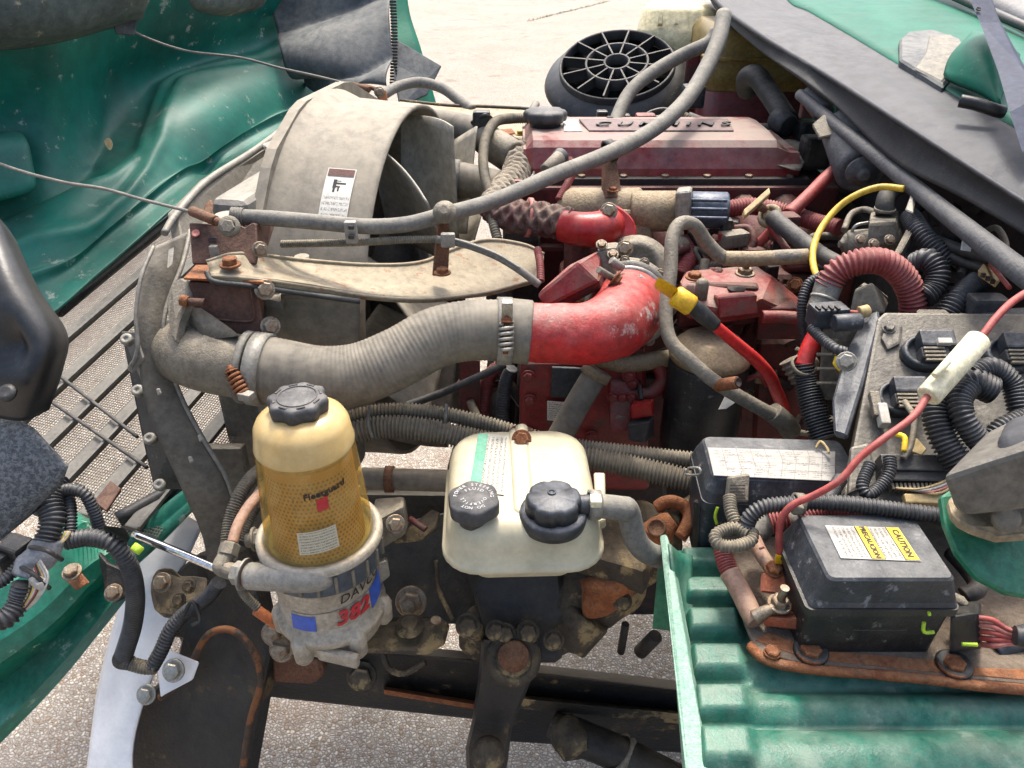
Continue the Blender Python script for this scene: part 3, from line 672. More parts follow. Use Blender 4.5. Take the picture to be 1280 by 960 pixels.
# ------------------------------------------------------------------ white side panel and black frame horn
wp = Thing('white_side_panel', 'white painted bumper end panel with two bolts beside black frame horn', 'panel')
wp.part('panel', patch([[(102, 1010, 1.32), (135, 1010, 1.3), (168, 1010, 1.3)], [(112, 930, 1.33), (140, 930, 1.31), (166, 930, 1.31)], [(122, 860, 1.35), (160, 860, 1.32), (192, 840, 1.32)], [(142, 780, 1.37), (180, 795, 1.34), (212, 800, 1.34)], [(170, 710, 1.4), (190, 730, 1.38), (215, 740, 1.36)], [(225, 640, 1.45), (240, 648, 1.43), (252, 655, 1.42)]], 6, 6, .006), 'paint_white')
wp.part('tab', plate([(196, 834, 1.3), (208, 812, 1.3), (248, 828, 1.29), (240, 850, 1.29), (206, 868, 1.29), (200, 872, 1.29)], .005), 'paint_white')
wp.part('bolt', bolt(U(183, 868, 1.295), (-.1, -.75, .6), .0115), 'steel_zinc')
wp.part('bolt', bolt(U(217, 838, 1.275), (-.1, -.75, .6), .013), 'steel_zinc')
fh = Thing('frame_horn', 'black painted frame horn bracket with rusty edges and bolted pad', 'bracket')
fh.part('horn', plate([(150, 1010, 1.4), (152, 935, 1.39), (180, 868, 1.38), (215, 842, 1.37), (225, 800, 1.36), (190, 790, 1.38), (192, 735, 1.39), (250, 690, 1.36), (290, 690, 1.33), (320, 745, 1.32), (336, 820, 1.32), (322, 885, 1.34), (300, 1010, 1.36)], .05, b=.006), 'frame_black')
fh.part('rolled_edge', tube([(200, 872, 1.32), (232, 850, 1.31), (244, 820, 1.3), (262, 792, 1.3), (290, 788, 1.3), (314, 810, 1.3), (326, 850, 1.31), (312, 905, 1.32), (298, 1000, 1.34)], 4.5, 10), 'frame_edge')
fh.part('web', plate([(240, 850, 1.37), (270, 800, 1.36), (300, 800, 1.36), (318, 850, 1.37), (300, 960, 1.4), (215, 990, 1.42)], .01), 'engine_dark')
fh.part('pad', plate([(188, 730, 1.3), (196, 712, 1.31), (215, 710, 1.31), (226, 720, 1.31), (258, 722, 1.3), (252, 752, 1.28), (240, 768, 1.27), (200, 768, 1.27), (190, 752, 1.28)], .02, sm=2), 'frame_grime')
for x, y, r in ((203, 728, .011), (224, 750, .008), (236, 733, .008)):
    fh.part('bolt', bolt(U(x, y, 1.275), (-.1, -.7, .7), r), 'bolt_steel' if r > .01 else 'frame_grime')
# ------------------------------------------------------------------ radiator, shroud, fan
YA = math.radians(10); EX = V((math.cos(YA), -math.sin(YA), 0)); EY = V((math.sin(YA), math.cos(YA), 0))
SC = V((-.2, 1.6, 1.25)); SR = .38
sh = Thing('fan_shroud', 'pale grey plastic fan shroud ring with warning sticker behind the radiator', 'shroud')
prof = []
def ringsec(R, d, n=64):
    c = SC-EX*d
    return [c+(EY*math.cos(2*math.pi*i/n)+Z*math.sin(2*math.pi*i/n))*R for i in range(n)]
sh.part('ring', loft([ringsec(SR-.004, .19), ringsec(SR-.006, 0), ringsec(SR+.002, -.002), ringsec(SR+.004, .008), ringsec(SR+.006, .06), ringsec(SR+.012, .15), ringsec(SR+.03, .19)], True, False), 'shroud_grey')
fl = [SC-EX*.185+EY*a+Z*b for a, b in ((-.42, -.45), (.42, -.45), (.42, .1), (.36, .32), (.15, .405), (-.1, .405), (-.25, .345), (-.37, .215), (-.42, .05))]
n_ = 64
inner = ringsec(SR+.01, .185)
def flange():                                      # plate with the round opening
    outer = []
    for i in range(n_):
        a = 2*math.pi*i/n_; d = EY*math.cos(a)+Z*math.sin(a); m = 9
        for j in range(9):
            p, q = fl[j]-(SC-EX*.185), fl[(j+1) % 9]-(SC-EX*.185)
            p2, q2 = (p.dot(EY), p.z), (q.dot(EY), q.z); ex, ez = q2[0]-p2[0], q2[1]-p2[1]; dx, dz = math.cos(a), math.sin(a)
            den = dx*ez-dz*ex
            if abs(den) < 1e-9: continue
            t = (p2[0]*ez-p2[1]*ex)/den; s_ = (p2[0]*dz-p2[1]*dx)/den
            if t > 0 and -1e-6 <= s_ <= 1+1e-6: m = min(m, t)
        outer.append(SC-EX*.185+d*m)
    return loft([inner, outer, [p-EX*.02 for p in outer]], False, False)
sh.part('flange', flange(), 'shroud_grey')
sh.part('side_box', hexa([SC-EX*a+EY*b+Z*c for a, b, c in ((.19, -.46, -.22), (.03, -.44, -.22), (.03, -.36, -.22), (.19, -.36, -.22), (.19, -.46, .05), (.03, -.44, .05), (.03, -.36, .05), (.19, -.36, .05))], .008), 'shroud_grey')
def onring(t, d, off=.0): 
    return SC-EX*d+(EY*math.cos(t)+Z*math.sin(t))*(SR+.006+(.006*max(0, d-.06)/.09)+off)
def curvedq(t0, t1, d0, d1, off, n=6):             # d0 = left edge
    v, uv, f = [], [], []
    for i in range(n+1):
        t = t0+(t1-t0)*i/n
        for j in range(2): v.append(onring(t, d0+(d1-d0)*j, off)); uv.append((j, i/n))
    for i in range(n): f.append((2*i, 2*i+1, 2*i+3, 2*i+2))
    return G(v, f, False, uv)
st = sh.part('warning_sticker', curvedq(math.radians(140), math.radians(125), .095, .042, .0012), 'lbl_shroud')
sh.part('sticker_band', curvedq(math.radians(127.6), math.radians(125.3), .093, .044, .002), 'engine_red_dark', under=st)
hand = G()
for (a, b, c, d) in ((.35, .60, .65, .63), (.40, .66, .75, .70), (.40, .72, .62, .74), (.30, .58, .42, .76), (.32, .50, .40, .6), (.48, .52, .54, .6)):
    def q(u, v): return onring(math.radians(140-15*v), .095-.053*u, .0018)
    hand += G([q(a, b), q(c, b), q(c, d), q(a, d)], [(0, 1, 2, 3)], False)
sh.part('hand_pictogram', hand, 'black_print', under=st)
rad = Thing('radiator', 'grey stacked radiator and charge cooler with side rails ahead of the shroud', 'radiator')
rc = SC-EX*.235
rad.part('core', box(rc+Z*-.12+EY*.02, EX*.03, EY*.38, Z*.36, .006), 'radiator_dark')
rad.part('top_tank', box(rc+Z*.26+EY*.02, EX*.036, EY*.37, Z*.03, .02, 3), 'radiator_metal')
for i in range(-16, 17):
    rad.part('fin', box(rc-EX*.032+EY*(i*.023+.02)+Z*-.12, EX*.002, EY*.004, Z*.35, .0), 'radiator_metal')
rad.part('side_rail', plate([(228, 300, 1.26), (222, 268, 1.28), (262, 226, 1.4), (330, 182, 1.62), (425, 108, 1.98), (436, 124, 1.98), (424, 145, 1.95), (350, 208, 1.64), (290, 250, 1.44), (250, 292, 1.3)], .02, EX*-1), 'radiator_dark')
rad.part('rail_lip', tube([(205, 292, 1.24), (222, 266, 1.28), (262, 224, 1.4), (330, 180, 1.62), (426, 106, 1.98)], 4.5, 8), 'radiator_metal')
rad.part('rail_notch', plate([(330, 182, 1.6), (345, 176, 1.62), (345, 190, 1.6), (360, 182, 1.64), (385, 160, 1.74), (372, 178, 1.7), (340, 205, 1.6)], .01), 'radiator_metal')
EPL = [[(238, 288, 1.24), (216, 298, 1.2), (192, 308, 1.17)], [(228, 330, 1.2), (202, 336, 1.165), (177, 345, 1.14)], [(208, 385, 1.16), (190, 388, 1.14), (170, 392, 1.125)], [(206, 430, 1.15), (190, 435, 1.135), (172, 440, 1.125)],
    [(224, 490, 1.16), (205, 497, 1.145), (182, 505, 1.135)], [(252, 545, 1.17), (230, 555, 1.155), (206, 565, 1.15)], [(284, 600, 1.19), (258, 612, 1.175), (232, 622, 1.17)], [(296, 650, 1.22), (275, 660, 1.205), (252, 668, 1.2)], [(294, 700, 1.26), (278, 708, 1.245), (262, 716, 1.24)]]
sb = rad.part('end_plate', patch(EPL, 5, 6, .006, lambda u, v, p: .004*noise.noise(p*14)), 'radiator_dark')
rad.part('plate_rim', tube([(p[0][0], p[0][1], p[0][2]-.006) for p in EPL], 3, 8), 'radiator_metal')
rad.part('plate_lip', tube([(192, 308, 1.15), (177, 345, 1.12), (170, 392, 1.11), (172, 438, 1.11), (162, 460, 1.12)], 2.6, 8), 'radiator_metal')
rad.part('plate_flap', plate([(172, 425, 1.115), (163, 455, 1.115), (158, 463, 1.12), (166, 467, 1.12), (180, 448, 1.115)], .005), 'radiator_metal')
rad.part('slot', plate([(212, 312, 1.165), (218, 309, 1.165), (216, 330, 1.155), (210, 335, 1.15)], .002, -EX), 'alloy_pale')
for x, y in ((198, 490), (238, 575), (250, 548)):
    rad.part('dent_scratch', plate([(x-4, y-4, 1.108), (x+1, y-5, 1.108), (x+4, y+2, 1.108), (x-1, y+5, 1.108)], .003), 'alloy_pale')
rad.part('seal_flap', plate([(150, 414, 1.3), (172, 415, 1.3), (172, 460, 1.28), (186, 500, 1.27), (212, 562, 1.27), (236, 612, 1.28), (192, 612, 1.3), (180, 560, 1.3)], .006), 'plastic_black')
for x, y in ((158, 424), (172, 488), (187, 548), (199, 606)):
    rad.part('push_pin', lathe(U(x, y, 1.268), (0, -.6, .8), [(.009, -.01), (.0105, 0), (.0095, .003), (.004, .0035), (.003, .001)], 16), 'alloy_pale')
rad.part('wire_guard', tube([(296, 266, 1.4), (315, 240, 1.5), (332, 218, 1.6), (345, 205, 1.66)], 2.2, 6), 'guard_wire')
for i in range(5):
    rad.part('guard_wire', tube([(298+i*9, 262-i*11, 1.4+.05*i), (318+i*7, 250-i*9, 1.42+.05*i), (333+i*4, 252-i*10, 1.42+.05*i)], 1.8, 6), 'guard_wire')
for i in range(3):
    rad.part('guard_wire', tube([(306+i*9, 258-i*2, 1.42), (322+i*7, 238-i*2, 1.52), (338+i*4, 216-i*2, 1.62)], 1.6, 6), 'guard_wire')
rad.part('end_lower', plate([(212, 560, 1.35), (300, 560, 1.35), (330, 700, 1.4), (270, 720, 1.4)], .03), 'radiator_dark')
rad.part('lower_tank', box(rc+EX*.0-EY*.40-Z*.2, EX*.05, EY*.03, Z*.3, .01), 'radiator_dark')
rad.part('lower_rail', box(rc+EX*.1-EY*.36-Z*.48, EX*.16, EY*.05, Z*.035, .006), 'dark_grey')
cap_ = Thing('radiator_filler_neck', 'round pale filler cap with bolts on top of the radiator rail', 'cap')
cap_.part('cap', lathe(U(283, 268, 1.17), Z, [(.019, -.012), (.021, -.008), (.021, -.002), (.018, 0)], 24), 'alloy_pale')
cap_.part('neck', lathe(U(283, 268, 1.17)-Z*.04, Z, [(.017, -.01), (.017, .03)], 20), 'alloy_cast')
fc = Thing('far_filler_cap', 'grey ribbed cap by rusty clip at far end of radiator', 'cap')
fc.part('cap', lathe(U(452, 122, 1.98), Z, [(.022, -.02), (.022, .0), (.02, .004)], 20), 'shroud_grey')
fc.part('clip', tube([(434, 118, 1.98), (450, 108, 2.0), (470, 112, 2.0), (478, 122, 1.98), (470, 132, 1.96)], 3, 8), 'rust')
fc.part('eye_bracket', plate([(472, 114, 1.95), (482, 112, 1.95), (486, 132, 1.95), (484, 150, 1.95), (476, 150, 1.95), (474, 132, 1.95)], .006), 'rust_orange')
fc.part('bolt', bolt(U(474, 115, 1.94), (.3, -.9, .3), .009), 'bolt_steel')
# fan
fan = Thing('cooling_fan', 'grey plastic engine cooling fan with broad blades inside the shroud', 'fan')
FC = SC-EX*.03
fan.part('hub', lathe(FC-EX*.05, EX, [(.13, 0), (.13, .07), (.11, .09), (.06, .1), (.05, .17)], 28), 'dark_grey')
for i in range(10):
    a = math.radians(120+36*i)
    rows = []
    for r, hw in ((.12, 16), (.20, 14), (.29, 13), (.36, 12)):
        row = []
        for j in range(5):
            q = j/4-.5; t = a+math.radians(2*hw*q); d = .15*q+.045+.012*math.cos(q*math.pi)
            row.append(FC+(EY*math.cos(t)+Z*math.sin(t))*r+EX*d)
        rows.append(row)
    fan.part('blade', patch(rows, 4, 4, .004), 'fan_grey')
# ------------------------------------------------------------------ engine mass
eng = Thing('truck_engine', 'dusty red truck diesel engine with red valve cover', 'engine')
vcF, vcB = 1.66, 1.9
VT = [(652, 205, 1.62), (1005, 207, 1.62), (1000, 176, 1.78), (668, 172, 1.8)]
def vsec(px, tilt=0):
    f_lo = UY(px, 0, 1.5)
    return px
# valve cover: long pressed cover, sections across the engine
def vcsec(x, s_=1.):
    y0, y1, z0, z1 = 1.655, 1.95, 1.475, 1.548
    o = [V((x, y0, z0)), V((x, y0+.003, z0+.02)), V((x, y0+.02, z1-.012*s_)), V((x, y0+.034, z1)), V((x, y0+.09, z1+.006)), V((x, y1-.09, z1+.006)), V((x, y1-.03, z1)), V((x, y1, z0))]
    return o
xs = [.025, .03, .045, .08, .3, .5, .57, .6, .62]
sec = []
for x in xs:
    k = 1-.0*x
    q = vcsec(x)
    if x < .032: q = [V((p.x, p.y+.01 if p.y < 1.8 else p.y-.01, min(p.z, 1.53))) for p in q]
    if x > .59: q = [V((p.x, p.y, min(p.z, 1.525))) for p in q]
    sec.append(q)
vc = eng.part('valve_cover', loft(sec, False), 'valve_cover')
eng.part('cover_flange', box(V((.325, 1.80, 1.472)), X*.315, Y*.165, Z*.008, .003), 'engine_dark')
np = eng.part('name_plate', prism([V((.17, 1.742, 1.552)), V((.49, 1.742, 1.552)), V((.50, 1.84, 1.556)), V((.155, 1.84, 1.556))], Z*.005, .001), 'plate_dusty')
eng.part('lettering', text('C U M M I N S', V((.335, 1.785, 1.5605)), V((1, 0, 0)), V((0, 1, 0)), .05, .0012, shear=.35, bold=.0008), 'plastic_black', under=np)
eng.part('plate_blank', prism([V((.115, 1.742, 1.552)), V((.155, 1.742, 1.552)), V((.15, 1.84, 1.556)), V((.118, 1.84, 1.556))], Z*.004, .001), 'paper_white')
eng.part('oil_filler_cap', lathe(V((.075, 1.80, 1.552)), Z, [(.035, 0), (.036, .012), (.046, .014), (.047, .03), (.043, .036), (0, .037)], 40, lobe=lambda a, h: 1+.06*math.cos(8*a) if h > .013 else 1), 'cap_charcoal')
for i in range(7):
    eng.part('cover_bolt', bolt(V((.06+i*.09, 1.648, 1.478)), Z, .008), 'bolt_steel')
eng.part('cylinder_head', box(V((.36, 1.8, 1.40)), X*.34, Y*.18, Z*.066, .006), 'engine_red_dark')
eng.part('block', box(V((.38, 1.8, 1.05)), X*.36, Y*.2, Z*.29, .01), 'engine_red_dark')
eng.part('front_cover', box(V((.02, 1.75, 1.1)), X*.04, Y*.22, Z*.3, .02), 'engine_dark')
eng.part('oil_pan', box(V((.38, 1.78, .64)), X*.3, Y*.15, Z*.13, .03), 'engine_dark')
for i in range(6):
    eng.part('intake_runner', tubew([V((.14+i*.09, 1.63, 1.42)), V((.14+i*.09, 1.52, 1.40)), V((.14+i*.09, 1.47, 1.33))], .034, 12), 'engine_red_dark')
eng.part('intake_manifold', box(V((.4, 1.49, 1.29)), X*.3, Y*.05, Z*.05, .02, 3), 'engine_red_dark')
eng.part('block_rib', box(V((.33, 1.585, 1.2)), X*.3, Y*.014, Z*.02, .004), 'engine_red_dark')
eng.part('block_rib', box(V((.33, 1.585, 1.0)), X*.3, Y*.014, Z*.02, .004), 'engine_dark')
eng.part('crank_pulley', lathe(V((-.06, 1.6, .93)), EX, [(.1, 0), (.1, .02), (.09, .025), (.09, .035), (.1, .04), (.1, .06), (.05, .06), (.05, .08)], 32), 'dark_grey')
eng.part('idler_pulley', lathe(V((-.045, 1.45, 1.12)), EX, [(.055, 0), (.055, .01), (.05, .014), (.05, .03), (.055, .034), (.055, .044), (.02, .044)], 28), 'dark_grey')
eng.part('idler_pulley', lathe(V((-.045, 1.5, 1.29)), EX, [(.05, 0), (.05, .01), (.045, .014), (.045, .03), (.05, .034), (.05, .044), (.02, .044)], 28), 'dark_grey')
bl = [V((-.02, 1.395, 1.12)), V((-.02, 1.45, 1.335)), V((-.02, 1.55, 1.3)), V((-.02, 1.56, 1.1)), V((-.03, 1.7, .95)), V((-.03, 1.55, .84)), V((-.03, 1.5, .95)), V((-.02, 1.395, 1.12))]
eng.part('drive_belt', tubew(bl, .009, 6, 6), 'hose_black')
eng.part('injection_pump_housing', hexa([U(648, 612, 1.5), U(812, 612, 1.5), U(812, 612, 1.66), U(648, 612, 1.66), U(650, 452, 1.36), U(806, 452, 1.36), U(806, 430, 1.5), U(650, 430, 1.5)], .012, 3), 'engine_red')
eng.part('lower_web', hexa([U(560, 770, 1.75), U(840, 770, 1.75), U(840, 740, 1.95), U(560, 740, 1.95), U(600, 600, 1.55), U(830, 600, 1.55), U(830, 560, 1.75), U(600, 560, 1.75)], .02), 'engine_dark')
pf = plane((690, 458, 1.352), (735, 460, 1.352), (690, 540, 1.428))
eng.part('data_plate', prism([pf(690, 458)+pf.n*.004, pf(737, 460)+pf.n*.004, pf(728, 497)+pf.n*.004, pf(688, 495)+pf.n*.004], -pf.n*.006, .001), 'ecu_dark')
eng.part('barcode_label', quad(pf(684, 524), pf(708, 526), pf(710, 502), pf(684, 500), .003), 'lbl_barcode')
for x, y in ((660, 470), (662, 500), (660, 540), (746, 560), (790, 480), (792, 520), (786, 470), (740, 545)):
    eng.part('housing_bolt', bolt(pf(x, y)+pf.n*.0, pf.n, .008), 'engine_red')
eng.part('pump_boss', box(pf(775, 500)+pf.n*.008, X*.02, pf.n*.014, V((0, .5, .86))*.045, .005), 'engine_red')
for k in range(3):
    eng.part('boss_bolt', bolt(pf(765+k*11, 488)+pf.n*.022, pf.n, .007), 'engine_red')
eng.part('boss_plug', bolt(pf(772, 514)+pf.n*.022, pf.n, .012), 'bolt_steel')
eng.part('oil_filter_head', hexa([U(845, 412, 1.34), U(950, 405, 1.34), U(962, 390, 1.5), U(850, 395, 1.5), U(850, 352, 1.3), U(948, 358, 1.3), U(955, 335, 1.45), U(856, 335, 1.45)], .01, 3), 'engine_red_dark')
hp = [U(*p) for p in ((850, 350, 1.3), (858, 338, 1.36), (945, 330, 1.38), (965, 345, 1.36), (1000, 372, 1.36), (1000, 398, 1.33), (952, 378, 1.29), (900, 385, 1.26), (860, 378, 1.26))]
eng.part('filter_head_cover', prism(hp, -Z*.03, .006, 2), 'engine_red')
eng.part('filter_head_cover', plate([(898, 372, 1.25), (945, 368, 1.25), (948, 392, 1.26), (900, 398, 1.26)], .03), 'engine_red')
eng.part('head_hole', lathe(U(920, 364, 1.3), Z, [(.0, 0), (.013, 0), (.015, .004), (.015, .006)], 20), 'engine_dark')
for x, y, r in ((931, 342, .011), (937, 374, .010), (868, 347, .010)):
    eng.part('stud', bolt(U(x, y, 1.285), Z, r, stud=1.2 if x == 931 else 0), 'bolt_steel' if x == 931 else 'bolt_rust')
eng.part('grey_plug', lathe(U(877, 362, 1.27), Z, [(.011, -.02), (.011, .012), (.007, .018), (0, .019)], 16), 'alloy_cast')
eng.part('side_plate', plate([(950, 385, 1.3), (1000, 385, 1.3), (1006, 425, 1.33), (946, 425, 1.33)], .03), 'engine_red_dark')
eng.part('side_pipe', tube([(952, 396, 1.27), (975, 396, 1.27), (1004, 398, 1.27)], 8, 12), 'engine_red')
eng.part('side_casting', hexa([U(940, 560, 1.5), U(1030, 560, 1.5), U(1030, 540, 1.7), U(940, 540, 1.7), U(945, 425, 1.38), U(1030, 425, 1.38), U(1030, 410, 1.6), U(945, 410, 1.6)], .02, 3), 'engine_red_dark')
eng.part('exhaust_flange_red', hexa([U(780, 325, 1.45), U(815, 325, 1.45), U(815, 318, 1.52), U(780, 318, 1.52), U(783, 300, 1.42), U(812, 300, 1.42), U(812, 296, 1.5), U(783, 296, 1.5)], .006), 'engine_red_clean')
eng.part('red_pipe', tube([(805, 330, 1.46), (830, 328, 1.46), (860, 330, 1.46)], 9), 'engine_red')
for i in range(46):
    x, y = random.uniform(840, 1040), random.uniform(300, 540); D = random.uniform(1.36, 1.5)
    eng.part('fuel_line', tube([(x, y, D), (x+random.uniform(-30, 30), y+random.uniform(-25, 25), D-.02), (x+random.uniform(-50, 50), y+random.uniform(-40, 40), D)], random.uniform(2.5, 7), 8, 6), random.choice(['engine_red_dark', 'engine_red', 'alloy_cast', 'wiring_dark', 'engine_dark', 'conduit_grey', 'engine_red_dark']))
for i in range(30):
    x, y = random.uniform(660, 1040), random.uniform(300, 560)
    eng.part('block_bolt', bolt(U(x, y, random.uniform(1.42, 1.5)), (random.uniform(-.3, .3), -.8, random.uniform(.2, .8)), random.uniform(.007, .012)), random.choice(['bolt_steel', 'engine_red', 'bolt_rust', 'engine_red_dark']))
for i in range(22):
    x, y = random.uniform(830, 1045), random.uniform(280, 560); D = random.uniform(1.4, 1.52)
    eng.part('casting_boss', bx(U(x, y, D), random.uniform(.02, .06), random.uniform(.02, .05), random.uniform(.02, .05), .006, random.uniform(-30, 30)), random.choice(['engine_red_dark', 'engine_red', 'alloy_cast', 'engine_dark', 'engine_tan']))
for i in range(16):
    x, y = random.uniform(570, 660), random.uniform(440, 640); D = random.uniform(1.42, 1.55)
    eng.part('front_line', tube([(x, y, D), (x+random.uniform(-20, 20), y+random.uniform(0, 40), D-.02), (x+random.uniform(-20, 20), y+random.uniform(30, 90), D)], random.uniform(3, 8), 8, 6), random.choice(['engine_red_dark', 'wiring_dark', 'engine_dark', 'conduit_grey']))
# fuel / oil canister
ff = Thing('oil_filter_canister', 'tall black spin-on oil filter canister under the red filter head', 'filter')
c0 = U(888, 440, 1.31)
ff.part('canister', lathe(c0-Z*.2, Z, [(.05, -.01), (.066, .0), (.068, .02), (.068, .18), (.064, .19)], 32), 'plastic_black')
ff.part('adapter', lathe(c0-Z*.01, Z, [(.068, 0), (.07, .006), (.07, .012), (.064, .02), (.05, .034), (.04, .04)], 32), 'engine_tan')
ff.part('paper_tag', plate([(898, 512, 1.22), (910, 488, 1.22), (921, 502, 1.22), (908, 511, 1.22)], .001), 'paper_white')
# ------------------------------------------------------------------ charge air pipe
ca = Thing('charge_air_hose', 'long grey ribbed charge air hose curving across from radiator to red elbow', 'hose')
HP = [(316, 460, 1.12, 43), (350, 465, 1.12, 42), (400, 472, 1.12, 40), (450, 467, 1.125, 39), (500, 446, 1.13, 38), (545, 422, 1.135, 38), (590, 413, 1.14, 38), (640, 414, 1.145, 39)]
P_, R_ = pr(HP, 40); P_, R_ = spline(P_, R_, 10); P_, R_ = resample(P_, R_, .0017)
ca.part('hose', sweep(P_, [r*(1-.011*(i % 4 > 1)) for i, r in enumerate(R_)], 40), 'hose_grey')
for i0, nm in ((0, 0), (-1, 1)):
    x, y, D, r = HP[i0]; d = (U(*HP[1][:3])-U(*HP[0][:3])) if nm == 0 else (U(*HP[-1][:3])-U(*HP[-2][:3]))
    q = U(x, y, D)+d.normalized()*(.012 if nm == 0 else -.012); rr = PX(r, D)
    cb = ca.part('clamp_band', ring(q, d, rr+.001, .022, .003, 40), 'alloy_pale')
    ca.part('clamp_band', ring(q+d.normalized()*(-.02 if nm == 0 else .0), d, rr+.001, .01, .0025, 40), 'hose_rubber')
sp = [(287, 452, 1.06), (302, 492, 1.055)]
def spring_bolt(th, a, b, rp, m1, m2):
    A_, B_ = U(*a), U(*b); d = B_-A_
    th.part('clamp_bolt', cyl(A_-d*.35, B_+d*.15, PX(rp*.36, a[2])), m1)
    gg = G(); n = 60; P = []
    x, y, z = fr(d)
    for i in range(n+1):
        t = i/n; an = t*2*math.pi*5; P.append(A_+d*t+(x*math.cos(an)+y*math.sin(an))*PX(rp*.8, a[2]))
    th.part('clamp_spring', sweep(P, [PX(rp*.26, a[2])]*len(P), 8), m2)
    th.part('clamp_nut', bolt(A_-d*.05, -d, PX(rp*.62, a[2])), m1)
spring_bolt(ca, (290, 466, 1.065), (303, 492, 1.065), 9, 'bolt_rust', 'bolt_rust')
spring_bolt(ca, (633, 405, 1.09), (632, 438, 1.09), 10, 'bolt_rust', 'steel_zinc')
ca.part('clamp_lug', bx(U(634, 388, 1.09), .016, .014, .03, .002), 'steel_zinc')
ca.part('clamp_lug', bx(U(308, 495, 1.06), .02, .014, .012, .002, 20), 'alloy_pale')
ca.part('scuff_mark', patch([[(538, 392, 1.088), (560, 383, 1.088), (582, 386, 1.088)], [(540, 406, 1.08), (560, 400, 1.08), (580, 400, 1.08)], [(545, 414, 1.076), (562, 412, 1.076), (575, 408, 1.076)]], 5, 5, .0), 'liner_grey')
del ca.parts[-1]
el = Thing('charge_air_elbow', 'bright red cast elbow with peeling paint joining hose to engine', 'pipe')
EP = [(652, 415, 1.145, 37), (692, 417, 1.145, 37.5), (732, 417, 1.152, 39), (763, 408, 1.172, 42), (779, 396, 1.21, 44), (784, 387, 1.26, 46), (785, 380, 1.33, 47)]
P_, R_ = pr(EP, 40); P_, R_ = spline(P_, R_, 8)
el.part('elbow', sweep(P_, R_, 36).lump(.003, 40), 'engine_red_bright')
el.part('hose_stub', cylp((634, 413, 1.145), (664, 416, 1.145), 40.5, 36, .06), 'hose_grey')
d = P_[-1]-P_[-6]
el.part('v_clamp', ring(P_[-4], d, PX(48, 1.28), .012, .004, 40), 'steel_zinc')
el.part('v_clamp', ring(P_[-1], d, PX(50, 1.33), .02, .006, 40), 'alloy_pale')
el.part('flange', lathe(P_[-1]-d.normalized()*.004, d, [(PX(50, 1.33), 0), (PX(57, 1.33), .006), (PX(57, 1.33), .02), (PX(52, 1.33), .03), (PX(52, 1.33), .1)], 40), 'alloy_cast')
for k in range(14):
    x_, y_, z_ = fr(d); a = 2*math.pi*k/14; el.part('flange_bolt', bolt(P_[-1]+(x_*math.cos(a)+y_*math.sin(a))*PX(54, 1.33), -d, .006), 'bolt_steel')
for x, y in ((803, 352), (770, 330)):
    el.part('clamp_bolt', cylp((x-6, y-5, 1.23), (x+8, y+6, 1.24), 5.5), 'alloy_pale')
el.part('sensor_nipple', cylp((748, 337, 1.17), (768, 349, 1.2), 4.5), 'alloy_cast')
el.part('sensor_hex', bolt(U(768, 348, 1.19), (.6, -.3, -.4), .010), 'bolt_rust')
# throttle housing
th = Thing('intake_throttle', 'faceted red and grey intake throttle housing above the elbow', 'housing')
th.part('cover', hexa([U(682, 386, 1.2), U(750, 352, 1.2), U(756, 340, 1.28), U(690, 372, 1.28), U(670, 368, 1.19), U(722, 326, 1.19), U(752, 312, 1.26), U(712, 330, 1.27)], .006), 'engine_red')
th.part('lower_cover', hexa([U(690, 394, 1.22), U(752, 360, 1.22), U(760, 350, 1.3), U(695, 380, 1.3), U(684, 380, 1.205), U(748, 348, 1.205), U(756, 338, 1.28), U(692, 368, 1.28)], .004), 'engine_red_dark')
th.part('body', lathe(U(794, 340, 1.4), V((-.1, -.75, .55)), [(.06, -.05), (.066, 0), (.066, .012), (.056, .016), (.054, .026), (.04, .03), (.036, .02), (.0, .02)], 32), 'alloy_cast')
th.part('body_bracket', hexa([U(752, 352, 1.26), U(770, 348, 1.26), U(772, 342, 1.32), U(754, 344, 1.32), U(746, 312, 1.25), U(772, 308, 1.25), U(774, 302, 1.32), U(748, 304, 1.32)], .006), 'alloy_cast')
for x, y in ((766, 318), (752, 306)):
    th.part('bolt', bolt(U(x, y, 1.25), (0, -.6, .8), .0065), 'bolt_steel')
# ------------------------------------------------------------------ EGR crossover with woven sleeve
eg = Thing('exhaust_crossover', 'bright red short exhaust elbow with woven heat sleeve bolted to tan valve body', 'pipe')
eg.part('elbow', tube([(703, 282, 1.40, 20), (722, 286, 1.39, 21), (742, 287, 1.388, 22), (757, 284, 1.4, 22), (764, 278, 1.44, 22)], 21, 24), 'engine_red_clean')
eg.part('flange', plate([(750, 268, 1.4), (754, 257, 1.4), (764, 254, 1.4), (780, 262, 1.4), (793, 276, 1.4), (796, 296, 1.4), (790, 314, 1.4), (776, 320, 1.4), (768, 312, 1.4), (772, 296, 1.4), (760, 280, 1.4)], .014, b=.003, sm=2), 'engine_red_clean')
eg.part('bolt', bolt(U(761, 264, 1.375), (-.2, -.8, .5), .0105), 'bolt_steel')
eg.part('bolt', bolt(U(781, 311, 1.375), (-.2, -.8, .5), .0105), 'bolt_steel')
eg.part('heat_sleeve', braid([(612, 258, 1.46, 17), (640, 270, 1.44, 20), (675, 274, 1.42, 21), (714, 280, 1.4, 19)], 20), 'sleeve')
eg.part('sleeve_band', ring(U(661, 272, 1.43), V((1, .1, -.15)), PX(22.5, 1.43), .008, .003), 'pink_wire')
us = Thing('upright_heat_sleeve', 'frayed tan woven heat sleeve on upright pipe at engine front', 'sleeve')
us.part('sleeve', braid([(648, 190, 1.72, 16), (646, 215, 1.66, 17), (638, 232, 1.6, 19), (622, 246, 1.52, 17), (612, 262, 1.46, 15)], 17), 'sleeve_tan')
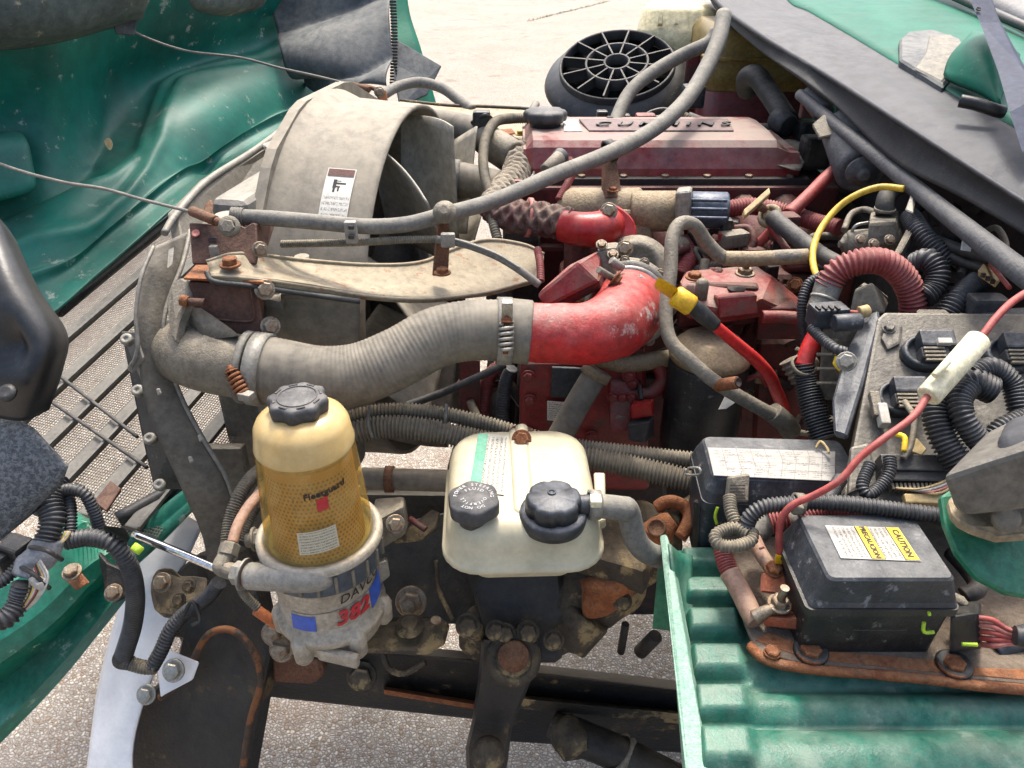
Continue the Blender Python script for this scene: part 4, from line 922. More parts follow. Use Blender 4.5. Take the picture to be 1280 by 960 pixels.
us.part('band', ring(U(648, 215, 1.66), V((.1, -.4, 1)), PX(19, 1.66), .012, .003), 'alloy_pale')
us.part('band', ring(U(632, 238, 1.57), V((.6, -.4, .8)), PX(19, 1.57), .01, .003), 'engine_tan')
us.part('red_tab', bx(U(646, 231, 1.56), .02, .012, .02, .002), 'engine_red')
ev = Thing('exhaust_valve_unit', 'tan corroded valve body with dark blue motor in front of valve cover', 'valve')
ev.part('body', cylp((700, 262, 1.52), (802, 262, 1.48), 27, 28, .15).lump(.005, 30), 'engine_tan')
ev.part('body', cylp((788, 264, 1.47), (846, 264, 1.46), 25, 28, .1), 'engine_tan')
ev.part('foot', hexa([U(770, 320, 1.46), U(815, 305, 1.46), U(815, 300, 1.54), U(775, 310, 1.54), U(772, 262, 1.44), U(812, 262, 1.44), U(812, 256, 1.52), U(774, 256, 1.52)], .008, 2), 'engine_tan')
ev.part('adapter_flange', hexa([U(844, 282, 1.42), U(864, 282, 1.41), U(866, 274, 1.5), U(846, 274, 1.5), U(844, 240, 1.38), U(864, 238, 1.37), U(866, 232, 1.46), U(846, 234, 1.46)], .008, 3), 'alloy_pale')
ev.part('motor', cylp((862, 262, 1.43), (910, 263, 1.42), 22.5, 10, .12), 'valve_blue')
for k in range(3):
    ev.part('motor_rib', cylp((864, 250+k*11, 1.392-.003*k), (909, 251+k*11, 1.385-.003*k), 2.2, 8), 'valve_blue')
ev.part('plug', bx(U(908, 283, 1.42), .018, .02, .03, .003), 'plastic_black')
ev.part('red_plug', hexa([U(900, 312, 1.42), U(918, 312, 1.42), U(918, 308, 1.46), U(900, 308, 1.46), U(898, 292, 1.4), U(919, 292, 1.4), U(919, 288, 1.44), U(898, 288, 1.44)], .003), 'engine_red_clean')
br = Thing('hose_stand_bracket', 'slotted rusty standoff bracket holding grey hose above valve cover', 'bracket')
br.part('strip', plate([(752, 182, 1.5), (769, 182, 1.5), (768, 232, 1.5), (777, 238, 1.46), (772, 246, 1.45), (757, 246, 1.45), (753, 238, 1.47)], .003), 'rust')
br.part('slot', plate([(759, 206, 1.497), (763, 206, 1.497), (763, 216, 1.497), (759, 216, 1.497)], .0015), 'engine_dark')
br.part('loop_clamp', ring(U(762, 189, 1.49), V((1, .35, .25)), PX(12.5, 1.49), .016, .003), 'hose_black')
br.part('clip', bx(U(773, 186, 1.47), .022, .008, .012, .002, -20), 'alloy_cast')
br.part('bolt', bolt(U(766, 238, 1.45), Z, .007), 'bolt_rust')
# ------------------------------------------------------------------ charge cooler outlet casting and rusty bracket
co = Thing('cooler_outlet', 'grey cast charge cooler outlet pipe behind the end plate', 'pipe')
co.part('outlet', tube([(214, 434, 1.21, 34), (228, 440, 1.17, 39), (262, 452, 1.13, 39), (318, 460, 1.12, 41)], 40, 32), 'alloy_cast')
co.part('neck', loft([[U(*p) for p in ((226, 425, 1.2), (256, 425, 1.1), (300, 420, 1.08), (290, 420, 1.22))], [U(*p) for p in ((218, 380, 1.2), (236, 384, 1.12), (250, 384, 1.12), (252, 380, 1.22))], [U(*p) for p in ((210, 350, 1.22), (226, 352, 1.14), (240, 354, 1.14), (240, 350, 1.24))]], True), 'alloy_cast')
co.part('web', plate([(212, 355, 1.13), (225, 345, 1.13), (238, 352, 1.12), (238, 365, 1.11), (222, 400, 1.1), (216, 428, 1.09), (212, 410, 1.11), (206, 378, 1.12)], .02, b=.004), 'alloy_cast')
co.part('lug', cylp((226, 375, 1.1), (236, 377, 1.1), 7), 'bolt_rust')
co.part('lug_pin', cylp((234, 377, 1.1), (256, 378, 1.1), 5), 'rust_brown_plate')
rb = Thing('rusty_mount_bracket', 'brown rusted box bracket with cut-outs holding the cable end', 'bracket')
rb.part('upper_plate', plate([(236, 278, 1.14), (300, 281, 1.14), (306, 284, 1.14), (316, 277, 1.14), (320, 280, 1.14), (322, 318, 1.13), (320, 330, 1.13), (240, 330, 1.13)], .006), 'rust_brown_plate')
rb.part('upper_side', plate([(320, 280, 1.142), (340, 270, 1.22), (344, 285, 1.22), (332, 318, 1.2), (321, 325, 1.14)], .006), 'rust_brown_plate')
rb.part('ledge', hexa([U(*p) for p in ((230, 350, 1.1), (330, 356, 1.1), (330, 338, 1.2), (244, 332, 1.2), (229, 347, 1.098), (330, 352, 1.098), (330, 332, 1.198), (246, 330, 1.198))], .003), 'rust_orange')
rb.part('lower_box', hexa([U(*p) for p in ((250, 420, 1.13), (332, 420, 1.13), (330, 412, 1.24), (255, 412, 1.24), (235, 352, 1.11), (322, 356, 1.11), (328, 340, 1.22), (245, 338, 1.22))], .004), 'rust_brown_plate')
rb.part('lower_rim', tube([(312, 354, 1.102), (316, 380, 1.112), (317, 398, 1.12), (305, 402, 1.122), (262, 398, 1.122)], 1.6, 6), 'rust_brown_plate')
rb.part('slot', plate([(260, 297, 1.132), (270, 296, 1.132), (271, 303, 1.132), (260, 303, 1.132)], .002), 'engine_dark')
rb.part('slot', plate([(262, 307, 1.132), (273, 307, 1.132), (274, 326, 1.131), (264, 326, 1.131)], .002), 'engine_dark')
rb.part('slot_clip', bx(U(268, 315, 1.128), .012, .01, .02, .002), 'alloy_pale')
rb.part('hole', lathe(U(245, 292, 1.134), (0, -.6, .8), [(.0, .001), (.004, .001), (.006, .002), (.006, 0)], 14), 'pink_wire')
rb.part('bolt', bolt(U(325, 312, 1.13), (.5, -.7, .3), .008), 'bolt_steel')
rb.part('bolt', bolt(U(331, 362, 1.11), (.4, -.7, .4), .010), 'bolt_steel')
rb.part('bolt', bolt(U(338, 408, 1.13), (.4, -.7, .4), .010), 'bolt_steel')
rb.part('bolt', bolt(U(345, 358, 1.13), (.4, -.7, .4), .008), 'steel_zinc')
rb.part('side_rail', plate([(312, 354, 1.108), (331, 352, 1.12), (330, 420, 1.15), (322, 420, 1.13)], .004), 'rust')
rb.part('tab', plate([(254, 258, 1.2), (262, 248, 1.21), (266, 256, 1.2), (262, 268, 1.19), (256, 270, 1.19)], .005, sm=2), 'rust')
# hood cable
hc = Thing('hood_stop_cable', 'long thin steel hood stop cable crossing to the rusty bracket', 'cable')
hc.part('cable', tube([(-30, 193, 1.75), (20, 212, 1.62), (80, 228, 1.5), (130, 236, 1.4), (180, 250, 1.28), (240, 265, 1.15)], 2.2, 8), 'hose_rubber')
hc.part('ferrule', cylp((240, 264, 1.145), (270, 276, 1.12), 6.5), 'rust')
hc.part('eye', ring(U(287, 283, 1.11), V((0.1, -.7, .5)), .011, .008, .004), 'alloy_cast')
hc.part('eye_bolt', bolt(U(286, 284, 1.112), V((0.1, -.8, .5)), .0095), 'alloy_cast')
hc.part('eye_link', cylp((270, 276, 1.12), (280, 279, 1.115), 5), 'rust')
fcab = Thing('far_hood_cable', 'thin steel cable running over grey liner to far radiator end', 'cable')
fcab.part('cable', tube([(155, 32, 1.95), (185, 48, 2.0), (235, 64, 2.05), (300, 72, 2.08), (350, 85, 2.08), (395, 95, 2.05), (440, 106, 2.0)], 1.6, 8), 'hose_rubber')
fcab.part('ferrule', cylp((438, 106, 2.0), (462, 112, 1.98), 4), 'rust')
lf = plate([(130, 176, 1.93), (136, 172, 1.93), (141, 180, 1.93), (138, 188, 1.93), (133, 184, 1.93)], .002, sm=2)
single('fallen_leaf', lf, 'wire_tan', 'small dry tan leaf stuck on the dark green hood inside', 'leaf')
# shroud mount corner
sc_ = Thing('shroud_corner_box', 'grey moulded shroud corner box between rusty bracket and charge hose', 'housing')
sc_.part('box', hexa([U(*p) for p in ((330, 440, 1.27), (448, 440, 1.27), (448, 410, 1.4), (330, 410, 1.4), (328, 368, 1.2), (450, 376, 1.2), (446, 360, 1.32), (332, 352, 1.32))], .006), 'shroud_grey')
sc_.part('lip', hexa([U(*p) for p in ((326, 382, 1.18), (354, 388, 1.18), (356, 378, 1.2), (328, 372, 1.2), (326, 372, 1.178), (352, 378, 1.178), (358, 358, 1.23), (330, 354, 1.23))], .003), 'shroud_grey')
sc_.part('rim', tube([(352, 370, 1.19), (400, 371, 1.19), (450, 373, 1.19)], 4, 8), 'shroud_grey')
sc_.part('cable_boss', lathe(U(377, 320, 1.26), Z, [(.016, -.03), (.016, -.012), (.012, -.008), (.012, 0)], 20), 'shroud_grey')
# beige braces
bb = Thing('beige_fan_brace', 'long beige rust-speckled pressed steel brace reaching over the fan', 'brace')
BR = [[(258, 327, 1.11), (300, 317, 1.13), (380, 325, 1.22), (460, 331, 1.24), (525, 328, 1.26), (570, 310, 1.3), (610, 300, 1.34), (655, 306, 1.36), (680, 318, 1.36)],
      [(260, 332, 1.1), (300, 323, 1.12), (380, 331, 1.21), (460, 338, 1.23), (525, 336, 1.25), (572, 320, 1.29), (612, 310, 1.33), (656, 314, 1.35), (680, 324, 1.35)],
      [(262, 338, 1.092), (300, 340, 1.1), (380, 350, 1.14), (460, 362, 1.18), (525, 366, 1.2), (575, 362, 1.23), (615, 356, 1.27), (655, 346, 1.3), (680, 342, 1.31)],
      [(264, 345, 1.088), (300, 347, 1.096), (380, 357, 1.136), (460, 370, 1.175), (525, 374, 1.195), (575, 370, 1.225), (615, 364, 1.265), (655, 353, 1.295), (680, 348, 1.305)],
      [(266, 350, 1.09), (300, 353, 1.098), (380, 364, 1.14), (460, 375, 1.18), (525, 379, 1.2), (575, 374, 1.23), (615, 369, 1.27), (655, 358, 1.3), (680, 352, 1.31)]]
bb.part('strap', patch(BR, 6, 5, .004, lambda u, v, p: .006*math.exp(-((v-.4)/.12)**2)*(-1)), 'brace_beige')
bb.part('rolled_edge', tube(BR[0], 2.4, 8), 'brace_beige')
bb.part('rolled_edge', tube(BR[3], 2.2, 8), 'brace_beige')
bb.part('bolt', bolt(U(288, 331, 1.1), Z, .010, 1.0), 'bolt_rust')
bb.part('rubber_edge', tube([(258, 340, 1.088), (268, 352, 1.086), (310, 357, 1.1), (380, 367, 1.138), (450, 377, 1.165)], 3.5, 8), 'hose_black')
ub = Thing('upright_clamp_bracket', 'rusty upright strip with clip joining two grey hoses above brace', 'bracket')
ub.part('strip', plate([(548, 270, 1.2), (560, 268, 1.2), (562, 300, 1.215), (560, 345, 1.225), (540, 345, 1.225), (544, 300, 1.215)], .004), 'rust')
ub.part('eye', lathe(U(556, 266, 1.16), (0, -.75, .6), [(.017, 0), (.018, .004), (.012, .006), (.012, .012), (.006, .014)], 20), 'alloy_cast')
ub.part('clip', bx(U(560, 300, 1.175), .022, .012, .022, .003), 'alloy_pale')
ub.part('bolt', bolt(U(553, 341, 1.215), Z, .009), 'bolt_rust')
fb2 = Thing('far_beige_brace', 'curved beige brace on far side of engine behind filler cap', 'brace')
fb2.part('strap', patch([[(500, 126, 2.05), (560, 133, 2.08), (620, 135, 2.1), (680, 140, 2.1), (735, 158, 2.05), (748, 170, 2.0)], [(500, 133, 2.0), (560, 143, 2.0), (620, 150, 2.0), (680, 155, 2.0), (725, 165, 1.96), (742, 174, 1.94)], [(505, 138, 1.98), (570, 150, 1.95), (625, 172, 1.9), (680, 176, 1.88), (715, 178, 1.9), (735, 178, 1.9)]], 6, 5, .004), 'brace_beige')
fb2.part('rolled_edge', tube([(500, 126, 2.05), (560, 132, 2.08), (620, 134, 2.1), (680, 139, 2.1), (735, 157, 2.05)], 2.5, 8), 'frame_grime')
fb2.part('ring', lathe(U(688, 178, 1.86), Z, [(.03, 0), (.034, .004), (.036, .02), (.03, .02)], 24, cap=False), 'rust')
fb2.part('bracket', plate([(634, 176, 1.86), (638, 165, 1.88), (645, 172, 1.85), (660, 178, 1.84), (675, 172, 1.86), (665, 186, 1.83), (648, 184, 1.83)], .005), 'rust')
fb2.part('bolt', bolt(U(651, 168, 1.85), Z, .009), 'yellow_wire')
# hoses at the top
tg = Thing('long_overhead_hose', 'long dusty grey rubber hose sweeping from radiator up to cowl', 'hose')
tg.part('hose', tube([(296, 271, 1.16), (340, 273, 1.16), (400, 278, 1.16), (460, 283, 1.16), (510, 280, 1.17), (556, 268, 1.19), (620, 250, 1.25), (690, 220, 1.33), (760, 192, 1.45), (815, 163, 1.56), (855, 128, 1.66), (880, 90, 1.74), (898, 50, 1.8), (905, 18, 1.84)], 9.8, 18), 'hose_rubber')
tg.part('end_sleeve', corr([(290, 270, 1.16), (305, 271, 1.16)], 11.5, 3), 'hose_rubber')
tg.part('clip', bx(U(439, 290, 1.14), .018, .012, .034, .003), 'alloy_pale')
tg.part('clip_slot', bx(U(439, 284, 1.13), .008, .006, .006, .001), 'plastic_black')
tg.part('clip_slot', bx(U(439, 296, 1.132), .008, .006, .006, .001), 'plastic_black')
cb = Thing('brake_cable_conduit', 'thin spiral grey cable under the long hose ending at engine', 'cable')
cb.part('cable', corr([(352, 305, 1.19), (400, 304, 1.18), (450, 303, 1.17), (500, 300, 1.175), (545, 299, 1.18)], 5, 2.6, .12, 10), 'conduit_grey')
cb.part('cable', tube([(545, 299, 1.18), (580, 305, 1.18), (620, 320, 1.18), (650, 338, 1.18), (674, 356, 1.19)], 5, 10), 'hose_rubber')
cb.part('white_stripe', tube([(560, 297, 1.174), (582, 303, 1.172), (620, 317, 1.172), (650, 335, 1.172)], 1.4, 6), 'alloy_pale')
sh2 = Thing('second_cowl_hose', 'dark grey hose arching from engine rear over the air cleaner', 'hose')
sh2.part('hose', tube([(766, 172, 1.82), (772, 145, 1.86), (790, 112, 1.9), (820, 88, 1.93), (855, 68, 1.94), (885, 54, 1.94), (895, 40, 1.94)], 8.5, 16), 'hose_rubber')
sh2.part('branch', tube([(742, 168, 1.85), (757, 162, 1.84), (764, 148, 1.84)], 6, 12), 'hose_black')
uh = Thing('upper_radiator_hose', 'thick grey upper radiator hose entering behind fan blades', 'hose')
uh.part('hose', tube([(518, 150, 1.86, 15), (560, 156, 1.84, 17), (595, 166, 1.8, 19), (620, 184, 1.76, 20), (640, 200, 1.72, 18)], 18, 20), 'hose_grey')
uh.part('thermostat_neck', cylp((618, 180, 1.75), (645, 196, 1.7), 19), 'alloy_cast')
wh = Thing('water_pump_hose', 'stout grey coolant hose between fan and engine front', 'hose')
wh.part('hose', tube([(562, 222, 1.72, 22), (590, 228, 1.72, 22), (625, 236, 1.7, 22)], 22, 20), 'hose_grey')
wh.part('clamp', ring(U(570, 224, 1.72), V((1, 0, -.1)), PX(22.5, 1.72), .014, .003), 'hose_rubber')
ah = Thing('arched_far_hose', 'grey hose arch on the far end of the radiator', 'hose')
ah.part('hose', tube([(476, 120, 2.02), (498, 108, 2.08), (525, 103, 2.12), (552, 110, 2.12), (572, 124, 2.1), (590, 138, 2.08)], 6.5, 14), 'hose_rubber')
fcd = Thing('sensor_conduit', 'ribbed grey conduit dropping from black clip past the heat sleeve', 'conduit')
fcd.part('conduit', corr([(668, 148, 1.84), (640, 148, 1.82), (620, 152, 1.76), (608, 170, 1.68), (604, 195, 1.6), (606, 220, 1.54), (614, 248, 1.48), (616, 275, 1.44), (622, 300, 1.42)], 6.5, 3, .16), 'conduit_grey')
fcd.part('clip', bx(U(602, 152, 1.76), .04, .03, .05, .008), 'plastic_black')
fcd.part('clip_arm', tube([(590, 154, 1.76), (606, 144, 1.74), (616, 150, 1.76)], 3, 8), 'plastic_black')
fcd.part('branch', tube([(664, 150, 1.84), (666, 138, 1.88), (670, 130, 1.92)], 5, 10), 'hose_rubber')
fcd.part('rust_bracket', plate([(616, 162, 1.74), (640, 160, 1.76), (645, 166, 1.74), (620, 170, 1.72)], .004), 'rust_orange')
cs = Thing('cam_sensor', 'grey sensor plug with ribbed lead beside the valve cover', 'sensor')
cs.part('body', cylp((682, 214, 1.5), (700, 196, 1.52), 9), 'alloy_cast')
cs.part('plug_top', cylp((696, 200, 1.52), (703, 193, 1.53), 10), 'cap_charcoal')
cs.part('lead', corr([(712, 200, 1.54), (716, 215, 1.52), (708, 232, 1.5), (698, 250, 1.48)], 5, 2.6), 'conduit_red')
for i, (pts, m, r, lab) in enumerate((
    ([(672, 312, 1.33), (675, 330, 1.3), (676, 352, 1.28)], 'conduit_red', 5, 'short ribbed dark conduit dropping below the woven heat sleeve'),
    ([(598, 560, 1.5), (605, 500, 1.48), (612, 470, 1.46), (628, 455, 1.44)], 'conduit_red', 9, 'dusty red ribbed conduit left of the red pump housing'),
    ([(632, 560, 1.45), (628, 520, 1.44), (632, 480, 1.42), (640, 460, 1.4)], 'conduit_black', 9, 'black ribbed conduit against the red pump housing'))):
    single('ribbed_conduit', corr(pts, r, 3.2), m, lab, 'conduit')
single('drain_cable', tube([(505, 508, 1.3), (550, 492, 1.3), (600, 470, 1.3), (632, 455, 1.3)], 5, 10), 'hose_black', 'thin black cable rising below the charge air hose', 'cable')
single('fan_belt_strut', hexa([U(*p) for p in ((568, 700, 1.62), (604, 700, 1.62), (604, 695, 1.66), (568, 695, 1.66), (575, 450, 1.4), (600, 450, 1.4), (600, 446, 1.44), (575, 446, 1.44))], .006), 'engine_red_dark', 'dull red upright strut seen under the charge air hose', 'strut')
# ------------------------------------------------------------------ air cleaner and tanks
AC = U(771, 78, 2.25)
acx = V((-.12, -.42, .9)).normalized()
ac = Thing('air_cleaner', 'round black air cleaner canister with open ribbed grille lid', 'air cleaner')
ac.part('body', lathe(AC-acx*.26, acx, [(.16, 0), (.175, .02), (.182, .18), (.212, .188), (.218, .2), (.212, .212), (.175, .236), (.165, .24)], 48, cap=False), 'plastic_black')
R0 = .17
ac.part('lid_rim', lathe(AC-acx*.02, acx, [(R0, -.01), (R0, .016), (R0-.004, .02), (R0-.008, .016), (R0-.008, -.01)], 56, cap=False), 'hose_black')
ac.part('filter_floor', lathe(AC-acx*.035, acx, [(R0-.006, 0), (0.001, .004)], 40), 'pit_black')
xa, ya, za = fr(acx, Y)
for r in (.036, .09):
    ac.part('grille_ring', lathe(AC-acx*.03, acx, [(r-.003, 0), (r-.003, .034), (r+.003, .034), (r+.003, 0)], 40, cap=False), 'hose_black')
for i in range(12):
    a = 2*math.pi*(i+.3)/12; d = xa*math.cos(a)+ya*math.sin(a); s_ = acx.cross(d)
    ac.part('grille_spoke', box(AC+d*(.036+R0-.008)/2-acx*.012, d*(R0-.044)/2, s_*.0022, acx*.016, .0), 'hose_black')
ct = Thing('coolant_surge_tank', 'cream plastic coolant tank with red fluid under the cowl edge', 'tank')
def sectank(z, w_, d, r): return rrect(V((.72, 2.44, z)), w_, d, r, 0, 4)
ct.part('tank_red_level', loft([sectank(1.30, .34, .3, .04), sectank(1.33, .36, .32, .05), sectank(1.54, .36, .32, .05)], True), 'tank_red')
ct.part('tank_upper', loft([sectank(1.541, .36, .32, .05), sectank(1.58, .36, .32, .05), sectank(1.68, .35, .31, .05), sectank(1.71, .31, .27, .05)], True), 'tank_amber')
ct.part('seam', loft([sectank(1.62, .364, .324, .05), sectank(1.622, .372, .332, .05), sectank(1.63, .372, .332, .05), sectank(1.632, .364, .324, .05)], True), 'tank_amber')
wt = Thing('washer_tank', 'pale cream washer reservoir with ribbed top behind the air cleaner', 'tank')
wt.part('tank', loft([rrect(U(848, 60, 2.42)-Z*.22, .2, .2, .04, 10, 4), rrect(U(848, 42, 2.42)-Z*.02, .23, .2, .05, 10, 4), rrect(U(848, 36, 2.42), .255, .22, .05, 10, 4), rrect(U(848, 35, 2.42)+Z*.004, .25, .21, .05, 10, 4), rrect(U(848, 34, 2.42)+Z*.05, .235, .19, .06, 10, 4), rrect(U(848, 34, 2.42)+Z*.07, .19, .14, .06, 10, 4)], True), 'tank_cream')
for k in range(3):
    wt.part('rib', tubew([U(825+k*20, 32, 2.33), U(827+k*20, 14, 2.34), U(829+k*20, 2, 2.42)], .008, 8), 'tank_cream')
wt.part('red_liquid_window', bx(U(866, 84, 2.2), .04, .02, .1, .01), 'engine_red_dark')
hh = Thing('heater_hose', 'dark grey heater hose arch in front of the surge tank', 'hose')
hh.part('hose', tube([(934, 112, 2.06), (934, 98, 2.0), (946, 96, 1.95), (964, 120, 1.9), (985, 152, 1.82)], 13, 18), 'hose_black')
hh.part('clamp', cylp((970, 146, 1.83), (986, 158, 1.8), 14), 'cap_charcoal')
hh2 = Thing('rear_engine_pipe', 'black coolant pipe running along the rear top of the engine', 'pipe')
hh2.part('pipe', tube([(860, 148, 1.9), (890, 158, 1.88), (930, 162, 1.86), (990, 162, 1.84), (1030, 165, 1.8)], 8, 14), 'hose_black')
hh2.part('ribbed_sleeve', corr([(856, 146, 1.9), (880, 155, 1.88), (935, 160, 1.86)], 6, 3), 'conduit_grey')
hh2.part('elbow', bx(U(1008, 165, 1.8), .05, .05, .05, .012), 'plastic_black')
hs = Thing('valve_cover_heat_shield', 'crumpled grey sheet shield over rear of the valve cover', 'shield')
hs.part('sheet', patch([[(940, 172, 1.8), (975, 174, 1.8), (1010, 176, 1.78)], [(955, 190, 1.72), (985, 190, 1.71), (1012, 190, 1.71)], [(968, 204, 1.66), (990, 212, 1.63), (1000, 214, 1.63)]], 6, 6, .002, lambda u, v, p: .008*noise.noise(p*25)), 'hose_grey')
hs.part('clip', bx(U(1018, 190, 1.68), .06, .05, .07, .01), 'plastic_black')
nl = Thing('engine_loom', 'tangled dusty wiring loom along the far valve cover edge', 'wiring')
for i in range(6):
    nl.part('loom', tube([(770+i*4, 168+i, 1.92), (830, 166+2*math.sin(i*2), 1.93), (880, 170+3*math.sin(i), 1.9), (940, 168+3*math.cos(i*1.7), 1.88), (985, 172+2*math.sin(i*3), 1.85)], 3.2, 8), ['wiring_dark', 'conduit_grey', 'sleeve_tan'][i % 3])
for i in range(14):
    x = 778+i*15; nl.part('tape_knot', tube([(x, 166+3*math.sin(i), 1.9), (x+12, 170+3*math.cos(i*2), 1.9)], 5, 8).lump(.006, 90, i), ['tape_grey', 'sleeve_tan', 'wiring_dark'][i % 3])
rc2 = Thing('red_rail_connector', 'small red connector block beside the air cleaner base', 'connector')
rc2.part('body', bx(U(806, 156, 1.98), .05, .04, .055, .006), 'engine_red')
rc2.part('fitting', tube([(782, 164, 1.95), (786, 156, 1.95), (796, 154, 1.96)], 5, 10), 'engine_tan')
rc2.part('fitting', cylp((818, 152, 1.97), (830, 150, 1.98), 7), 'alloy_cast')
fw = Thing('black_plug_group', 'black harness plug with wire hoop behind red connector', 'connector')
fw.part('plug', bx(U(752, 150, 2.05), .03, .03, .05, .006), 'plastic_black')
fw.part('plug', bx(U(780, 152, 2.05), .03, .03, .04, .006), 'plastic_black')
fw.part('wire_hoop', tube([(800, 150, 2.05), (812, 140, 2.08), (830, 136, 2.1), (850, 142, 2.08)], 1.8, 6), 'hose_rubber')
fw.part('bracket', bx(U(866, 120, 2.1), .06, .05, .06, .01), 'plastic_navy')
# ------------------------------------------------------------------ cowl and windscreen base
cw = Thing('cab_cowl', 'green truck cab cowl with black rubber hood seal along its edge', 'cowl')
L0_ = [(880, -40, 2.4), (896, 0, 2.2), (948, 41, 1.8), (1040, 97, 1.5), (1115, 145, 1.28), (1200, 200, 1.13), (1300, 264, 1.0)]
L1_ = [(960, -50, 2.5), (982, 0, 2.2), (1012, 17, 1.98), (1060, 45, 1.75), (1122, 82, 1.5), (1200, 124, 1.3), (1300, 178, 1.12)]
mid = [tuple((a+b)/2 for a, b in zip(p, q)) for p, q in zip(L0_, L1_)]
mid = [(a, b-2, c-.018) for a, b, c in mid]
q1 = [tuple(.75*a+.25*b for a, b in zip(p, q)) for p, q in zip(L0_, L1_)]; q1 = [(a, b-1, c-.014) for a, b, c in q1]
q3 = [tuple(.2*a+.8*b for a, b in zip(p, q)) for p, q in zip(L0_, L1_)]; q3 = [(a, b, c-.008) for a, b, c in q3]
edge = [(a+3, b-4, c+.01) for a, b, c in L1_]
cw.part('rubber_seal_top', patch([L0_, q1, mid, q3, L1_, edge], 8, 5, .012), 'rubber_cowl')
L2_ = [(880, -20, 2.39), (896, 14, 2.19), (948, 62, 1.79), (1000, 97, 1.58), (1040, 128, 1.48), (1115, 200, 1.27), (1200, 245, 1.125), (1300, 302, 1.0)]
L0b = [(880, -40, 2.4), (896, 0, 2.2), (948, 41, 1.8), (1000, 74, 1.6), (1040, 97, 1.5), (1115, 145, 1.28), (1200, 200, 1.13), (1300, 264, 1.0)]
m2 = [tuple((a+b)/2 for a, b in zip(p, q)) for p, q in zip(L0b, L2_)]; m2 = [(a, b, c+.008) for a, b, c in m2]
cw.part('rubber_seal_front', patch([L0b, m2, L2_], 8, 4, .012), 'rubber_cowl_shaded')
cw.part('seal_bead', tube([(a, b+1, c-.004) for a, b, c in L0_], 3.5, 8), 'rubber_cowl')
cw.part('pinch_rail', tube([(1000, 118, 1.6, 7), (1038, 150, 1.5, 8), (1095, 195, 1.33, 9), (1156, 245, 1.2, 11), (1210, 288, 1.1, 13), (1270, 335, 1.02, 15), (1310, 365, .98, 16)], 10, 12), 'rail_grey')
G0 = [(p[0]+2, p[1]-3, p[2]) for p in L1_]
G1 = [(1000, -60, 2.7), (1040, -20, 2.5), (1080, 8, 2.2), (1120, 30, 1.95), (1180, 66, 1.66), (1240, 106, 1.45), (1310, 150, 1.25)]
G2 = [(1060, -80, 3.0), (1100, -45, 2.7), (1140, -20, 2.4), (1180, 5, 2.15), (1230, 36, 1.85), (1270, 70, 1.6), (1320, 110, 1.4)]
G3 = [(1120, -100, 3.1), (1170, -70, 2.8), (1210, -45, 2.55), (1240, -15, 2.3), (1280, 15, 2.05), (1310, 45, 1.8), (1340, 80, 1.6)]
cw.part('cowl_panel', patch([G0, G1, G2, G3], 6, 6, .01, lambda u, v, p: .03*math.sin(v*math.pi)), 'paint_green_clean')
sp_ = plane((1125, 75, 1.50), (1200, 115, 1.32), (1150, 42, 1.66))
rec = [(1124, 78), (1124, 52), (1134, 43), (1165, 40), (1200, 52), (1206, 62), (1196, 90), (1178, 112)]
cw.part('vent_recess', prism([sp_(*p)+sp_.n*.006 for p in rec], -sp_.n*.04, .004), 'liner_grey')
cw.part('vent_cover_lit', prism([sp_(*p)+sp_.n*.008 for p in ((1160, 48), (1188, 48), (1204, 60), (1194, 88), (1176, 108), (1142, 90), (1155, 72))], -sp_.n*.006, .003), 'hose_rubber')  # paler grey than the recess puts the vent's highlight into the colour
cw.part('green_bulge', patch([[(1186, 112, 1.36), (1196, 80, 1.42), (1212, 58, 1.5)], [(1215, 128, 1.28), (1225, 95, 1.34), (1240, 66, 1.45)], [(1250, 150, 1.22), (1258, 120, 1.26), (1266, 90, 1.36)]], 6, 6, .01, lambda u, v, p: .03*math.sin(u*math.pi)*math.sin(v*math.pi)+.03), 'paint_green_clean')
cw.part('washer_nozzle', tube([(1200, 126, 1.2), (1220, 130, 1.19), (1245, 138, 1.18), (1254, 140, 1.18)], 8, 12), 'plastic_black_gloss')
cw.part('windscreen', patch([[(1150, -70, 2.2), (1240, -40, 1.95), (1340, 0, 1.7)], [(1165, -20, 2.1), (1215, 2, 1.9), (1330, 50, 1.55)]], 5, 3, .01), 'plastic_navy')
cw.part('screen_seal', tube([(1165, -18, 2.09), (1212, 3, 1.88), (1260, 24, 1.7), (1320, 50, 1.55)], 6, 8), 'plastic_black')
cw.part('cab_side', box(V((1.33, 1.68, 1.19)), X*.5, Y*.93, Z*.40, .05, 4), 'paint_green')
wpr = Thing('windscreen_wiper', 'tapered blue-grey wiper arm lying across the green cowl', 'wiper')
wpr.part('arm', loft([[U(*p) for p in ((1208, -10, 1.3), (1236, -10, 1.3), (1236, -14, 1.34), (1208, -14, 1.34))], [U(*p) for p in ((1225, 28, 1.25), (1249, 28, 1.25), (1249, 24, 1.29), (1225, 24, 1.29))], [U(*p) for p in ((1248, 90, 1.15), (1276, 82, 1.15), (1278, 78, 1.18), (1250, 86, 1.18))], [U(*p) for p in ((1262, 140, 1.08), (1300, 120, 1.08), (1302, 116, 1.12), (1264, 136, 1.12))], [U(*p) for p in ((1278, 190, 1.04), (1330, 170, 1.04), (1332, 166, 1.08), (1280, 186, 1.08))]], False), 'wiper_grey')
wpr.part('pivot_hole', lathe(U(1223, 12, 1.265), (0, -.5, .85), [(.0, .001), (.003, .001), (.004, .002), (.004, 0)], 12), 'engine_dark')
fwl = Thing('firewall', 'dark grimy firewall panel under the cowl', 'panel')
fwl.part('panel', box(V((.80, 1.35, 1.22)), X*.02, Y*.58, Z*.4, .006), 'engine_dark')
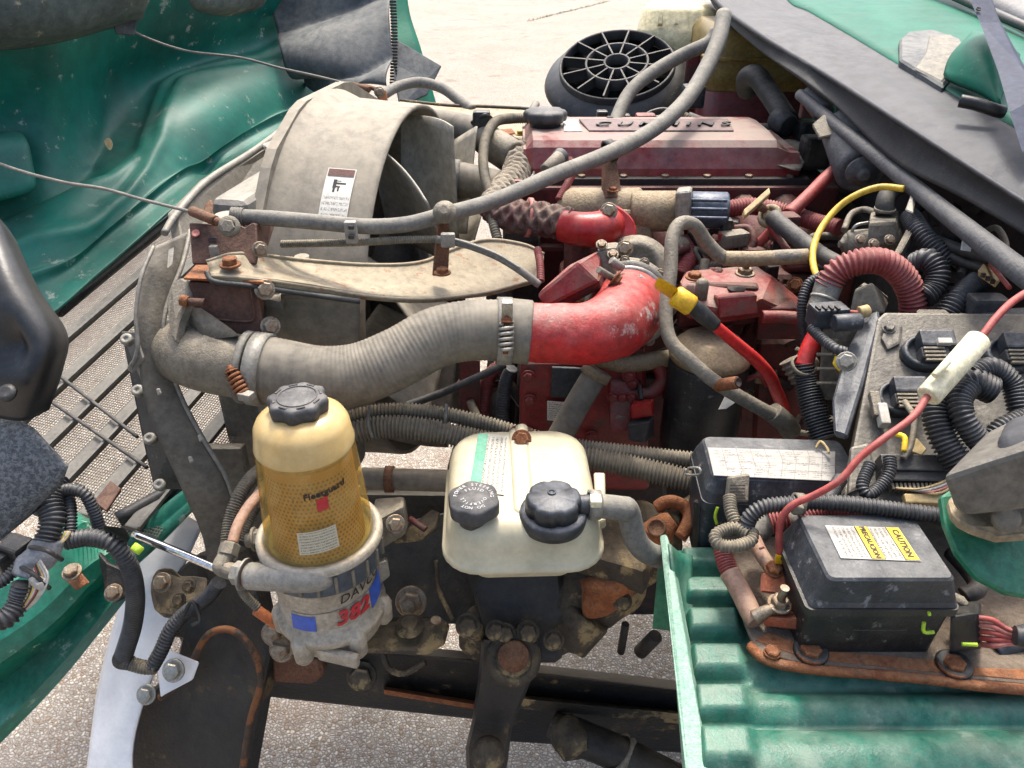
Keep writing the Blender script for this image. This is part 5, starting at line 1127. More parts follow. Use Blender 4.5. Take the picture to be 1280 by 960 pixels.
fwl.part('pressing', box(V((.775, 1.5, 1.3)), X*.012, Y*.3, Z*.1, .01), 'dark_grey')
wm_ = Thing('wiper_motor', 'grimy grey cylindrical wiper motor hanging under the cowl', 'motor')
wm_.part('can', cylp((1060, 160, 1.52), (1078, 215, 1.42), 32, 28, .15), 'rail_grey')
wm_.part('end_cap', lathe(U(1078, 213, 1.41), U(1078, 215, 1.42)-U(1060, 160, 1.52), [(.03, 0), (.03, .006), (.012, .008), (.012, .018), (.008, .022)], 24), 'rail_grey')
wm_.part('bracket', plate([(1015, 155, 1.5), (1030, 142, 1.5), (1048, 155, 1.48), (1042, 168, 1.47), (1024, 172, 1.48)], .008), 'alloy_cast')
wm_.part('fitting', cylp((1012, 118, 1.6), (1030, 142, 1.55), 13), 'rail_grey')
wm_.part('red_clip', bx(U(1010, 135, 1.6), .03, .02, .04, .004), 'engine_red_dark')
# ------------------------------------------------------------------ fuel filter
FX, FY = -.255, .773
fo = V((FX, FY, 0)); AC_ = math.atan2(-FY, -FX)
dv = Thing('fuel_filter', 'amber see-through fuel filter with grey collar and knob on cast base', 'fuel filter')
def ctext(s, z, r, size, ang, mat_, tilt=0., under=None, shear=0., nm='lettering', bold=0.):
    g_ = text(s, V((0, 0, 0)), X, Y, size, .0003, shear=shear, bold=bold)
    o = []
    for p in g_.v:
        a = ang+p.x/r; o.append(V((FX+math.cos(a)*(r+p.z), FY+math.sin(a)*(r+p.z), z+p.y+tilt*p.x)))
    g_.v = o; dv.part(nm, g_, mat_, under=under)
def cpatch(z0, z1, r0, r1, a0, a1, n=14, tilt=0.):
    v, uv, f = [], [], []
    for i in range(n+1):
        a = a0+(a1-a0)*i/n
        for j in range(2):
            rr = r0 if j == 0 else r1; v.append(V((FX+math.cos(a)*rr, FY+math.sin(a)*rr, (z0 if j == 0 else z1)+tilt*(i/n-.5)))); uv.append((i/n, j))
    for i in range(n): f.append((2*i, 2*i+2, 2*i+3, 2*i+1))
    return G(v, f, True, uv)
base_i = dv.part('cast_base', lathe(fo, Z, [(.045, 1.075), (.06, 1.08), (.068, 1.092), (.069, 1.112), (.076, 1.116), (.076, 1.128), (.069, 1.132), (.07, 1.21), (.074, 1.215)], 40), 'filter_cast')
for k, (da, z) in enumerate(((-.75, 1.115), (.35, 1.118), (1.3, 1.12), (2.2, 1.12), (-1.7, 1.12), (3.0, 1.12))):
    a = AC_+da; p = V((FX+math.cos(a)*.07, FY+math.sin(a)*.07, z))
    dv.part('base_boss', lathe(p-Z*.035, Z, [(.009, 0), (.013, .006), (.014, .035), (.010, .045), (0, .048)], 16), 'filter_cast', under=base_i)
dv.part('foot_rib', bx(V((FX+.02, FY-.072, 1.098)), .06, .012, .022, .005, 15), 'filter_cast', under=base_i)
lab = dv.part('base_label', cpatch(1.15, 1.18, .0715, .0705, AC_-.85, AC_+1.25, 24, .012), 'lbl_cream', under=base_i)
dv.parts[lab][2] = 'filter_cast'
dv.part('blue_panel', cpatch(1.152, 1.187, .0725, .0712, AC_+.78, AC_+1.25, 8, .008), 'blue_label', under=base_i)
dv.part('blue_panel', cpatch(1.146, 1.172, .0725, .0712, AC_-.85, AC_-.35, 8, .003), 'blue_label', under=base_i)
ctext('382', 1.166, .0728, .034, AC_+.36, 'red_print', .07, base_i, .2, bold=.0012)
ctext('DAVCO', 1.2, .0722, .02, AC_+.62, 'black_print', .1, base_i, .2)
ctext('fuel pro', 1.139, .0716, .013, AC_-.5, 'red_print', .05, base_i, .2)
for f_ in dv.parts:
    if f_[0] == 'lettering' and f_[1].v and False: pass
del dv.parts[-1]
ci = dv.part('collar', lathe(fo, Z, [(.075, 1.214), (.079, 1.216), (.0795, 1.25), (.082, 1.253), (.082, 1.257), (.077, 1.262), (.068, 1.262), (.066, 1.255)], 48), 'collar_grey')
dv.part('collar_top_rim', lathe(fo, Z, [(.0825, 1.2515), (.0828, 1.258), (.079, 1.2628), (.073, 1.2632), (.0725, 1.26)], 48, cap=False), 'filter_cast', under=ci)
for i in range(22):
    a = 2*math.pi*i/22; d = V((math.cos(a), math.sin(a), 0))
    dv.part('collar_rib', box(fo+d*.0800+Z*1.233, d*.0025, Z.cross(d)*.0022, Z*.014, .0012), 'alloy_cast', under=ci)
bp = [(.0715, 1.256), (.0700, 1.268), (.0662, 1.32), (.0605, 1.402)]
dv.part('clear_bowl', lathe(fo, Z, bp, 48, cap=False), 'bowl_amber')
dv.part('bowl_dome', lathe(fo, Z, [(.0605, 1.402), (.0612, 1.405), (.0598, 1.41), (.0572, 1.43), (.053, 1.438), (.042, 1.447), (.03, 1.449)], 48, cap=False), 'bowl_gold')
eg_ = []
n = 48
v, uv, f = [], [], []
for i in range(n+1):
    a = 2*math.pi*i/n
    for r, z, t in ((.0600, 1.25, 0), (.0545, 1.392, 1)): v.append(V((FX+math.cos(a)*r, FY+math.sin(a)*r, z))); uv.append((i/n, t))
for i in range(n): f.append((2*i, 2*i+2, 2*i+3, 2*i+1))
ei = dv.part('filter_element', G(v, f, True, uv), 'element_yellow')
dv.part('element_cap', lathe(fo, Z, [(.0545, 1.392), (.05, 1.397), (.0, 1.397)], 32), 'wire_tan', under=ei)
ctext('Fleetguard', 1.368, .0632, .0125, AC_+.22, 'black_print', .12, ei, bold=.0003)
dv.part('red_square', cpatch(1.343, 1.361, .0648, .0642, AC_+.02, AC_+.24, 4, .003), 'red_print', under=ei)
dv.part('instruction_label', cpatch(1.282, 1.316, .0692, .0668, AC_-.42, AC_+.3, 8, .004), 'lbl_cream')
for k in range(5):
    a = AC_-.45+.02*k; dv.part('pencil_mark', tubew([V((FX+math.cos(a)*.0626, FY+math.sin(a)*.0626, 1.365-.014*k)), V((FX+math.cos(a+.06)*.0628, FY+math.sin(a+.06)*.0628, 1.362-.014*k)), V((FX+math.cos(a+.03)*.0628, FY+math.sin(a+.03)*.0628, 1.356-.014*k))], .0005, 5, 4), 'black_print')
ki = dv.part('knob', lathe(fo, Z, [(.028, 1.445), (.030, 1.447), (.033, 1.45), (.0345, 1.462), (.033, 1.467), (.029, 1.4685), (.0, 1.4675)], 64, lobe=lambda a, h: 1+.075*math.cos(8*a) if h > 1.448 else .95), 'cap_charcoal')
dv.part('knob_ring', lathe(fo, Z, [(.024, 1.467), (.024, 1.4695), (.0225, 1.4695), (.0225, 1.467)], 32, cap=False), 'cap_charcoal', under=ki)
for i in range(8):
    a = 2*math.pi*(i+.5)/8; d = V((math.cos(a), math.sin(a), 0))
    dv.part('knob_slot', box(fo+d*.0275+Z*1.4688, d*.0012, Z.cross(d)*.005, Z*.0006, 0), 'plastic_black', under=ki)
dv.part('inlet_arm', tube([(412, 718, .985, 14), (398, 722, .965, 17), (375, 724, .962, 17), (345, 722, .97, 17), (313, 720, .985, 17)], 17, 24), 'alloy_pale')
dv.part('arm_end', cylp((314, 720, .985), (302, 718, .99), 14), 'bolt_rust')
dv.part('brass_nut', bolt(U(306, 718, .988), U(296, 716, .99)-U(306, 718, .988), .014, 1.0), 'alloy_pale')
dv.part('elbow_fitting', tube([(300, 717, .99), (283, 712, .992), (276, 708, .992), (282, 696, 1.0), (288, 682, 1.01)], 10.5, 14), 'alloy_cast')
dv.part('fitting_nut', bolt(U(284, 694, 1.0), U(290, 675, 1.01)-U(284, 694, 1.0), .012, 1.2, 0), 'alloy_cast')
dv.part('side_fitting', cylp((308, 676, 1.05), (335, 672, 1.05), 9), 'alloy_cast')
dv.part('side_nut', bolt(U(318, 674, 1.05), U(335, 672, 1.05)-U(308, 676, 1.05), .012, 1.2, 1.4), 'alloy_cast')
dv.part('bracket_arm', hexa([U(*p) for p in ((472, 690, 1.08), (508, 668, 1.08), (512, 655, 1.16), (480, 668, 1.16), (462, 655, 1.06), (505, 632, 1.06), (506, 620, 1.14), (468, 622, 1.14))], .006, 2), 'alloy_cast')
dv.part('bracket_bolt', bolt(U(494, 655, 1.05), (.2, -.8, .5), .009), 'bolt_steel')
dv.part('bracket_tab', plate([(470, 676, 1.12), (508, 660, 1.13), (540, 636, 1.16), (550, 640, 1.15), (545, 660, 1.13), (525, 674, 1.12), (480, 678, 1.12)], .008), 'frame_grime')
dv.part('bracket_link', cylp((512, 648, 1.12), (532, 662, 1.11), 4), 'engine_red_dark')
dv.part('side_lug', hexa([U(*p) for p in ((470, 735, 1.08), (488, 720, 1.08), (486, 715, 1.12), (470, 725, 1.12), (468, 708, 1.06), (484, 700, 1.06), (484, 695, 1.1), (468, 700, 1.1))], .004), 'alloy_pale')
# hoses round the filter
fh1 = Thing('fuel_supply_hose', 'tan fuel hose in ribbed conduit rising left of fuel filter', 'hose')
fh1.part('hose', tube([(290, 680, 1.01), (298, 655, 1.03), (312, 632, 1.06), (330, 612, 1.1)], 7, 12), 'brown_hose')
fh1.part('conduit', corr([(320, 628, 1.08), (330, 612, 1.1), (345, 595, 1.14)], 9.5, 2.8), 'conduit_grey')
fh2 = Thing('fuel_return_conduit', 'ribbed grey conduit curving behind tan fuel hose', 'conduit')
fh2.part('conduit', corr([(284, 678, 1.08), (288, 650, 1.09), (298, 622, 1.1), (312, 600, 1.12), (325, 588, 1.15)], 9, 2.8), 'conduit_grey')
fh2.part('conduit', corr([(302, 676, 1.1), (312, 650, 1.11), (322, 630, 1.12)], 7, 2.6), 'conduit_grey')
oh = Thing('orange_fuel_line', 'orange fuel line leaving ribbed conduit below the filter', 'hose')
oh.part('conduit', corr([(296, 720, 1.05), (305, 742, 1.07), (322, 760, 1.08)], 6, 2.8), 'conduit_grey')
oh.part('line', tube([(320, 762, 1.08), (340, 776, 1.09), (360, 788, 1.1), (372, 794, 1.11)], 7, 12), 'orange_hose')
oh.part('fitting', cylp((360, 788, 1.1), (376, 798, 1.11), 8), 'bolt_steel')
oh.part('valve', cylp((368, 800, 1.11), (368, 815, 1.12), 5), 'bolt_steel')
mb = Thing('filter_mount_bracket', 'black greasy steel bracket plate carrying the fuel filter base', 'bracket')
mb.part('shelf', plate([(338, 800, 1.15), (372, 790, 1.17), (470, 768, 1.18), (548, 768, 1.19), (562, 778, 1.19), (556, 800, 1.16), (535, 813, 1.14), (430, 808, 1.12), (380, 808, 1.13)], .012, b=.003), 'frame_grime')
mb.part('washer', lathe(U(512, 784, 1.155), Z, [(.022, 0), (.022, .004), (.012, .005), (.012, .012)], 20), 'frame_grime')
mb.part('washer', lathe(U(545, 777, 1.165), Z, [(.008, 0), (.008, .004)], 14), 'bolt_steel')
mb.part('block', bx(U(480, 772, 1.12), .016, .014, .016, .003, 20), 'frame_grime')
mb.part('upright', plate([(474, 660, 1.3), (560, 640, 1.34), (612, 700, 1.32), (604, 780, 1.32), (470, 780, 1.27)], .02), 'frame_black')
mb.part('upright_nut', bolt(U(514, 752, 1.22), (0, -.85, .5), .017, stud=1.), 'bolt_steel')
mb.part('rolled_edge', tube([(545, 700, 1.3), (548, 735, 1.29), (558, 758, 1.27), (566, 775, 1.26)], 3, 8), 'frame_grime')
for x, y, r in ((342, 792, .013), (352, 812, .013)):
    mb.part('bolt', bolt(U(x, y, 1.19), (-.1, -.8, .5), r), 'bolt_steel')
# ------------------------------------------------------------------ power steering reservoir
ps = Thing('steering_fluid_reservoir', 'cream plastic power steering reservoir with two dark caps', 'reservoir')
RC = V((.012, .825, 0))
def rs(z, w_, d, r, dy=0.): return rrect(RC+V((0, dy, z)), w_, d, r, -2, 6)
ps.part('tank', loft([rs(1.205, .13, .165, .02), rs(1.211, .14, .175, .025), rs(1.240, .150, .188, .03), rs(1.2445, .160, .198, .03), rs(1.2475, .204, .238, .045), rs(1.2505, .2115, .2455, .05), rs(1.2555, .2115, .2455, .05), rs(1.2585, .207, .241, .048), rs(1.2605, .203, .237, .046), rs(1.285, .1985, .231, .046), rs(1.300, .191, .223, .046), rs(1.309, .181, .212, .045), rs(1.3145, .165, .195, .04), rs(1.316, .14, .17, .035)], True), 'tank_plastic')
ps.part('centre_ridge', loft([rrect(V((.012, .835, 1.303)), .03, .2, .01, -2), rrect(V((.012, .835, 1.3165)), .026, .19, .012, -2), rrect(V((.012, .835, 1.3185)), .018, .18, .008, -2)], True), 'tank_plastic')
cL = UZ(592, 620, 1.345); cR = UZ(692, 618, 1.345)
lc = ps.part('filler_cap', lathe(V((cL.x, cL.y, 1.31)), Z, [(.02, -.004), (.02, .012), (.030, .013), (.0315, .016), (.0315, .030), (.030, .034), (.0, .0345)], 48, lobe=lambda a, h: (1+.05*math.cos(6*a+.5)) if h > .0125 else 1), 'cap_charcoal', label='grey hexagonal filler cap')
for s_, a0, rr, sz, fl_ in (('POWER STEERING', 90, .0225, .0068, 1), ('FLUID', 90, .0145, .0068, 1), ('OVERFILL', 270, .0145, .0065, 1), ('DO NOT', 270, .0222, .0065, 1)):
    L = len(s_)
    for i, ch in enumerate(s_):
        if ch == ' ': continue
        st_ = math.degrees(sz*.78/rr); 
        a = math.radians(a0-(i-(L-1)/2)*st_)
        d = V((math.cos(a), math.sin(a), 0)); up = d; xd = V((d.y, -d.x, 0))
        ps.part('cap_letter', text(ch, V((cL.x, cL.y, 1.3446))+d*rr, xd, up, sz, .0002), 'white_print', under=lc)
rcp = ps.part('return_cap', lathe(V((cR.x, cR.y, 1.305)), Z, [(.041, -.004), (.0425, .004), (.0425, .012), (.0405, .015), (.034, .016)], 48), 'cap_black', label='round black cap with hose outlet')
ps.part('cap_top', lathe(V((cR.x, cR.y, 1.318)), Z, [(.035, 0), (.035, .018), (.0335, .023), (.030, .0255), (.0, .026)], 72, lobe=lambda a, h: 1-.09*max(0, math.cos(6*a+.6))**3), 'cap_black', under=rcp)
ps.part('cap_boss', lathe(V((cR.x-.002, cR.y+.005, 1.3435)), Z, [(.0055, 0), (.0055, .0022), (.0035, .0022), (.0035, .001), (0, .001)], 16), 'cap_black', under=rcp)
ps.part('outlet_spigot', tubew([V((cR.x+.03, cR.y+.004, 1.325)), V((cR.x+.062, cR.y+.008, 1.322))], .013, 18), 'cap_black')
ps.part('hose_clamp', ring(V((cR.x+.052, cR.y+.007, 1.323)), V((1, .1, -.1)), .0165, .014, .0025), 'alloy_pale')
ps.part('clamp_screw', bx(V((cR.x+.052, cR.y-.004, 1.338)), .014, .016, .01, .002), 'cream_plastic')
tp_ = lambda px, py: UZ(px, py, 1.316)
ps.part('label', quad(tp_(586, 615), tp_(630, 620), tp_(636, 546), tp_(598, 544), .002), 'lbl_steer')
ps.part('label_band', quad(tp_(586, 615), tp_(600, 616.5), tp_(610, 544.6), tp_(598, 544), .003), 'green_print')
ps.part('strap', plate([(630, 546, 1.13), (640, 532, 1.14), (652, 528, 1.14), (664, 534, 1.14), (672, 546, 1.13), (662, 544, 1.13), (652, 538, 1.13), (640, 545, 1.13)], .006), 'rust')
ps.part('strap_post', cylp((652, 535, 1.12), (652, 550, 1.1), 8), 'tank_plastic')
ps.part('strap_bolt', bolt(U(652, 549, 1.095), V((0, -.8, .6)), .0095, 1.), 'bolt_rust')
ps.part('side_wing', plate([(742, 590, 1.05), (756, 590, 1.05), (757, 650, 1.0), (745, 655, 1.0)], .02), 'tank_plastic')
single('steering_return_hose', tubew([V((cR.x+.045, cR.y+.006, 1.323)), V((cR.x+.085, cR.y+.006, 1.318)), U(785, 640, .98), U(795, 675, 1.0), U(812, 692, 1.03), U(840, 700, 1.08)], .0155, 18), 'hose_rubber', 'short grey return hose bending down from black reservoir cap', 'hose')
# ------------------------------------------------------------------ steering gear and chassis
sg = Thing('steering_gear', 'rusty greasy steering gear casting below the fluid reservoir', 'steering gear')
sg.part('body', tube([(600, 790, 1.36, 40), (640, 775, 1.33, 52), (690, 755, 1.3, 58), (750, 715, 1.28, 58), (800, 680, 1.26, 50), (832, 668, 1.26, 38)], 55, 26).lump(.02, 22, 3), 'frame_grime')
sg.part('end_cover', cylp((700, 790, 1.25), (735, 760, 1.24), 40, 24).lump(.01, 30), 'frame_grime')
sg.part('rust_face', tube([(730, 745, 1.215, 22), (760, 735, 1.2, 30), (790, 715, 1.2, 24)], 25, 18).lump(.018, 28, 5), 'rust_orange')
sg.part('flange', bx(U(770, 690, 1.2), .12, .1, .05, .012, 25).lump(.015, 25), 'frame_grime')
sg.part('hanger', plate([(590, 735, 1.22), (610, 700, 1.22), (700, 700, 1.22), (712, 790, 1.2), (700, 830, 1.2), (620, 830, 1.2), (600, 790, 1.22)], .05, b=.008), 'frame_black')
sg.part('hanger_foot', plate([(572, 780, 1.22), (585, 758, 1.24), (604, 748, 1.24), (602, 792, 1.2), (585, 798, 1.2)], .03, b=.006), 'frame_grime')
for x, y, r in ((585, 782, .013), (620, 788, .011), (632, 792, .011), (692, 800, .011), (660, 790, .012), (778, 752, .010)):
    sg.part('bolt', bolt(U(x, y, 1.17), (-.05, -.85, .5), r), 'frame_grime')
pa = Thing('pitman_arm', 'long grimy black pitman arm hanging below the steering gear', 'lever')
pa.part('arm', loft([[U(*p) for p in ((606, 800, 1.17), (672, 800, 1.17), (676, 800, 1.24), (602, 800, 1.24))], [U(*p) for p in ((602, 845, 1.19), (660, 850, 1.19), (664, 850, 1.26), (598, 845, 1.26))], [U(*p) for p in ((594, 900, 1.23), (636, 910, 1.23), (640, 910, 1.3), (590, 900, 1.3))], [U(*p) for p in ((586, 935, 1.25), (632, 940, 1.25), (636, 940, 1.32), (582, 935, 1.32))], [U(*p) for p in ((588, 980, 1.28), (626, 985, 1.28), (630, 985, 1.35), (584, 980, 1.35))]], False), 'frame_black')
pa.part('splined_boss', lathe(U(642, 822, 1.175), (0, -.8, .6), [(.042, -.01), (.042, .008), (.03, .012), (.026, .008), (.026, .014), (.022, .016)], 24), 'frame_grime')
pa.part('rust_disc', lathe(U(642, 820, 1.16), (0, -.8, .6), [(.024, 0), (.023, .006), (.0, .007)], 20), 'rust')
pa.part('ball_end', lathe(U(610, 945, 1.2), (0, -.75, .65), [(.026, -.02), (.027, 0), (.02, .012), (0, .016)], 20), 'frame_grime')
fr_ = Thing('frame_rail', 'black steel chassis frame rail crossing below the fuel filter', 'frame')
fr_.part('rail', hexa([U(*p) for p in ((318, 870, 1.45), (640, 905, 1.45), (640, 890, 1.55), (318, 855, 1.55), (318, 800, 1.33), (640, 830, 1.33), (640, 818, 1.43), (318, 790, 1.43))], .008, 2), 'frame_black')
fr_.part('lower_flange', hexa([U(*p) for p in ((480, 868, 1.36), (625, 892, 1.36), (625, 884, 1.44), (480, 860, 1.44), (480, 862, 1.355), (625, 886, 1.355), (625, 878, 1.44), (480, 854, 1.44))], .002), 'rust_orange')
fr_.part('rub_mark', tube([(478, 815, 1.315), (486, 835, 1.32), (505, 842, 1.32), (532, 828, 1.315)], 4, 8), 'frame_grime')
fr_.part('bolt', bolt(U(452, 845, 1.35), (0, -.85, .5), .018), 'frame_grime')
fr_.part('rust_bracket', plate([(338, 820, 1.34), (400, 828, 1.34), (405, 845, 1.35), (390, 858, 1.36), (340, 855, 1.36)], .03, b=.006), 'rust')
fa = Thing('front_axle_beam', 'dark front axle beam and spring above shaded gravel', 'axle')
fa.part('beam', hexa([U(*p) for p in ((600, 925, 1.8), (900, 945, 1.8), (900, 935, 1.95), (600, 915, 1.95), (640, 838, 1.6), (900, 868, 1.6), (900, 856, 1.75), (640, 826, 1.75))], .012, 2), 'frame_black')
fa.part('beam_rib', hexa([U(*p) for p in ((640, 885, 1.63), (900, 910, 1.63), (900, 905, 1.68), (640, 880, 1.68), (640, 872, 1.6), (900, 898, 1.6), (900, 893, 1.66), (640, 867, 1.66))], .004), 'frame_grime')
fa.part('brake_hanger', cylp((782, 780, 1.5), (776, 815, 1.55), 5), 'frame_black')
fa.part('brake_hanger', cylp((820, 795, 1.5), (800, 815, 1.55), 9), 'frame_black')
fa.part('spring_leaf', hexa([U(*p) for p in ((330, 735, 1.9), (640, 735, 1.9), (640, 720, 2.1), (330, 720, 2.1), (330, 715, 1.85), (640, 715, 1.85), (640, 700, 2.05), (330, 700, 2.05))], .01), 'frame_black')
dl = Thing('drag_link', 'grimy drag link tube sloping down toward the camera side', 'rod')
dl.part('tube', tube([(690, 905, 1.62, 16), (720, 920, 1.6, 22), (780, 945, 1.55, 22), (860, 985, 1.48, 22)], 22, 20), 'frame_black')
dl.part('boot', tube([(700, 905, 1.6, 20), (715, 925, 1.58, 24), (722, 945, 1.56, 18)], 20, 16).lump(.008, 40), 'frame_grime')
dl.part('clamp', ring(U(775, 943, 1.55), V((.6, -.2, -.5)), PX(24, 1.55), .014, .004), 'alloy_cast')
sh3 = Thing('steering_shaft_joint', 'rusty orange universal joint yoke beside the fuse box', 'joint')
sh3.part('yoke', tube([(812, 672, 1.16, 15), (826, 662, 1.15, 18), (840, 650, 1.15, 14)], 16, 14).lump(.006, 50), 'rust_orange')
sh3.part('fork', tube([(820, 634, 1.16), (838, 626, 1.15), (856, 634, 1.15), (862, 650, 1.14), (850, 672, 1.13)], 8, 12).lump(.004, 50), 'rust_orange')
sh3.part('bearing_cap', lathe(U(821, 660, 1.125), (-.3, -.6, .7), [(.013, -.008), (.014, 0), (.011, .003), (.011, .001), (0, .002)], 20), 'rust')
sh3.part('shaft', tube([(836, 655, 1.16), (870, 630, 1.25), (930, 590, 1.4)], 14, 14), 'frame_grime')
# lower pipes, twin conduits
lp = Thing('lower_coolant_pipe', 'grey lower coolant pipe with rusty clamp behind reservoir', 'pipe')
lp.part('pipe', cylp((452, 598, 1.26), (600, 602, 1.26), 14, 22), 'hose_grey')
lp.part('clamp', ring(U(487, 599, 1.26), V((1, 0, 0)), PX(14.6, 1.26), .014, .003), 'rust')
lp.part('bend', tube([(460, 598, 1.26), (440, 596, 1.27), (420, 590, 1.3)], 9, 14), 'bolt_steel')
lp.part('under_beam', hexa([U(*p) for p in ((430, 650, 1.4), (640, 655, 1.4), (640, 640, 1.5), (430, 635, 1.5), (430, 618, 1.36), (640, 620, 1.36), (640, 610, 1.45), (430, 608, 1.45))], .006), 'dark_grey')
tc = Thing('twin_harness_conduits', 'pair of thick ribbed grey harness conduits sweeping past the reservoir', 'conduit')
tc.part('conduit', corr([(380, 555, 1.2), (430, 526, 1.2), (480, 514, 1.2), (540, 516, 1.2), (600, 528, 1.21), (660, 545, 1.22), (720, 558, 1.22), (790, 566, 1.2), (880, 576, 1.18)], 10.5, 4.0, .14), 'conduit_grey')
tc.part('conduit', corr([(380, 572, 1.19), (430, 546, 1.18), (480, 534, 1.18), (540, 538, 1.18), (600, 552, 1.19), (680, 566, 1.21), (750, 575, 1.2), (820, 590, 1.18), (880, 606, 1.16)], 15.5, 4.2, .12, 14), 'conduit_grey')
for x, y, a in ((462, 528, 0), (556, 524, 0), (775, 582, 0)):
    tc.part('cable_tie', ring(U(x, y, 1.185), V((1, 0, -.2)), PX(23, 1.185), .007, .002), 'hose_rubber')
del tc.parts[-3:]
tc.part('cable_tie', tube([(462, 508, 1.17), (460, 528, 1.15), (466, 548, 1.16)], 2.2, 6), 'hose_rubber')
tc.part('cable_tie', tube([(558, 506, 1.18), (557, 520, 1.17), (556, 532, 1.18)], 2.2, 6), 'hose_rubber')
gp_ = Thing('grey_oil_drain_pipe', 'slanted grey pipe crossing the red pump housing', 'pipe')
gp_.part('pipe', tube([(748, 462, 1.3), (725, 500, 1.31), (700, 545, 1.33), (680, 580, 1.34)], 16, 20), 'hose_grey')
gp_.part('clamp', ring(U(745, 467, 1.3), U(748, 462, 1.3)-U(725, 500, 1.31), PX(17, 1.3), .016, .003), 'engine_tan')
rp_ = Thing('red_dusty_cross_pipe', 'dusty tan and red pipe passing below the charge elbow', 'pipe')
rp_.part('pipe', tube([(740, 445, 1.36), (780, 455, 1.36), (820, 450, 1.36), (850, 446, 1.36)], 11, 16), 'engine_tan')
rp_.part('branch', tube([(822, 452, 1.36), (828, 475, 1.37), (812, 492, 1.38), (780, 494, 1.38)], 9, 14), 'engine_red')
rpl = Thing('red_sensor_plug', 'red and black sensor plug hanging beside the pump housing', 'connector')
rpl.part('plug', hexa([U(*p) for p in ((789, 525, 1.33), (816, 520, 1.33), (818, 515, 1.37), (792, 518, 1.37), (787, 508, 1.31), (814, 503, 1.31), (818, 498, 1.35), (792, 500, 1.35))], .004), 'engine_red_clean')
rpl.part('socket', hexa([U(*p) for p in ((785, 550, 1.35), (805, 555, 1.35), (818, 545, 1.4), (795, 540, 1.4), (784, 532, 1.32), (812, 528, 1.32), (818, 520, 1.36), (790, 522, 1.36))], .004), 'cap_charcoal')
rpl.part('lead', tube([(802, 500, 1.34), (800, 485, 1.36), (796, 470, 1.4)], 3, 8), 'wiring_dark')
# ------------------------------------------------------------------ right: filler pipe, dipstick, engine clutter
bp_ = Thing('bent_breather_pipe', 'bent grey steel breather pipe looping down in front of filter head', 'pipe')
bp_.part('pipe', tube([(1010, 320, 1.22), (975, 321, 1.23), (935, 325, 1.25), (905, 322, 1.24), (885, 305, 1.23), (868, 282, 1.21), (850, 280, 1.2), (840, 300, 1.19), (838, 340, 1.18), (832, 390, 1.17), (838, 425, 1.16), (862, 450, 1.15), (895, 478, 1.15), (940, 505, 1.17), (978, 525, 1.2)], 8.8, 18), 'alloy_cast')
bp_.part('branch', cylp((895, 482, 1.15), (922, 478, 1.12), 8, 18), 'bolt_rust')
bp_.part('branch_bore', lathe(U(922, 478, 1.119), U(922, 478, 1.12)-U(895, 482, 1.15), [(.0, .001), (.006, .001), (.007, .002), (.007, 0)], 14), 'engine_dark')
bp_.part('socket', tube([(965, 515, 1.19), (980, 527, 1.2), (988, 538, 1.22)], 13, 16), 'alloy_cast')
bp_.part('rust_sleeve', tube([(905, 323, 1.238), (950, 323, 1.238), (1010, 320, 1.22)], 9.3, 16), 'engine_tan')
ds = Thing('oil_dipstick', 'yellow dipstick handle on black neck of red dipstick tube', 'dipstick')
dd = U(970, 490, 1.25)-U(862, 375, 1.1)
ds.part('grip', hexa([U(*p) for p in ((817, 356, 1.1), (840, 370, 1.1), (838, 374, 1.12), (818, 361, 1.12), (822, 345, 1.075), (848, 360, 1.075), (849, 365, 1.1), (822, 351, 1.1))], .003, 2), 'yellow_dipstick')
ds.part('cap', cylp((842, 368, 1.1), (866, 384, 1.1), 13.5, 16, .2), 'yellow_dipstick')
ds.part('neck', tube([(862, 380, 1.1, 10), (878, 393, 1.11, 11), (894, 407, 1.12, 9)], 10, 16), 'plastic_black')
ds.part('tube', tube([(890, 404, 1.12, 7.5), (915, 425, 1.15, 7.5), (945, 450, 1.19, 8), (962, 470, 1.23, 8), (970, 488, 1.28, 8), (976, 502, 1.36, 8), (980, 512, 1.46, 8)], 7.5, 16), 'red_tube')
tf = Thing('tee_handle_valve', 'tan tee-shaped valve handle on rusty disc by red hoses', 'valve')
tf.part('bar', box(U(945, 255, 1.36), (U(962, 240, 1.36)-U(930, 268, 1.36))*.5, V((0, -.3, .5))*.012, V((0, .5, .3))*.012, .002), 'wire_tan')
tf.part('stem', cylp((948, 258, 1.36), (965, 266, 1.4), 5), 'rust')
tf.part('disc', lathe(U(962, 270, 1.38), V((-.6, -.5, .5)), [(.02, -.004), (.0225, 0), (.02, .006), (.012, .007), (.012, .004), (.007, .005), (.007, .012)], 24), 'engine_tan')
tf.part('handle_hose', tube([(966, 272, 1.36), (990, 292, 1.32), (1025, 318, 1.26), (1050, 332, 1.22)], 11, 16), 'hose_black')
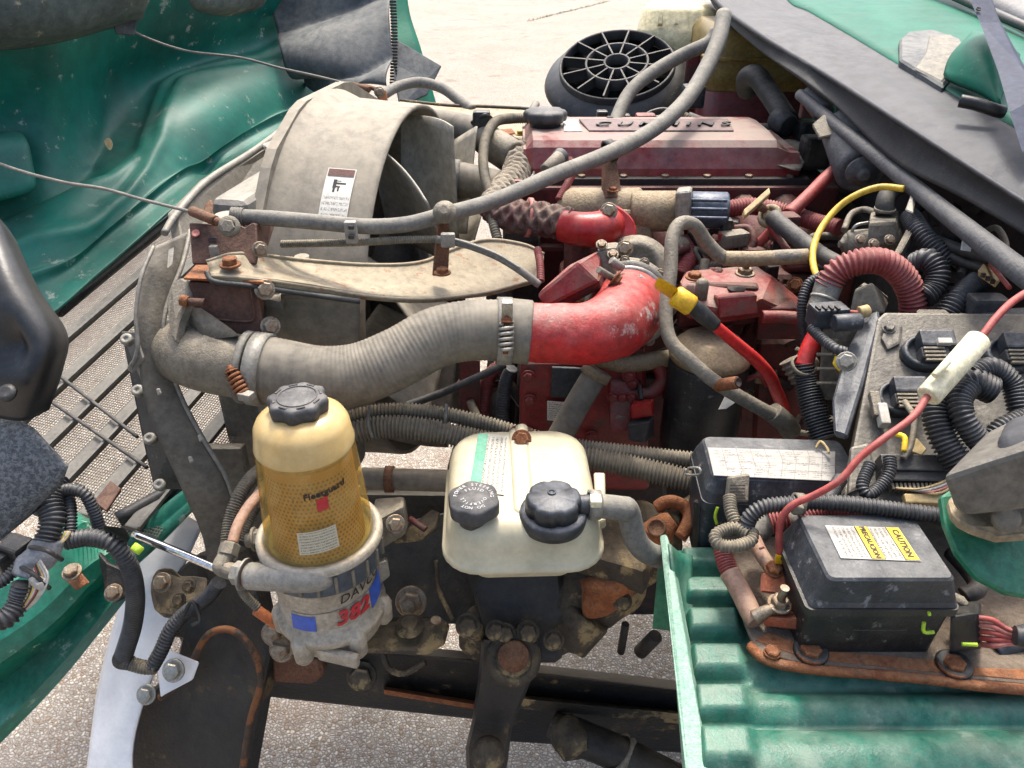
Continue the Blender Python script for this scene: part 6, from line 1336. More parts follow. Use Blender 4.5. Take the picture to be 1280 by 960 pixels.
for pts, r, m, lab, cor in (
    ([(1060, 200, 1.5), (1035, 220, 1.48), (1010, 245, 1.46), (985, 268, 1.44)], 8, 'red_wire', 'slanting smooth red hose below the wiper motor', 0),
    ([(970, 282, 1.4), (955, 298, 1.42), (935, 318, 1.44)], 6, 'red_wire', 'short red hose stub below the tee handle disc', 0),
    ([(905, 262, 1.5), (940, 258, 1.5), (980, 265, 1.5), (1020, 278, 1.46), (1050, 285, 1.42)], 11, 'conduit_red', 'ribbed red conduit running from blue motor toward the cab', 1),
    ([(852, 300, 1.46), (862, 320, 1.44), (850, 345, 1.42)], 10, 'conduit_red', 'ribbed red conduit inside the breather pipe loop', 1),
    ([(860, 340, 1.44), (890, 332, 1.44), (915, 330, 1.44)], 6, 'conduit_grey', 'small grey ribbed conduit behind the filter head', 1),
    ([(918, 286, 1.44), (935, 286, 1.43), (942, 300, 1.42), (938, 315, 1.42)], 5, 'engine_red_dark', 'thin dull red hose hooking down behind red motor plug', 0),
    ([(880, 300, 1.46), (890, 288, 1.46), (905, 290, 1.46)], 5, 'engine_dark', 'thin dark hose beside the red motor plug', 0)):
    single('engine_hose', (corr(pts, r, 3.4) if cor else tube(pts, r, 14)), m, lab, 'hose')
single('yellow_loop_wire', tube([(1130, 236, 1.22), (1100, 234, 1.24), (1070, 244, 1.25), (1045, 262, 1.26), (1025, 288, 1.25), (1016, 315, 1.22), (1019, 340, 1.18), (1030, 355, 1.16)], 4.2, 10), 'yellow_wire', 'yellow tube curving in a wide loop beside the grey valve', 'tube')
single('slim_black_conduit', corr([(1026, 345, 1.16), (1010, 355, 1.16), (1002, 380, 1.16), (1004, 410, 1.18), (1008, 432, 1.2)], 6, 3), 'conduit_black', 'slim black ribbed conduit left of the electronic module', 'conduit')
rh = Thing('red_ribbed_arch_hose', 'dusty red ribbed hose arching down behind electronic module', 'hose')
rh.part('hose', tube([(1022, 390, 1.15, 15), (1030, 372, 1.15, 16), (1036, 355, 1.15, 17)], 16, 20), 'hose_rubber')
rh.part('ribbed_section', corr([(1034, 358, 1.15), (1048, 338, 1.14), (1075, 327, 1.13), (1105, 328, 1.13), (1128, 345, 1.14), (1140, 370, 1.15), (1142, 395, 1.16)], 17, 5.2, .1, 18), 'conduit_red')
rh.part('clamp_line', ring(U(1030, 374, 1.15), U(1036, 355, 1.15)-U(1022, 390, 1.15), PX(16.6, 1.15), .004, .001), 'alloy_pale')
av = Thing('grey_air_valve', 'grey cast air valve with black elbow by the firewall', 'valve')
av.part('body', cylp((1058, 305, 1.28), (1125, 300, 1.26), 17, 22, .2), 'alloy_cast')
av.part('block', hexa([U(*p) for p in ((1084, 312, 1.24), (1128, 306, 1.24), (1128, 295, 1.32), (1086, 298, 1.32), (1086, 278, 1.23), (1120, 276, 1.23), (1124, 262, 1.3), (1088, 264, 1.3))], .006, 2), 'alloy_cast')
av.part('end_cap', lathe(U(1058, 305, 1.28), V((-1, 0, 0)), [(.018, -.006), (.019, 0), (.012, .006), (.006, .008), (.006, .012)], 20), 'alloy_cast')
av.part('elbow', tube([(1106, 268, 1.26, 11), (1106, 255, 1.26, 11), (1110, 243, 1.27, 11), (1122, 236, 1.29, 9), (1135, 232, 1.3, 8)], 11, 16), 'hose_black')
av.part('elbow_band', ring(U(1106, 262, 1.26), Z, PX(12, 1.26), .005, .001), 'alloy_cast')
av.part('bar', hexa([U(*p) for p in ((1118, 325, 1.2), (1128, 325, 1.2), (1146, 290, 1.22), (1138, 286, 1.24), (1116, 318, 1.18), (1126, 318, 1.18), (1144, 284, 1.2), (1136, 280, 1.22))], .003), 'alloy_cast')
av.part('pipe', tube([(1055, 288, 1.3), (1064, 268, 1.32), (1080, 262, 1.33), (1096, 266, 1.3)], 4, 10), 'alloy_cast')
av.part('pipe', tube([(1062, 295, 1.27), (1070, 282, 1.26), (1086, 278, 1.26)], 2, 8), 'steel_zinc')
for x, y in ((1075, 300), (1092, 305), (1112, 300)):
    av.part('screw', bolt(U(x, y, 1.225), (0, -.8, .6), .006), 'bolt_steel')
bk = Thing('firewall_harness', 'bundle of black ribbed harness hoses by the firewall', 'wiring')
for pts, r, m in (([(1138, 272, 1.24), (1150, 290, 1.2), (1168, 310, 1.18), (1190, 330, 1.17)], 13, 'conduit_black'), ([(1145, 330, 1.17), (1160, 325, 1.15), (1172, 340, 1.14), (1168, 360, 1.14), (1155, 372, 1.14)], 15, 'conduit_black'),
                  ([(1180, 400, 1.12), (1195, 378, 1.12), (1210, 362, 1.13), (1225, 350, 1.14)], 15, 'conduit_black'), ([(1170, 300, 1.2), (1200, 312, 1.15), (1240, 325, 1.1)], 7, 'wiring_dark'), ([(1175, 315, 1.18), (1210, 330, 1.14), (1250, 340, 1.1)], 6, 'wiring_dark'),
                  ([(1200, 345, 1.14), (1215, 330, 1.16), (1230, 345, 1.13)], 6, 'wiring_dark'), ([(1230, 290, 1.18), (1245, 285, 1.15), (1256, 300, 1.12), (1258, 320, 1.1)], 4, 'alloy_cast')):
    bk.part('hose', corr(pts, r, 4) if r > 10 else tube(pts, r, 10), m)
bk.part('connector', hexa([U(*p) for p in ((1222, 345, 1.08), (1244, 360, 1.08), (1252, 350, 1.12), (1230, 336, 1.12), (1222, 338, 1.07), (1246, 352, 1.07), (1254, 343, 1.11), (1230, 328, 1.11))], .002), 'wire_tan')
for k in range(3):
    bk.part('connector_slot', bx(U(1229+k*6, 344+k*4, 1.066), .005, .004, .006, 0), 'engine_dark')
bk.part('red_wire', tube([(1238, 330, 1.1), (1250, 345, 1.06), (1262, 360, 1.04)], 3, 8), 'red_wire')
bk.part('tag', plate([(1132, 262, 1.2), (1140, 240, 1.22), (1146, 246, 1.22), (1142, 266, 1.19)], .003), 'alloy_pale')
bk.part('paper_tag', plate([(1203, 300, 1.12), (1216, 302, 1.12), (1214, 314, 1.11), (1201, 312, 1.11)], .002), 'paper_white')
bk.part('bracket', bx(U(1232, 382, 1.1), .05, .03, .03, .005), 'cap_charcoal')
for i in range(40):                                # rough cable clutter deep under the cowl
    x, y = random.uniform(1140, 1270), random.uniform(255, 370); D = random.uniform(1.25, 1.36)
    bk.part('cable', tube([(x, y, D), (x+random.uniform(-30, 40), y+random.uniform(-10, 30), D+random.uniform(-.03, .03)), (x+random.uniform(-20, 60), y+random.uniform(-10, 50), D)], random.uniform(2, 6), 7, 5), random.choice(['wiring_dark', 'engine_dark', 'wiring_dark', 'hose_black']))
# ------------------------------------------------------------------ electronic module
ep = plane((1103, 392, 1.09), (1300, 392, 1.07), (1060, 620, .965))
en = ep.n
ec = Thing('electronic_control_module', 'speckled cast alloy control module with dark round connector ports', 'control module')
ec.part('plate', prism([ep(*p) for p in ((1097, 398), (1106, 390), (1310, 392), (1310, 640), (1060, 640), (1052, 630), (1066, 560))], -en*.018, .004, 2), 'ecu_alloy')
ec.part('rear_box', prism([ep(*p)-en*.02 for p in ((1110, 396), (1310, 396), (1310, 630), (1064, 630))], -en*.05, .006), 'ecu_dark')
ec.part('side_shield', plate([(1098, 386, 1.1), (1100, 400, 1.09), (1078, 480, 1.03), (1058, 545, .99), (1042, 540, 1.0), (1040, 500, 1.03), (1056, 440, 1.08), (1080, 395, 1.11)], .012, b=.003), 'ecu_dark')
for pts in (((1108, 402), (1128, 410), (1124, 432), (1108, 440), (1100, 425)), ((1062, 560), (1085, 555), (1092, 585), (1080, 610), (1058, 620))):
    ec.part('raised_pad', prism([ep(*p)+en*.006 for p in pts], -en*.01, .004, 2), 'ecu_alloy')
ec.part('screw', bolt(ep(1109, 413)+en*.006, en, .0065), 'ecu_alloy')
ex_ = (ep(1200, 450)-ep(1150, 450)).normalized(); ey_ = en.cross(ex_).normalized()
def port(x, y, r, white, nm):
    c = ep(x, y); i = ec.part('connector_port', lathe(c-en*.002, en, [(r, 0), (r*.96, .016), (r*.8, .018), (r*.75, .012), (0, .012)], 24, up=ex_, lobe=lambda a, h: 1+.1*math.cos(2*a)), 'plastic_navy')
    ec.part('plug', box(c+en*.02+ey_*r*.35+ex_*r*.3, ex_*r*.75, ey_*r*.42, en*.012, .003), 'plastic_navy', under=i)
    ec.part('plug_body', box(c+en*.018-ey_*r*.35+ex_*r*.1, ex_*r*.6, ey_*r*.3, en*.010, .003), 'cap_charcoal', under=i)
    for k in range(4):
        ec.part('pin_row', box(c+en*.03-ey_*r*(.2+.2*k)+ex_*r*.0, ex_*r*.45, ey_*r*.05, en*.002, .0005), 'alloy_cast', under=i)
    if white: ec.part('white_lock', box(c+en*.034+ey_*r*.05+ex_*r*.45, ex_*r*.3, ey_*r*.14, en*.004, .001), 'wire_white', under=i)
port(1155, 445, .030, True, 0); port(1122, 502, .028, False, 0); port(1258, 448, .030, False, 0)
ec.part('white_clip', box(ep(1098, 526)+en*.016, ex_*.006, ey_*.015, en*.008, .002), 'wire_white')
ec.part('grey_clip', box(ep(1090, 512)+en*.014, ex_*.006, ey_*.018, en*.006, .002), 'alloy_cast')
ec.part('cable', tubew([ep(1120, 515)+en*.03, ep(1128, 540)+en*.04, ep(1126, 570)+en*.035, ep(1118, 585)+en*.03], .004, 8), 'alloy_cast')
ec.part('foil_tab', prism([ep(*p)+en*.012 for p in ((1122, 558), (1142, 552), (1154, 566), (1148, 574), (1132, 568))], -en*.003, .001), 'wire_tan')
ec.part('yellow_lead', tubew([ep(1110, 555)+en*.03, ep(1118, 562)+en*.036, ep(1118, 578)+en*.034], .0035, 8), 'yellow_tag')
ec.part('conduit', corr([(1112, 572, .95), (1112, 590, .94), (1100, 608, .935), (1085, 618, .93), (1078, 606, .935), (1088, 580, .95)], 8, 3.4), 'conduit_black')
ec.part('bottom_strip', box(ep(1150, 588)+en*.014, ex_*.055, ey_*.011, en*.012, .002), 'plastic_black')
ec.part('bottom_strip', box(ep(1152, 602)+en*.010, ex_*.055, ey_*.008, en*.012, .002), 'plastic_black')
for k in range(14):
    ec.part('pin', box(ep(1110+k*5.2, 614)+en*.012, ex_*.0014, ey_*.004, en*.006, 0), 'alloy_cast')
for k in range(4):
    ec.part('wire', tubew([ep(1112+k*6, 618)+en*.02, ep(1140+k*4, 622+k*2)+en*.03, ep(1170, 612+k*4)+en*.03, ep(1185, 600+k*3)+en*.03], .0016, 6), ['wire_tan', 'wire_white', 'pink_wire', 'wire_tan'][k])
ec.part('white_plug', box(ep(1145, 632)+en*.02, ex_*.022, ey_*.006, en*.006, .002), 'wire_tan')
ec.part('top_tab', prism([ep(*p)-en*.008 for p in ((1148, 394), (1150, 382), (1185, 382), (1198, 394))], -en*.01, .002), 'alloy_cast')
ec.part('tab_slot', prism([ep(*p)-en*.0075 for p in ((1158, 391), (1158, 388), (1174, 388), (1174, 391))], -en*.002, 0), 'engine_dark')
ec.part('top_fin', prism([ep(*p)-en*.01 for p in ((1110, 394), (1112, 386), (1140, 386), (1146, 394))], -en*.02, .002), 'ecu_alloy')
ec.part('top_cover', prism([ep(*p)-en*.01 for p in ((1226, 394), (1230, 380), (1310, 376), (1310, 394))], -en*.03, .004), 'plastic_navy')
ec.part('top_cover', prism([ep(*p)-en*.012 for p in ((1196, 394), (1204, 384), (1224, 386), (1228, 394))], -en*.01, .002), 'alloy_cast')
bh = Thing('module_harness', 'two fat black ribbed harness tubes plugged into the control module', 'wiring')
bh.part('conduit', corr([(1200, 582, .93), (1178, 545, .94), (1172, 510, .95), (1190, 490, .95), (1215, 478, .95), (1240, 488, .95)], 18, 4.6, .1, 16), 'conduit_black')
bh.part('conduit', corr([(1262, 548, .92), (1230, 555, .92), (1206, 525, .92), (1200, 500, .93), (1212, 482, .94)], 15, 4.4, .1, 16), 'conduit_black')
bh.part('conduit', corr([(1215, 470, .955), (1240, 460, .96), (1265, 480, .96), (1275, 515, .95)], 14, 4.4, .1, 14), 'conduit_black')
bh.part('conduit', corr([(1230, 560, .92), (1250, 535, .92), (1285, 520, .92)], 12, 4.4, .1, 14), 'conduit_black')
sb_ = Thing('module_side_block', 'grey finned block with yellow tag left of control module', 'housing')
sb_.part('block', hexa([U(*p) for p in ((1022, 500, 1.15), (1046, 500, 1.15), (1050, 490, 1.25), (1026, 490, 1.25), (1028, 410, 1.1), (1080, 402, 1.1), (1086, 385, 1.2), (1040, 392, 1.2))], .005), 'alloy_cast')
sb_.part('upper_block', hexa([U(*p) for p in ((1062, 392, 1.12), (1106, 392, 1.12), (1110, 380, 1.2), (1066, 380, 1.2), (1068, 362, 1.11), (1090, 352, 1.11), (1112, 372, 1.18), (1080, 352, 1.19))], .004), 'alloy_cast')
for k in range(4):
    sb_.part('fin', bx(U(1034, 425+k*18, 1.1), .03, .006, .003, .001), 'alloy_cast')
sb_.part('yellow_tag', plate([(1041, 455, 1.06), (1045, 443, 1.06), (1054, 450, 1.06), (1051, 466, 1.06)], .004), 'yellow_tag')
sb_.part('bolt', bolt(U(1058, 452, 1.03), (-.4, -.7, .5), .009, 1.2), 'alloy_pale')
sb_.part('connector', bx(U(1034, 394, 1.1), .05, .03, .03, .003, -8), 'plastic_navy')
for k in range(4):
    sb_.part('connector_rib', bx(U(1022+k*8, 388, 1.085), .004, .012, .012, .001, -8), 'plastic_black')
sb_.part('plug_barrel', cylp((1042, 404, 1.07), (1076, 402, 1.07), 11, 16), 'plastic_navy')
sb_.part('orange_seal', cylp((1074, 391, 1.09), (1086, 388, 1.09), 8, 12), 'wire_tan')
sb_.part('red_lead', tube([(1060, 390, 1.09), (1072, 391, 1.09)], 3, 8), 'red_wire')
sb_.part('ribbed_lead', corr([(1014, 410, 1.1), (1028, 424, 1.08), (1044, 436, 1.06), (1056, 440, 1.06)], 7, 3.6), 'conduit_black')
rbt = Thing('red_cable_boot', 'bright red cable entering wide black ribbed sleeve', 'cable')
rbt.part('cable', tube([(1020, 418, 1.15), (1010, 440, 1.15), (1004, 458, 1.15)], 11, 16), 'red_tube')
rbt.part('sleeve', corr([(1004, 455, 1.15, 13), (1008, 480, 1.15, 15), (1018, 515, 1.14, 17), (1030, 548, 1.13, 18)], 16, 3.4, .12, 18), 'conduit_black')
rbt.part('sleeve_mouth', ring(U(1004, 457, 1.145), V((.1, -.4, .8)), PX(14, 1.15), .006, .002), 'conduit_grey')
rbt.part('small_sleeve', corr([(985, 450, 1.2), (992, 462, 1.2), (1000, 475, 1.2)], 12, 6, .2), 'conduit_grey')
# ------------------------------------------------------------------ fuse box
pd = Thing('fuse_box', 'black fuse box with printed fuse chart on its lid', 'fuse box')
pd.part('body', loft([rrect(V((.365, .85, 1.16)), .20, .10, .01, 3), rrect(V((.365, .85, 1.27)), .208, .11, .012, 3), rrect(V((.365, .85, 1.272)), .216, .12, .012, 3), rrect(V((.365, .85, 1.286)), .216, .12, .012, 3)], False), 'plastic_navy')
pd.part('lid', loft([rrect(V((.365, .85, 1.287)), .214, .118, .014, 3), rrect(V((.365, .85, 1.30)), .208, .112, .014, 3), rrect(V((.366, .85, 1.318)), .196, .098, .012, 3), rrect(V((.366, .85, 1.321)), .19, .092, .01, 3)], False), 'plastic_navy')
fz = lambda px, py: UZ(px, py, 1.3225)
pd.part('fuse_chart', quad(fz(892, 595), fz(1043, 602), fz(1044, 565), fz(884, 560), .001), 'lbl_fuse')
pd.part('latch', plate([(909, 626, 1.0), (912, 596, 1.0), (938, 592, 1.01), (936, 628, 1.0)], .01), 'alloy_cast')
for k in range(5):
    pd.part('latch_line', box(U(922, 607+k*4, .997), X*.010, V((0, -.4, .4))*.001, V((0, .5, .5))*.001, 0), 'plastic_black')
pd.part('side_clip', tube([(860, 585, 1.06), (874, 585, 1.04), (874, 593, 1.04), (858, 593, 1.06), (858, 586, 1.06)], 1.6, 6, 3), 'alloy_pale')
pd.part('side_plate', plate([(866, 625, 1.06), (874, 628, 1.05), (872, 690, 1.08), (864, 690, 1.1)], .02), 'plastic_black')
pd.part('green_mark', tube([(897, 634, 1.02), (894, 645, 1.025), (896, 655, 1.03)], 2, 6), 'neon_green')
pd.part('back_clip', tube([(905, 556, 1.1), (905, 552, 1.1), (927, 552, 1.1), (927, 557, 1.1)], 1.5, 6, 2), 'alloy_cast')
pd.part('brass_clip', tube([(1020, 560, 1.06), (1026, 552, 1.06), (1034, 560, 1.05), (1036, 566, 1.04)], 1.8, 6), 'wire_tan')
# ------------------------------------------------------------------ ribbed green panel
gpn = Thing('ribbed_green_panel', 'dusty green pressed panel with rounded ribs below the relay box', 'panel')
ys = [688, 705, 722, 740, 758, 776, 796, 815, 836, 858, 880, 902, 926, 952, 980]
xs_ = [846, 870, 905, 945, 1000, 1080, 1170, 1310]
rows = [[UZ(x+(y-688)*.10*(1310-x)/464, y+(x-846)*.0*0, 1.185) for x in xs_] for y in ys]
def ribs(u, v, p):
    y = 688+292*v; h = 0
    if u < .62:
        for c, wd in ((712, 15), (757, 16), (803, 17), (852, 19), (902, 20), (950, 20)):
            d = abs(y-c)/wd
            if d < 1.25: h = max(h, .024*(1-max(0, (d-.6)/.65)**1.5) if d > .6 else .024)
        h *= min(1, max(0, u/.035))
    if u > .30:
        k = min(1, (u-.30)/.06)
        h2 = 0
        for c, wd in ((862, 20), (905, 16), (955, 22)):
            d = abs(y-c)/wd
            if d < 1.3: h2 = max(h2, .016*math.cos(min(1, d/1.3)*math.pi/2)**.7)
        h = h*(1-k)+h2*k
    return h+.0015*noise.noise(p*12)
gpn.part('sheet', patch(rows, 9, 7, .004, ribs), 'paint_green_ribbed')
gpn.part('edge_flange', hexa([U(*p) for p in ((856, 1000, .84), (900, 1000, .82), (844, 700, 1.02), (834, 700, 1.03), (858, 975, .79), (888, 975, .79), (834, 668, 1.03), (824, 668, 1.04))], .003), 'edge_pale_green')
gpn.part('inner_gusset', plate([(824, 680, 1.05), (834, 700, 1.04), (846, 790, 1.02), (814, 786, 1.06)], .006), 'paint_green_dark')
gpn.part('corner_web', patch([[(838, 680, 1.0), (850, 690, 1.02), (866, 694, 1.03)], [(848, 760, .965), (855, 765, .985), (868, 770, .985)], [(866, 860, .895), (876, 865, .905), (892, 870, .905)], [(886, 985, .8), (898, 990, .81), (915, 995, .81)]], 4, 6, .004), 'paint_green_ribbed')
dk = Thing('rusty_deck_plate', 'rusted steel deck plate under black relay box with flaking edge', 'plate')
dz = 1.226
dk.part('deck', prism([UZ(x, y, dz) for x, y in ((890, 650), (1060, 630), (1310, 690), (1310, 858), (1150, 842), (1000, 828), (946, 814), (932, 780), (908, 710))], -Z*.006, .001), 'dirt_deck')
dk.part('front_edge', tubew([UZ(x, y, dz-.004) for x, y in ((936, 806), (960, 826), (1010, 836), (1080, 842), (1150, 848), (1230, 858), (1310, 864))], .006, 8).lump(.002, 90), 'rust_orange')
dk.part('edge_rust', prism([UZ(x, y, dz+.001) for x, y in ((944, 800), (1005, 822), (1150, 838), (1310, 852), (1310, 838), (1220, 834), (1190, 812), (1180, 826), (1020, 812), (960, 790))], -Z*.003, .0005), 'rust_orange')
for x, y, r in ((965, 816, .008), (1013, 815, .011), (1192, 832, .011)):
    dk.part('bolt', bolt(UZ(x, y, dz+.004), Z, r, .6, 1.6 if r > .01 else 1.2), 'bolt_rust')
    if r > .01: dk.part('rubber_washer', lathe(UZ(x, y, dz+.001), Z, [(.020, 0), (.020, .004), (.017, .006)], 20), 'plastic_black')
bxr = Thing('relay_box', 'black relay box with bilingual caution sticker on sloped lid', 'relay box')
bxr.part('base', loft([rrect(V((.408, .656, 1.227)), .152, .108, .008), rrect(V((.408, .656, 1.292)), .160, .114, .008), rrect(V((.408, .656, 1.294)), .170, .124, .008), rrect(V((.408, .656, 1.304)), .170, .124, .008)], False), 'plastic_black')
bxr.part('lid', loft([rrect(V((.409, .655, 1.305)), .164, .118, .006), rrect(V((.409, .655, 1.311)), .160, .114, .006), rrect(V((.4085, .651, 1.3435)), .138, .106, .008), rrect(V((.4085, .651, 1.3465)), .133, .101, .007)], False), 'plastic_navy')
lz = 1.3472
q00, q10, q11, q01 = [UZ(x, y, lz) for x, y in ((1051, 698), (1151, 702), (1123, 660), (1031, 657))]
def qq(u, v): return q00.lerp(q10, u).lerp(q01.lerp(q11, u), v)
bxr.part('caution_sticker', quad(q00, q10, q11, q01, .0006), 'lbl_caution')
for a, b, s_ in ((.40, .56, 'PRECAUCION'), (.82, .99, 'CAUTION')):
    i = bxr.part('yellow_band', quad(qq(a, .02), qq(b, .02), qq(b, .98), qq(a, .98), .0014), 'yellow_tag')
    bxr.part('lettering', text(s_, qq((a+b)/2, .5)+Z*.0017, qq(.5, 0)-qq(.5, 1), qq(1, .5)-qq(0, .5), .0098 if s_ == 'CAUTION' else .0082, .0001, bold=.0003), 'black_print', under=i)
for a, b in ((.39, .395), (.56, .565), (.815, .82)):
    bxr.part('sticker_rule', quad(qq(a, .02), qq(b, .02), qq(b, .98), qq(a, .98), .0016), 'black_print')
bxr.part('left_ear', hexa([U(*p) for p in ((1000, 798, .9), (1026, 802, .89), (1026, 780, .93), (1002, 778, .93), (1000, 752, .87), (1020, 756, .865), (1022, 742, .9), (1002, 740, .9))], .004), 'plastic_black')
bxr.part('connector', hexa([U(*p) for p in ((1186, 818, .875), (1228, 812, .87), (1228, 790, .92), (1190, 795, .92), (1188, 772, .85), (1224, 766, .85), (1226, 750, .9), (1190, 752, .9))], .005), 'plastic_black')
bxr.part('seam_scratch', bx(U(1100, 788, .862), .06, .0006, .0008, 0), 'cap_charcoal')
bxr.part('green_tick', tubew([U(1155, 778, .843), U(1155, 790, .846), U(1168, 790, .843)], .0022, 6, 3), 'neon_green')
bxr.part('green_tick', tubew([U(1202, 805, .855), U(1222, 806, .85)], .0022, 6), 'neon_green')
bxr.part('green_tick', tubew([U(1161, 765, .838), U(1162, 769, .839)], .0018, 6), 'neon_green')
bxr.part('wire_bail', tube([(1004, 775, .868), (1030, 740, .852), (1042, 728, .845)], 1.2, 6), 'alloy_cast')
bxr.part('wire_bail', tube([(978, 690, .93), (990, 676, .93), (1005, 662, .92)], 1.2, 6), 'alloy_cast')
bxr.part('clear_guard', hexa([U(*p) for p in ((1002, 745, .9), (1020, 735, .87), (1020, 728, .885), (1004, 738, .91), (988, 690, .93), (1003, 684, .905), (1006, 680, .915), (990, 686, .94))], .002), 'tape_grey')
pw = Thing('pink_wire_bundle', 'faded pink wires leaving the relay box connector', 'wiring')
for k in range(5):
    pw.part('wire', tube([(1216, 772+k*8, .86+.006*k), (1240, 775+k*8, .85), (1262, 788+k*4, .845), (1300, 796+k*2, .84)], 3.6, 8), ['red_wire', 'pink_wire', 'red_wire', 'red_wire', 'pink_wire'][k])
pw.part('sleeve', tube([(1268, 794, .835, 12), (1290, 798, .83, 14), (1320, 802, .82, 15)], 13, 12), 'conduit_black')
bt = Thing('black_taped_branch', 'black taped cable branch behind relay box', 'cable')
bt.part('branch', tube([(1205, 745, .92), (1222, 735, .92), (1212, 715, .95), (1190, 690, .98)], 11, 12), 'wiring_dark')
bt.part('grey_plug', tube([(1190, 745, .9, 6), (1200, 752, .89, 8), (1208, 758, .885, 5)], 7, 10), 'alloy_cast')
bt.part('puddle_hose', tube([(1240, 812, .9), (1270, 800, .9), (1310, 790, .9)], 16, 12), 'plastic_navy')
# copper terminals
tr_ = Thing('power_terminal_block', 'rusty copper coloured power terminal with threaded stud left of relay box', 'terminal')
tr_.part('plate', plate([(951, 740, .92), (952, 716, .93), (990, 718, .93), (992, 745, .92)], .004), 'copper_plate')
tr_.part('base', hexa([U(*p) for p in ((954, 783, .905), (998, 788, .895), (1000, 770, .93), (960, 765, .94), (955, 770, .9), (999, 774, .89), (1001, 752, .925), (962, 748, .935))], .003), 'copper_plate')
tr_.part('side_wall', plate([(990, 718, .93), (1004, 752, .9), (1003, 790, .9), (996, 780, .9), (992, 745, .915)], .004), 'copper_plate')
tr_.part('stud', bolt(U(974, 755, .9), V((.02, -.1, 1)), .0095, .9, 1.5, stud=2.2), 'bolt_steel')
tr_.part('rear_bolt', bolt(U(967, 712, .935), V((0, -.2, 1)), .009, .7, 1.3), 'bolt_rust')
tr_.part('yellow_lug', hexa([U(*p) for p in ((968, 705, .93), (978, 706, .93), (978, 700, .95), (970, 698, .95), (969, 694, .92), (979, 695, .92), (978, 688, .94), (971, 688, .94))], .002), 'yellow_dipstick')
pc = Thing('battery_cable', 'fat dusty battery cable in red ribbed sleeve bolted to terminal', 'cable')
pc.part('ribbed_sleeve', corr([(904, 682, .98), (906, 700, .97), (916, 722, .955), (924, 735, .945)], 12, 3.2, .1, 16), 'conduit_red')
pc.part('cable', tube([(912, 715, .95, 13), (926, 740, .935, 13), (938, 765, .92, 13), (946, 778, .91, 12)], 13, 18), 'brown_hose')
pc.part('lug', tube([(944, 772, .905, 10), (958, 764, .9, 8), (972, 758, .897, 5)], 8, 14), 'bolt_steel')
pc2 = Thing('second_battery_cable', 'dusty pale battery cable with torn sleeve beside relay box', 'cable')
pc2.part('cable', tube([(940, 668, .98), (950, 690, .96), (962, 708, .945)], 9, 16), 'brown_hose')
pc2.part('torn_mark', tube([(949, 686, .945), (955, 684, .945)], 1.5, 6), 'engine_red')
pc2.part('loop', tube([(946, 668, .985), (960, 655, .985), (985, 648, .98), (1000, 655, .98), (1020, 650, .98)], 14, 16), 'hose_rubber')
pc2.part('red_ribbed', corr([(962, 652, .978), (985, 646, .975)], 15, 3.6, .12, 16), 'conduit_red')
pc2.part('red_ribbed', corr([(1000, 650, .972), (1022, 640, .972), (1045, 636, .97), (1075, 640, .97)], 13, 3.6, .12, 16), 'conduit_red')
lo = Thing('looped_black_conduit', 'black ribbed conduit coiled in front of fuse box running right', 'conduit')
lo.part('conduit', corr([(932, 660, .94), (938, 646, .935), (955, 634, .93), (985, 630, .925), (1020, 628, .92), (1060, 630, .915), (1110, 636, .91), (1180, 645, .9)], 10.5, 4.4, .14, 14), 'conduit_black')
lo.part('conduit', corr([(912, 622, .97), (914, 640, .955), (920, 655, .945)], 8.5, 3.4, .14, 12), 'conduit_grey')
lo.part('coil', corr([(935, 668, .93), (918, 660, .94), (896, 668, .935), (898, 680, .925), (918, 683, .92), (938, 676, .925), (940, 664, .935)], 8.5, 3.6, .14, 12), 'conduit_grey')
lo.part('branch', corr([(1034, 626, .93), (1042, 612, .95), (1050, 600, .97)], 9, 3.8, .14, 12), 'conduit_black')
lo.part('cable_tie', ring(U(998, 630, .922), V((1, 0, -.1)), PX(12, .922), .01, .002), 'alloy_cast')
lo.part('tie_lock', bx(U(996, 636, .905), .014, .01, .01, .002), 'alloy_cast')
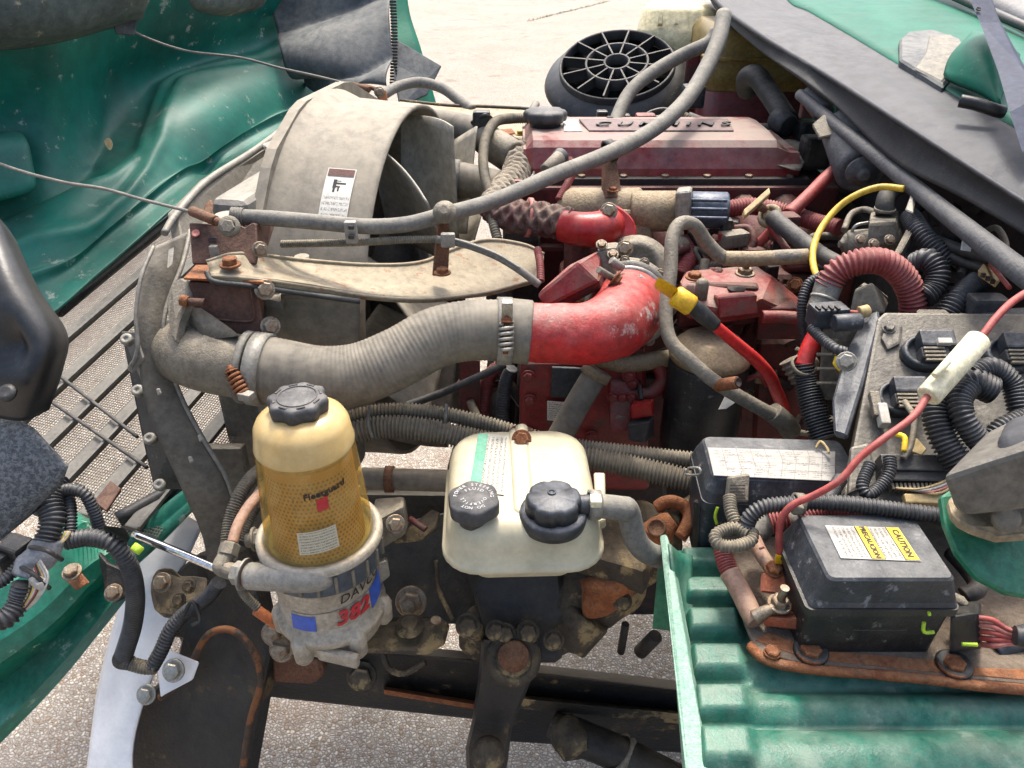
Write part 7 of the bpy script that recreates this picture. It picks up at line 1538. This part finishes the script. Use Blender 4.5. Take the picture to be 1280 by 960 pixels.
# inline fuse holder
fu = Thing('inline_fuse_lead', 'red wire with cream inline fuse holder hanging over control module', 'wiring')
A_, B_ = (1232, 424, .93), (1156, 494, .90)
fu.part('holder', cylp((1224, 424, .93), (1160, 496, .905), 15, 20, .12), 'cream_plastic')
fu.part('holder_rib', cylp((1185, 452, .9), (1168, 470, .895), 4.5, 10), 'cream_plastic')
fu.part('wire', tube([(1310, 350, 1.0), (1270, 374, .96), (1248, 394, .94), (1226, 422, .93)], 4.8, 10), 'red_wire')
fu.part('wire', tube([(1160, 495, .905), (1140, 522, .89), (1105, 548, .88), (1075, 572, .88), (1050, 600, .88), (1020, 618, .89), (990, 632, .9), (976, 652, .91), (974, 680, .92), (975, 698, .93)], 4.6, 10), 'red_wire')
# ------------------------------------------------------------------ near bracket
nb = Thing('grey_end_cap_bracket', 'rounded grey cast end cap over beige disc and green flange', 'bracket')
nb.part('cap', hexa([U(*p) for p in ((1200, 646, .70), (1320, 632, .67), (1320, 620, .80), (1200, 628, .80), (1172, 596, .69), (1320, 548, .64), (1320, 496, .74), (1232, 540, .76))], .012, 4), 'cap_metal_near')
nb.part('blue_top', hexa([U(*p) for p in ((1248, 585, .668), (1330, 570, .655), (1330, 560, .74), (1250, 570, .75), (1240, 545, .69), (1330, 525, .66), (1330, 505, .73), (1258, 522, .75))], .014, 4, True), 'rubber_cowl')
nb.part('rivet', lathe(U(1204, 632, .70), (0, -.9, .4), [(.0035, 0), (.003, .002), (0, .003)], 10), 'alloy_pale')
nb.part('rivet', lathe(U(1252, 617, .685), (0, -.9, .4), [(.0035, 0), (.003, .002), (0, .003)], 10), 'alloy_pale')
nb.part('beige_disc', plate([(1190, 640, .74), (1215, 660, .73), (1250, 668, .73), (1320, 660, .73), (1320, 600, .78), (1200, 610, .78)], .01, sm=2), 'engine_tan')
nb.part('disc_boss', lathe(U(1256, 648, .725), (-.1, -.8, .6), [(.013, 0), (.013, .004), (.008, .005)], 20), 'alloy_cast')
nb.part('green_flange', plate([(1177, 620, .79), (1182, 655, .775), (1196, 690, .765), (1222, 722, .755), (1260, 742, .75), (1320, 752, .745), (1320, 600, .80), (1200, 605, .80)], .01), 'paint_green_dark')
for _t in Thing.all: _t.build()
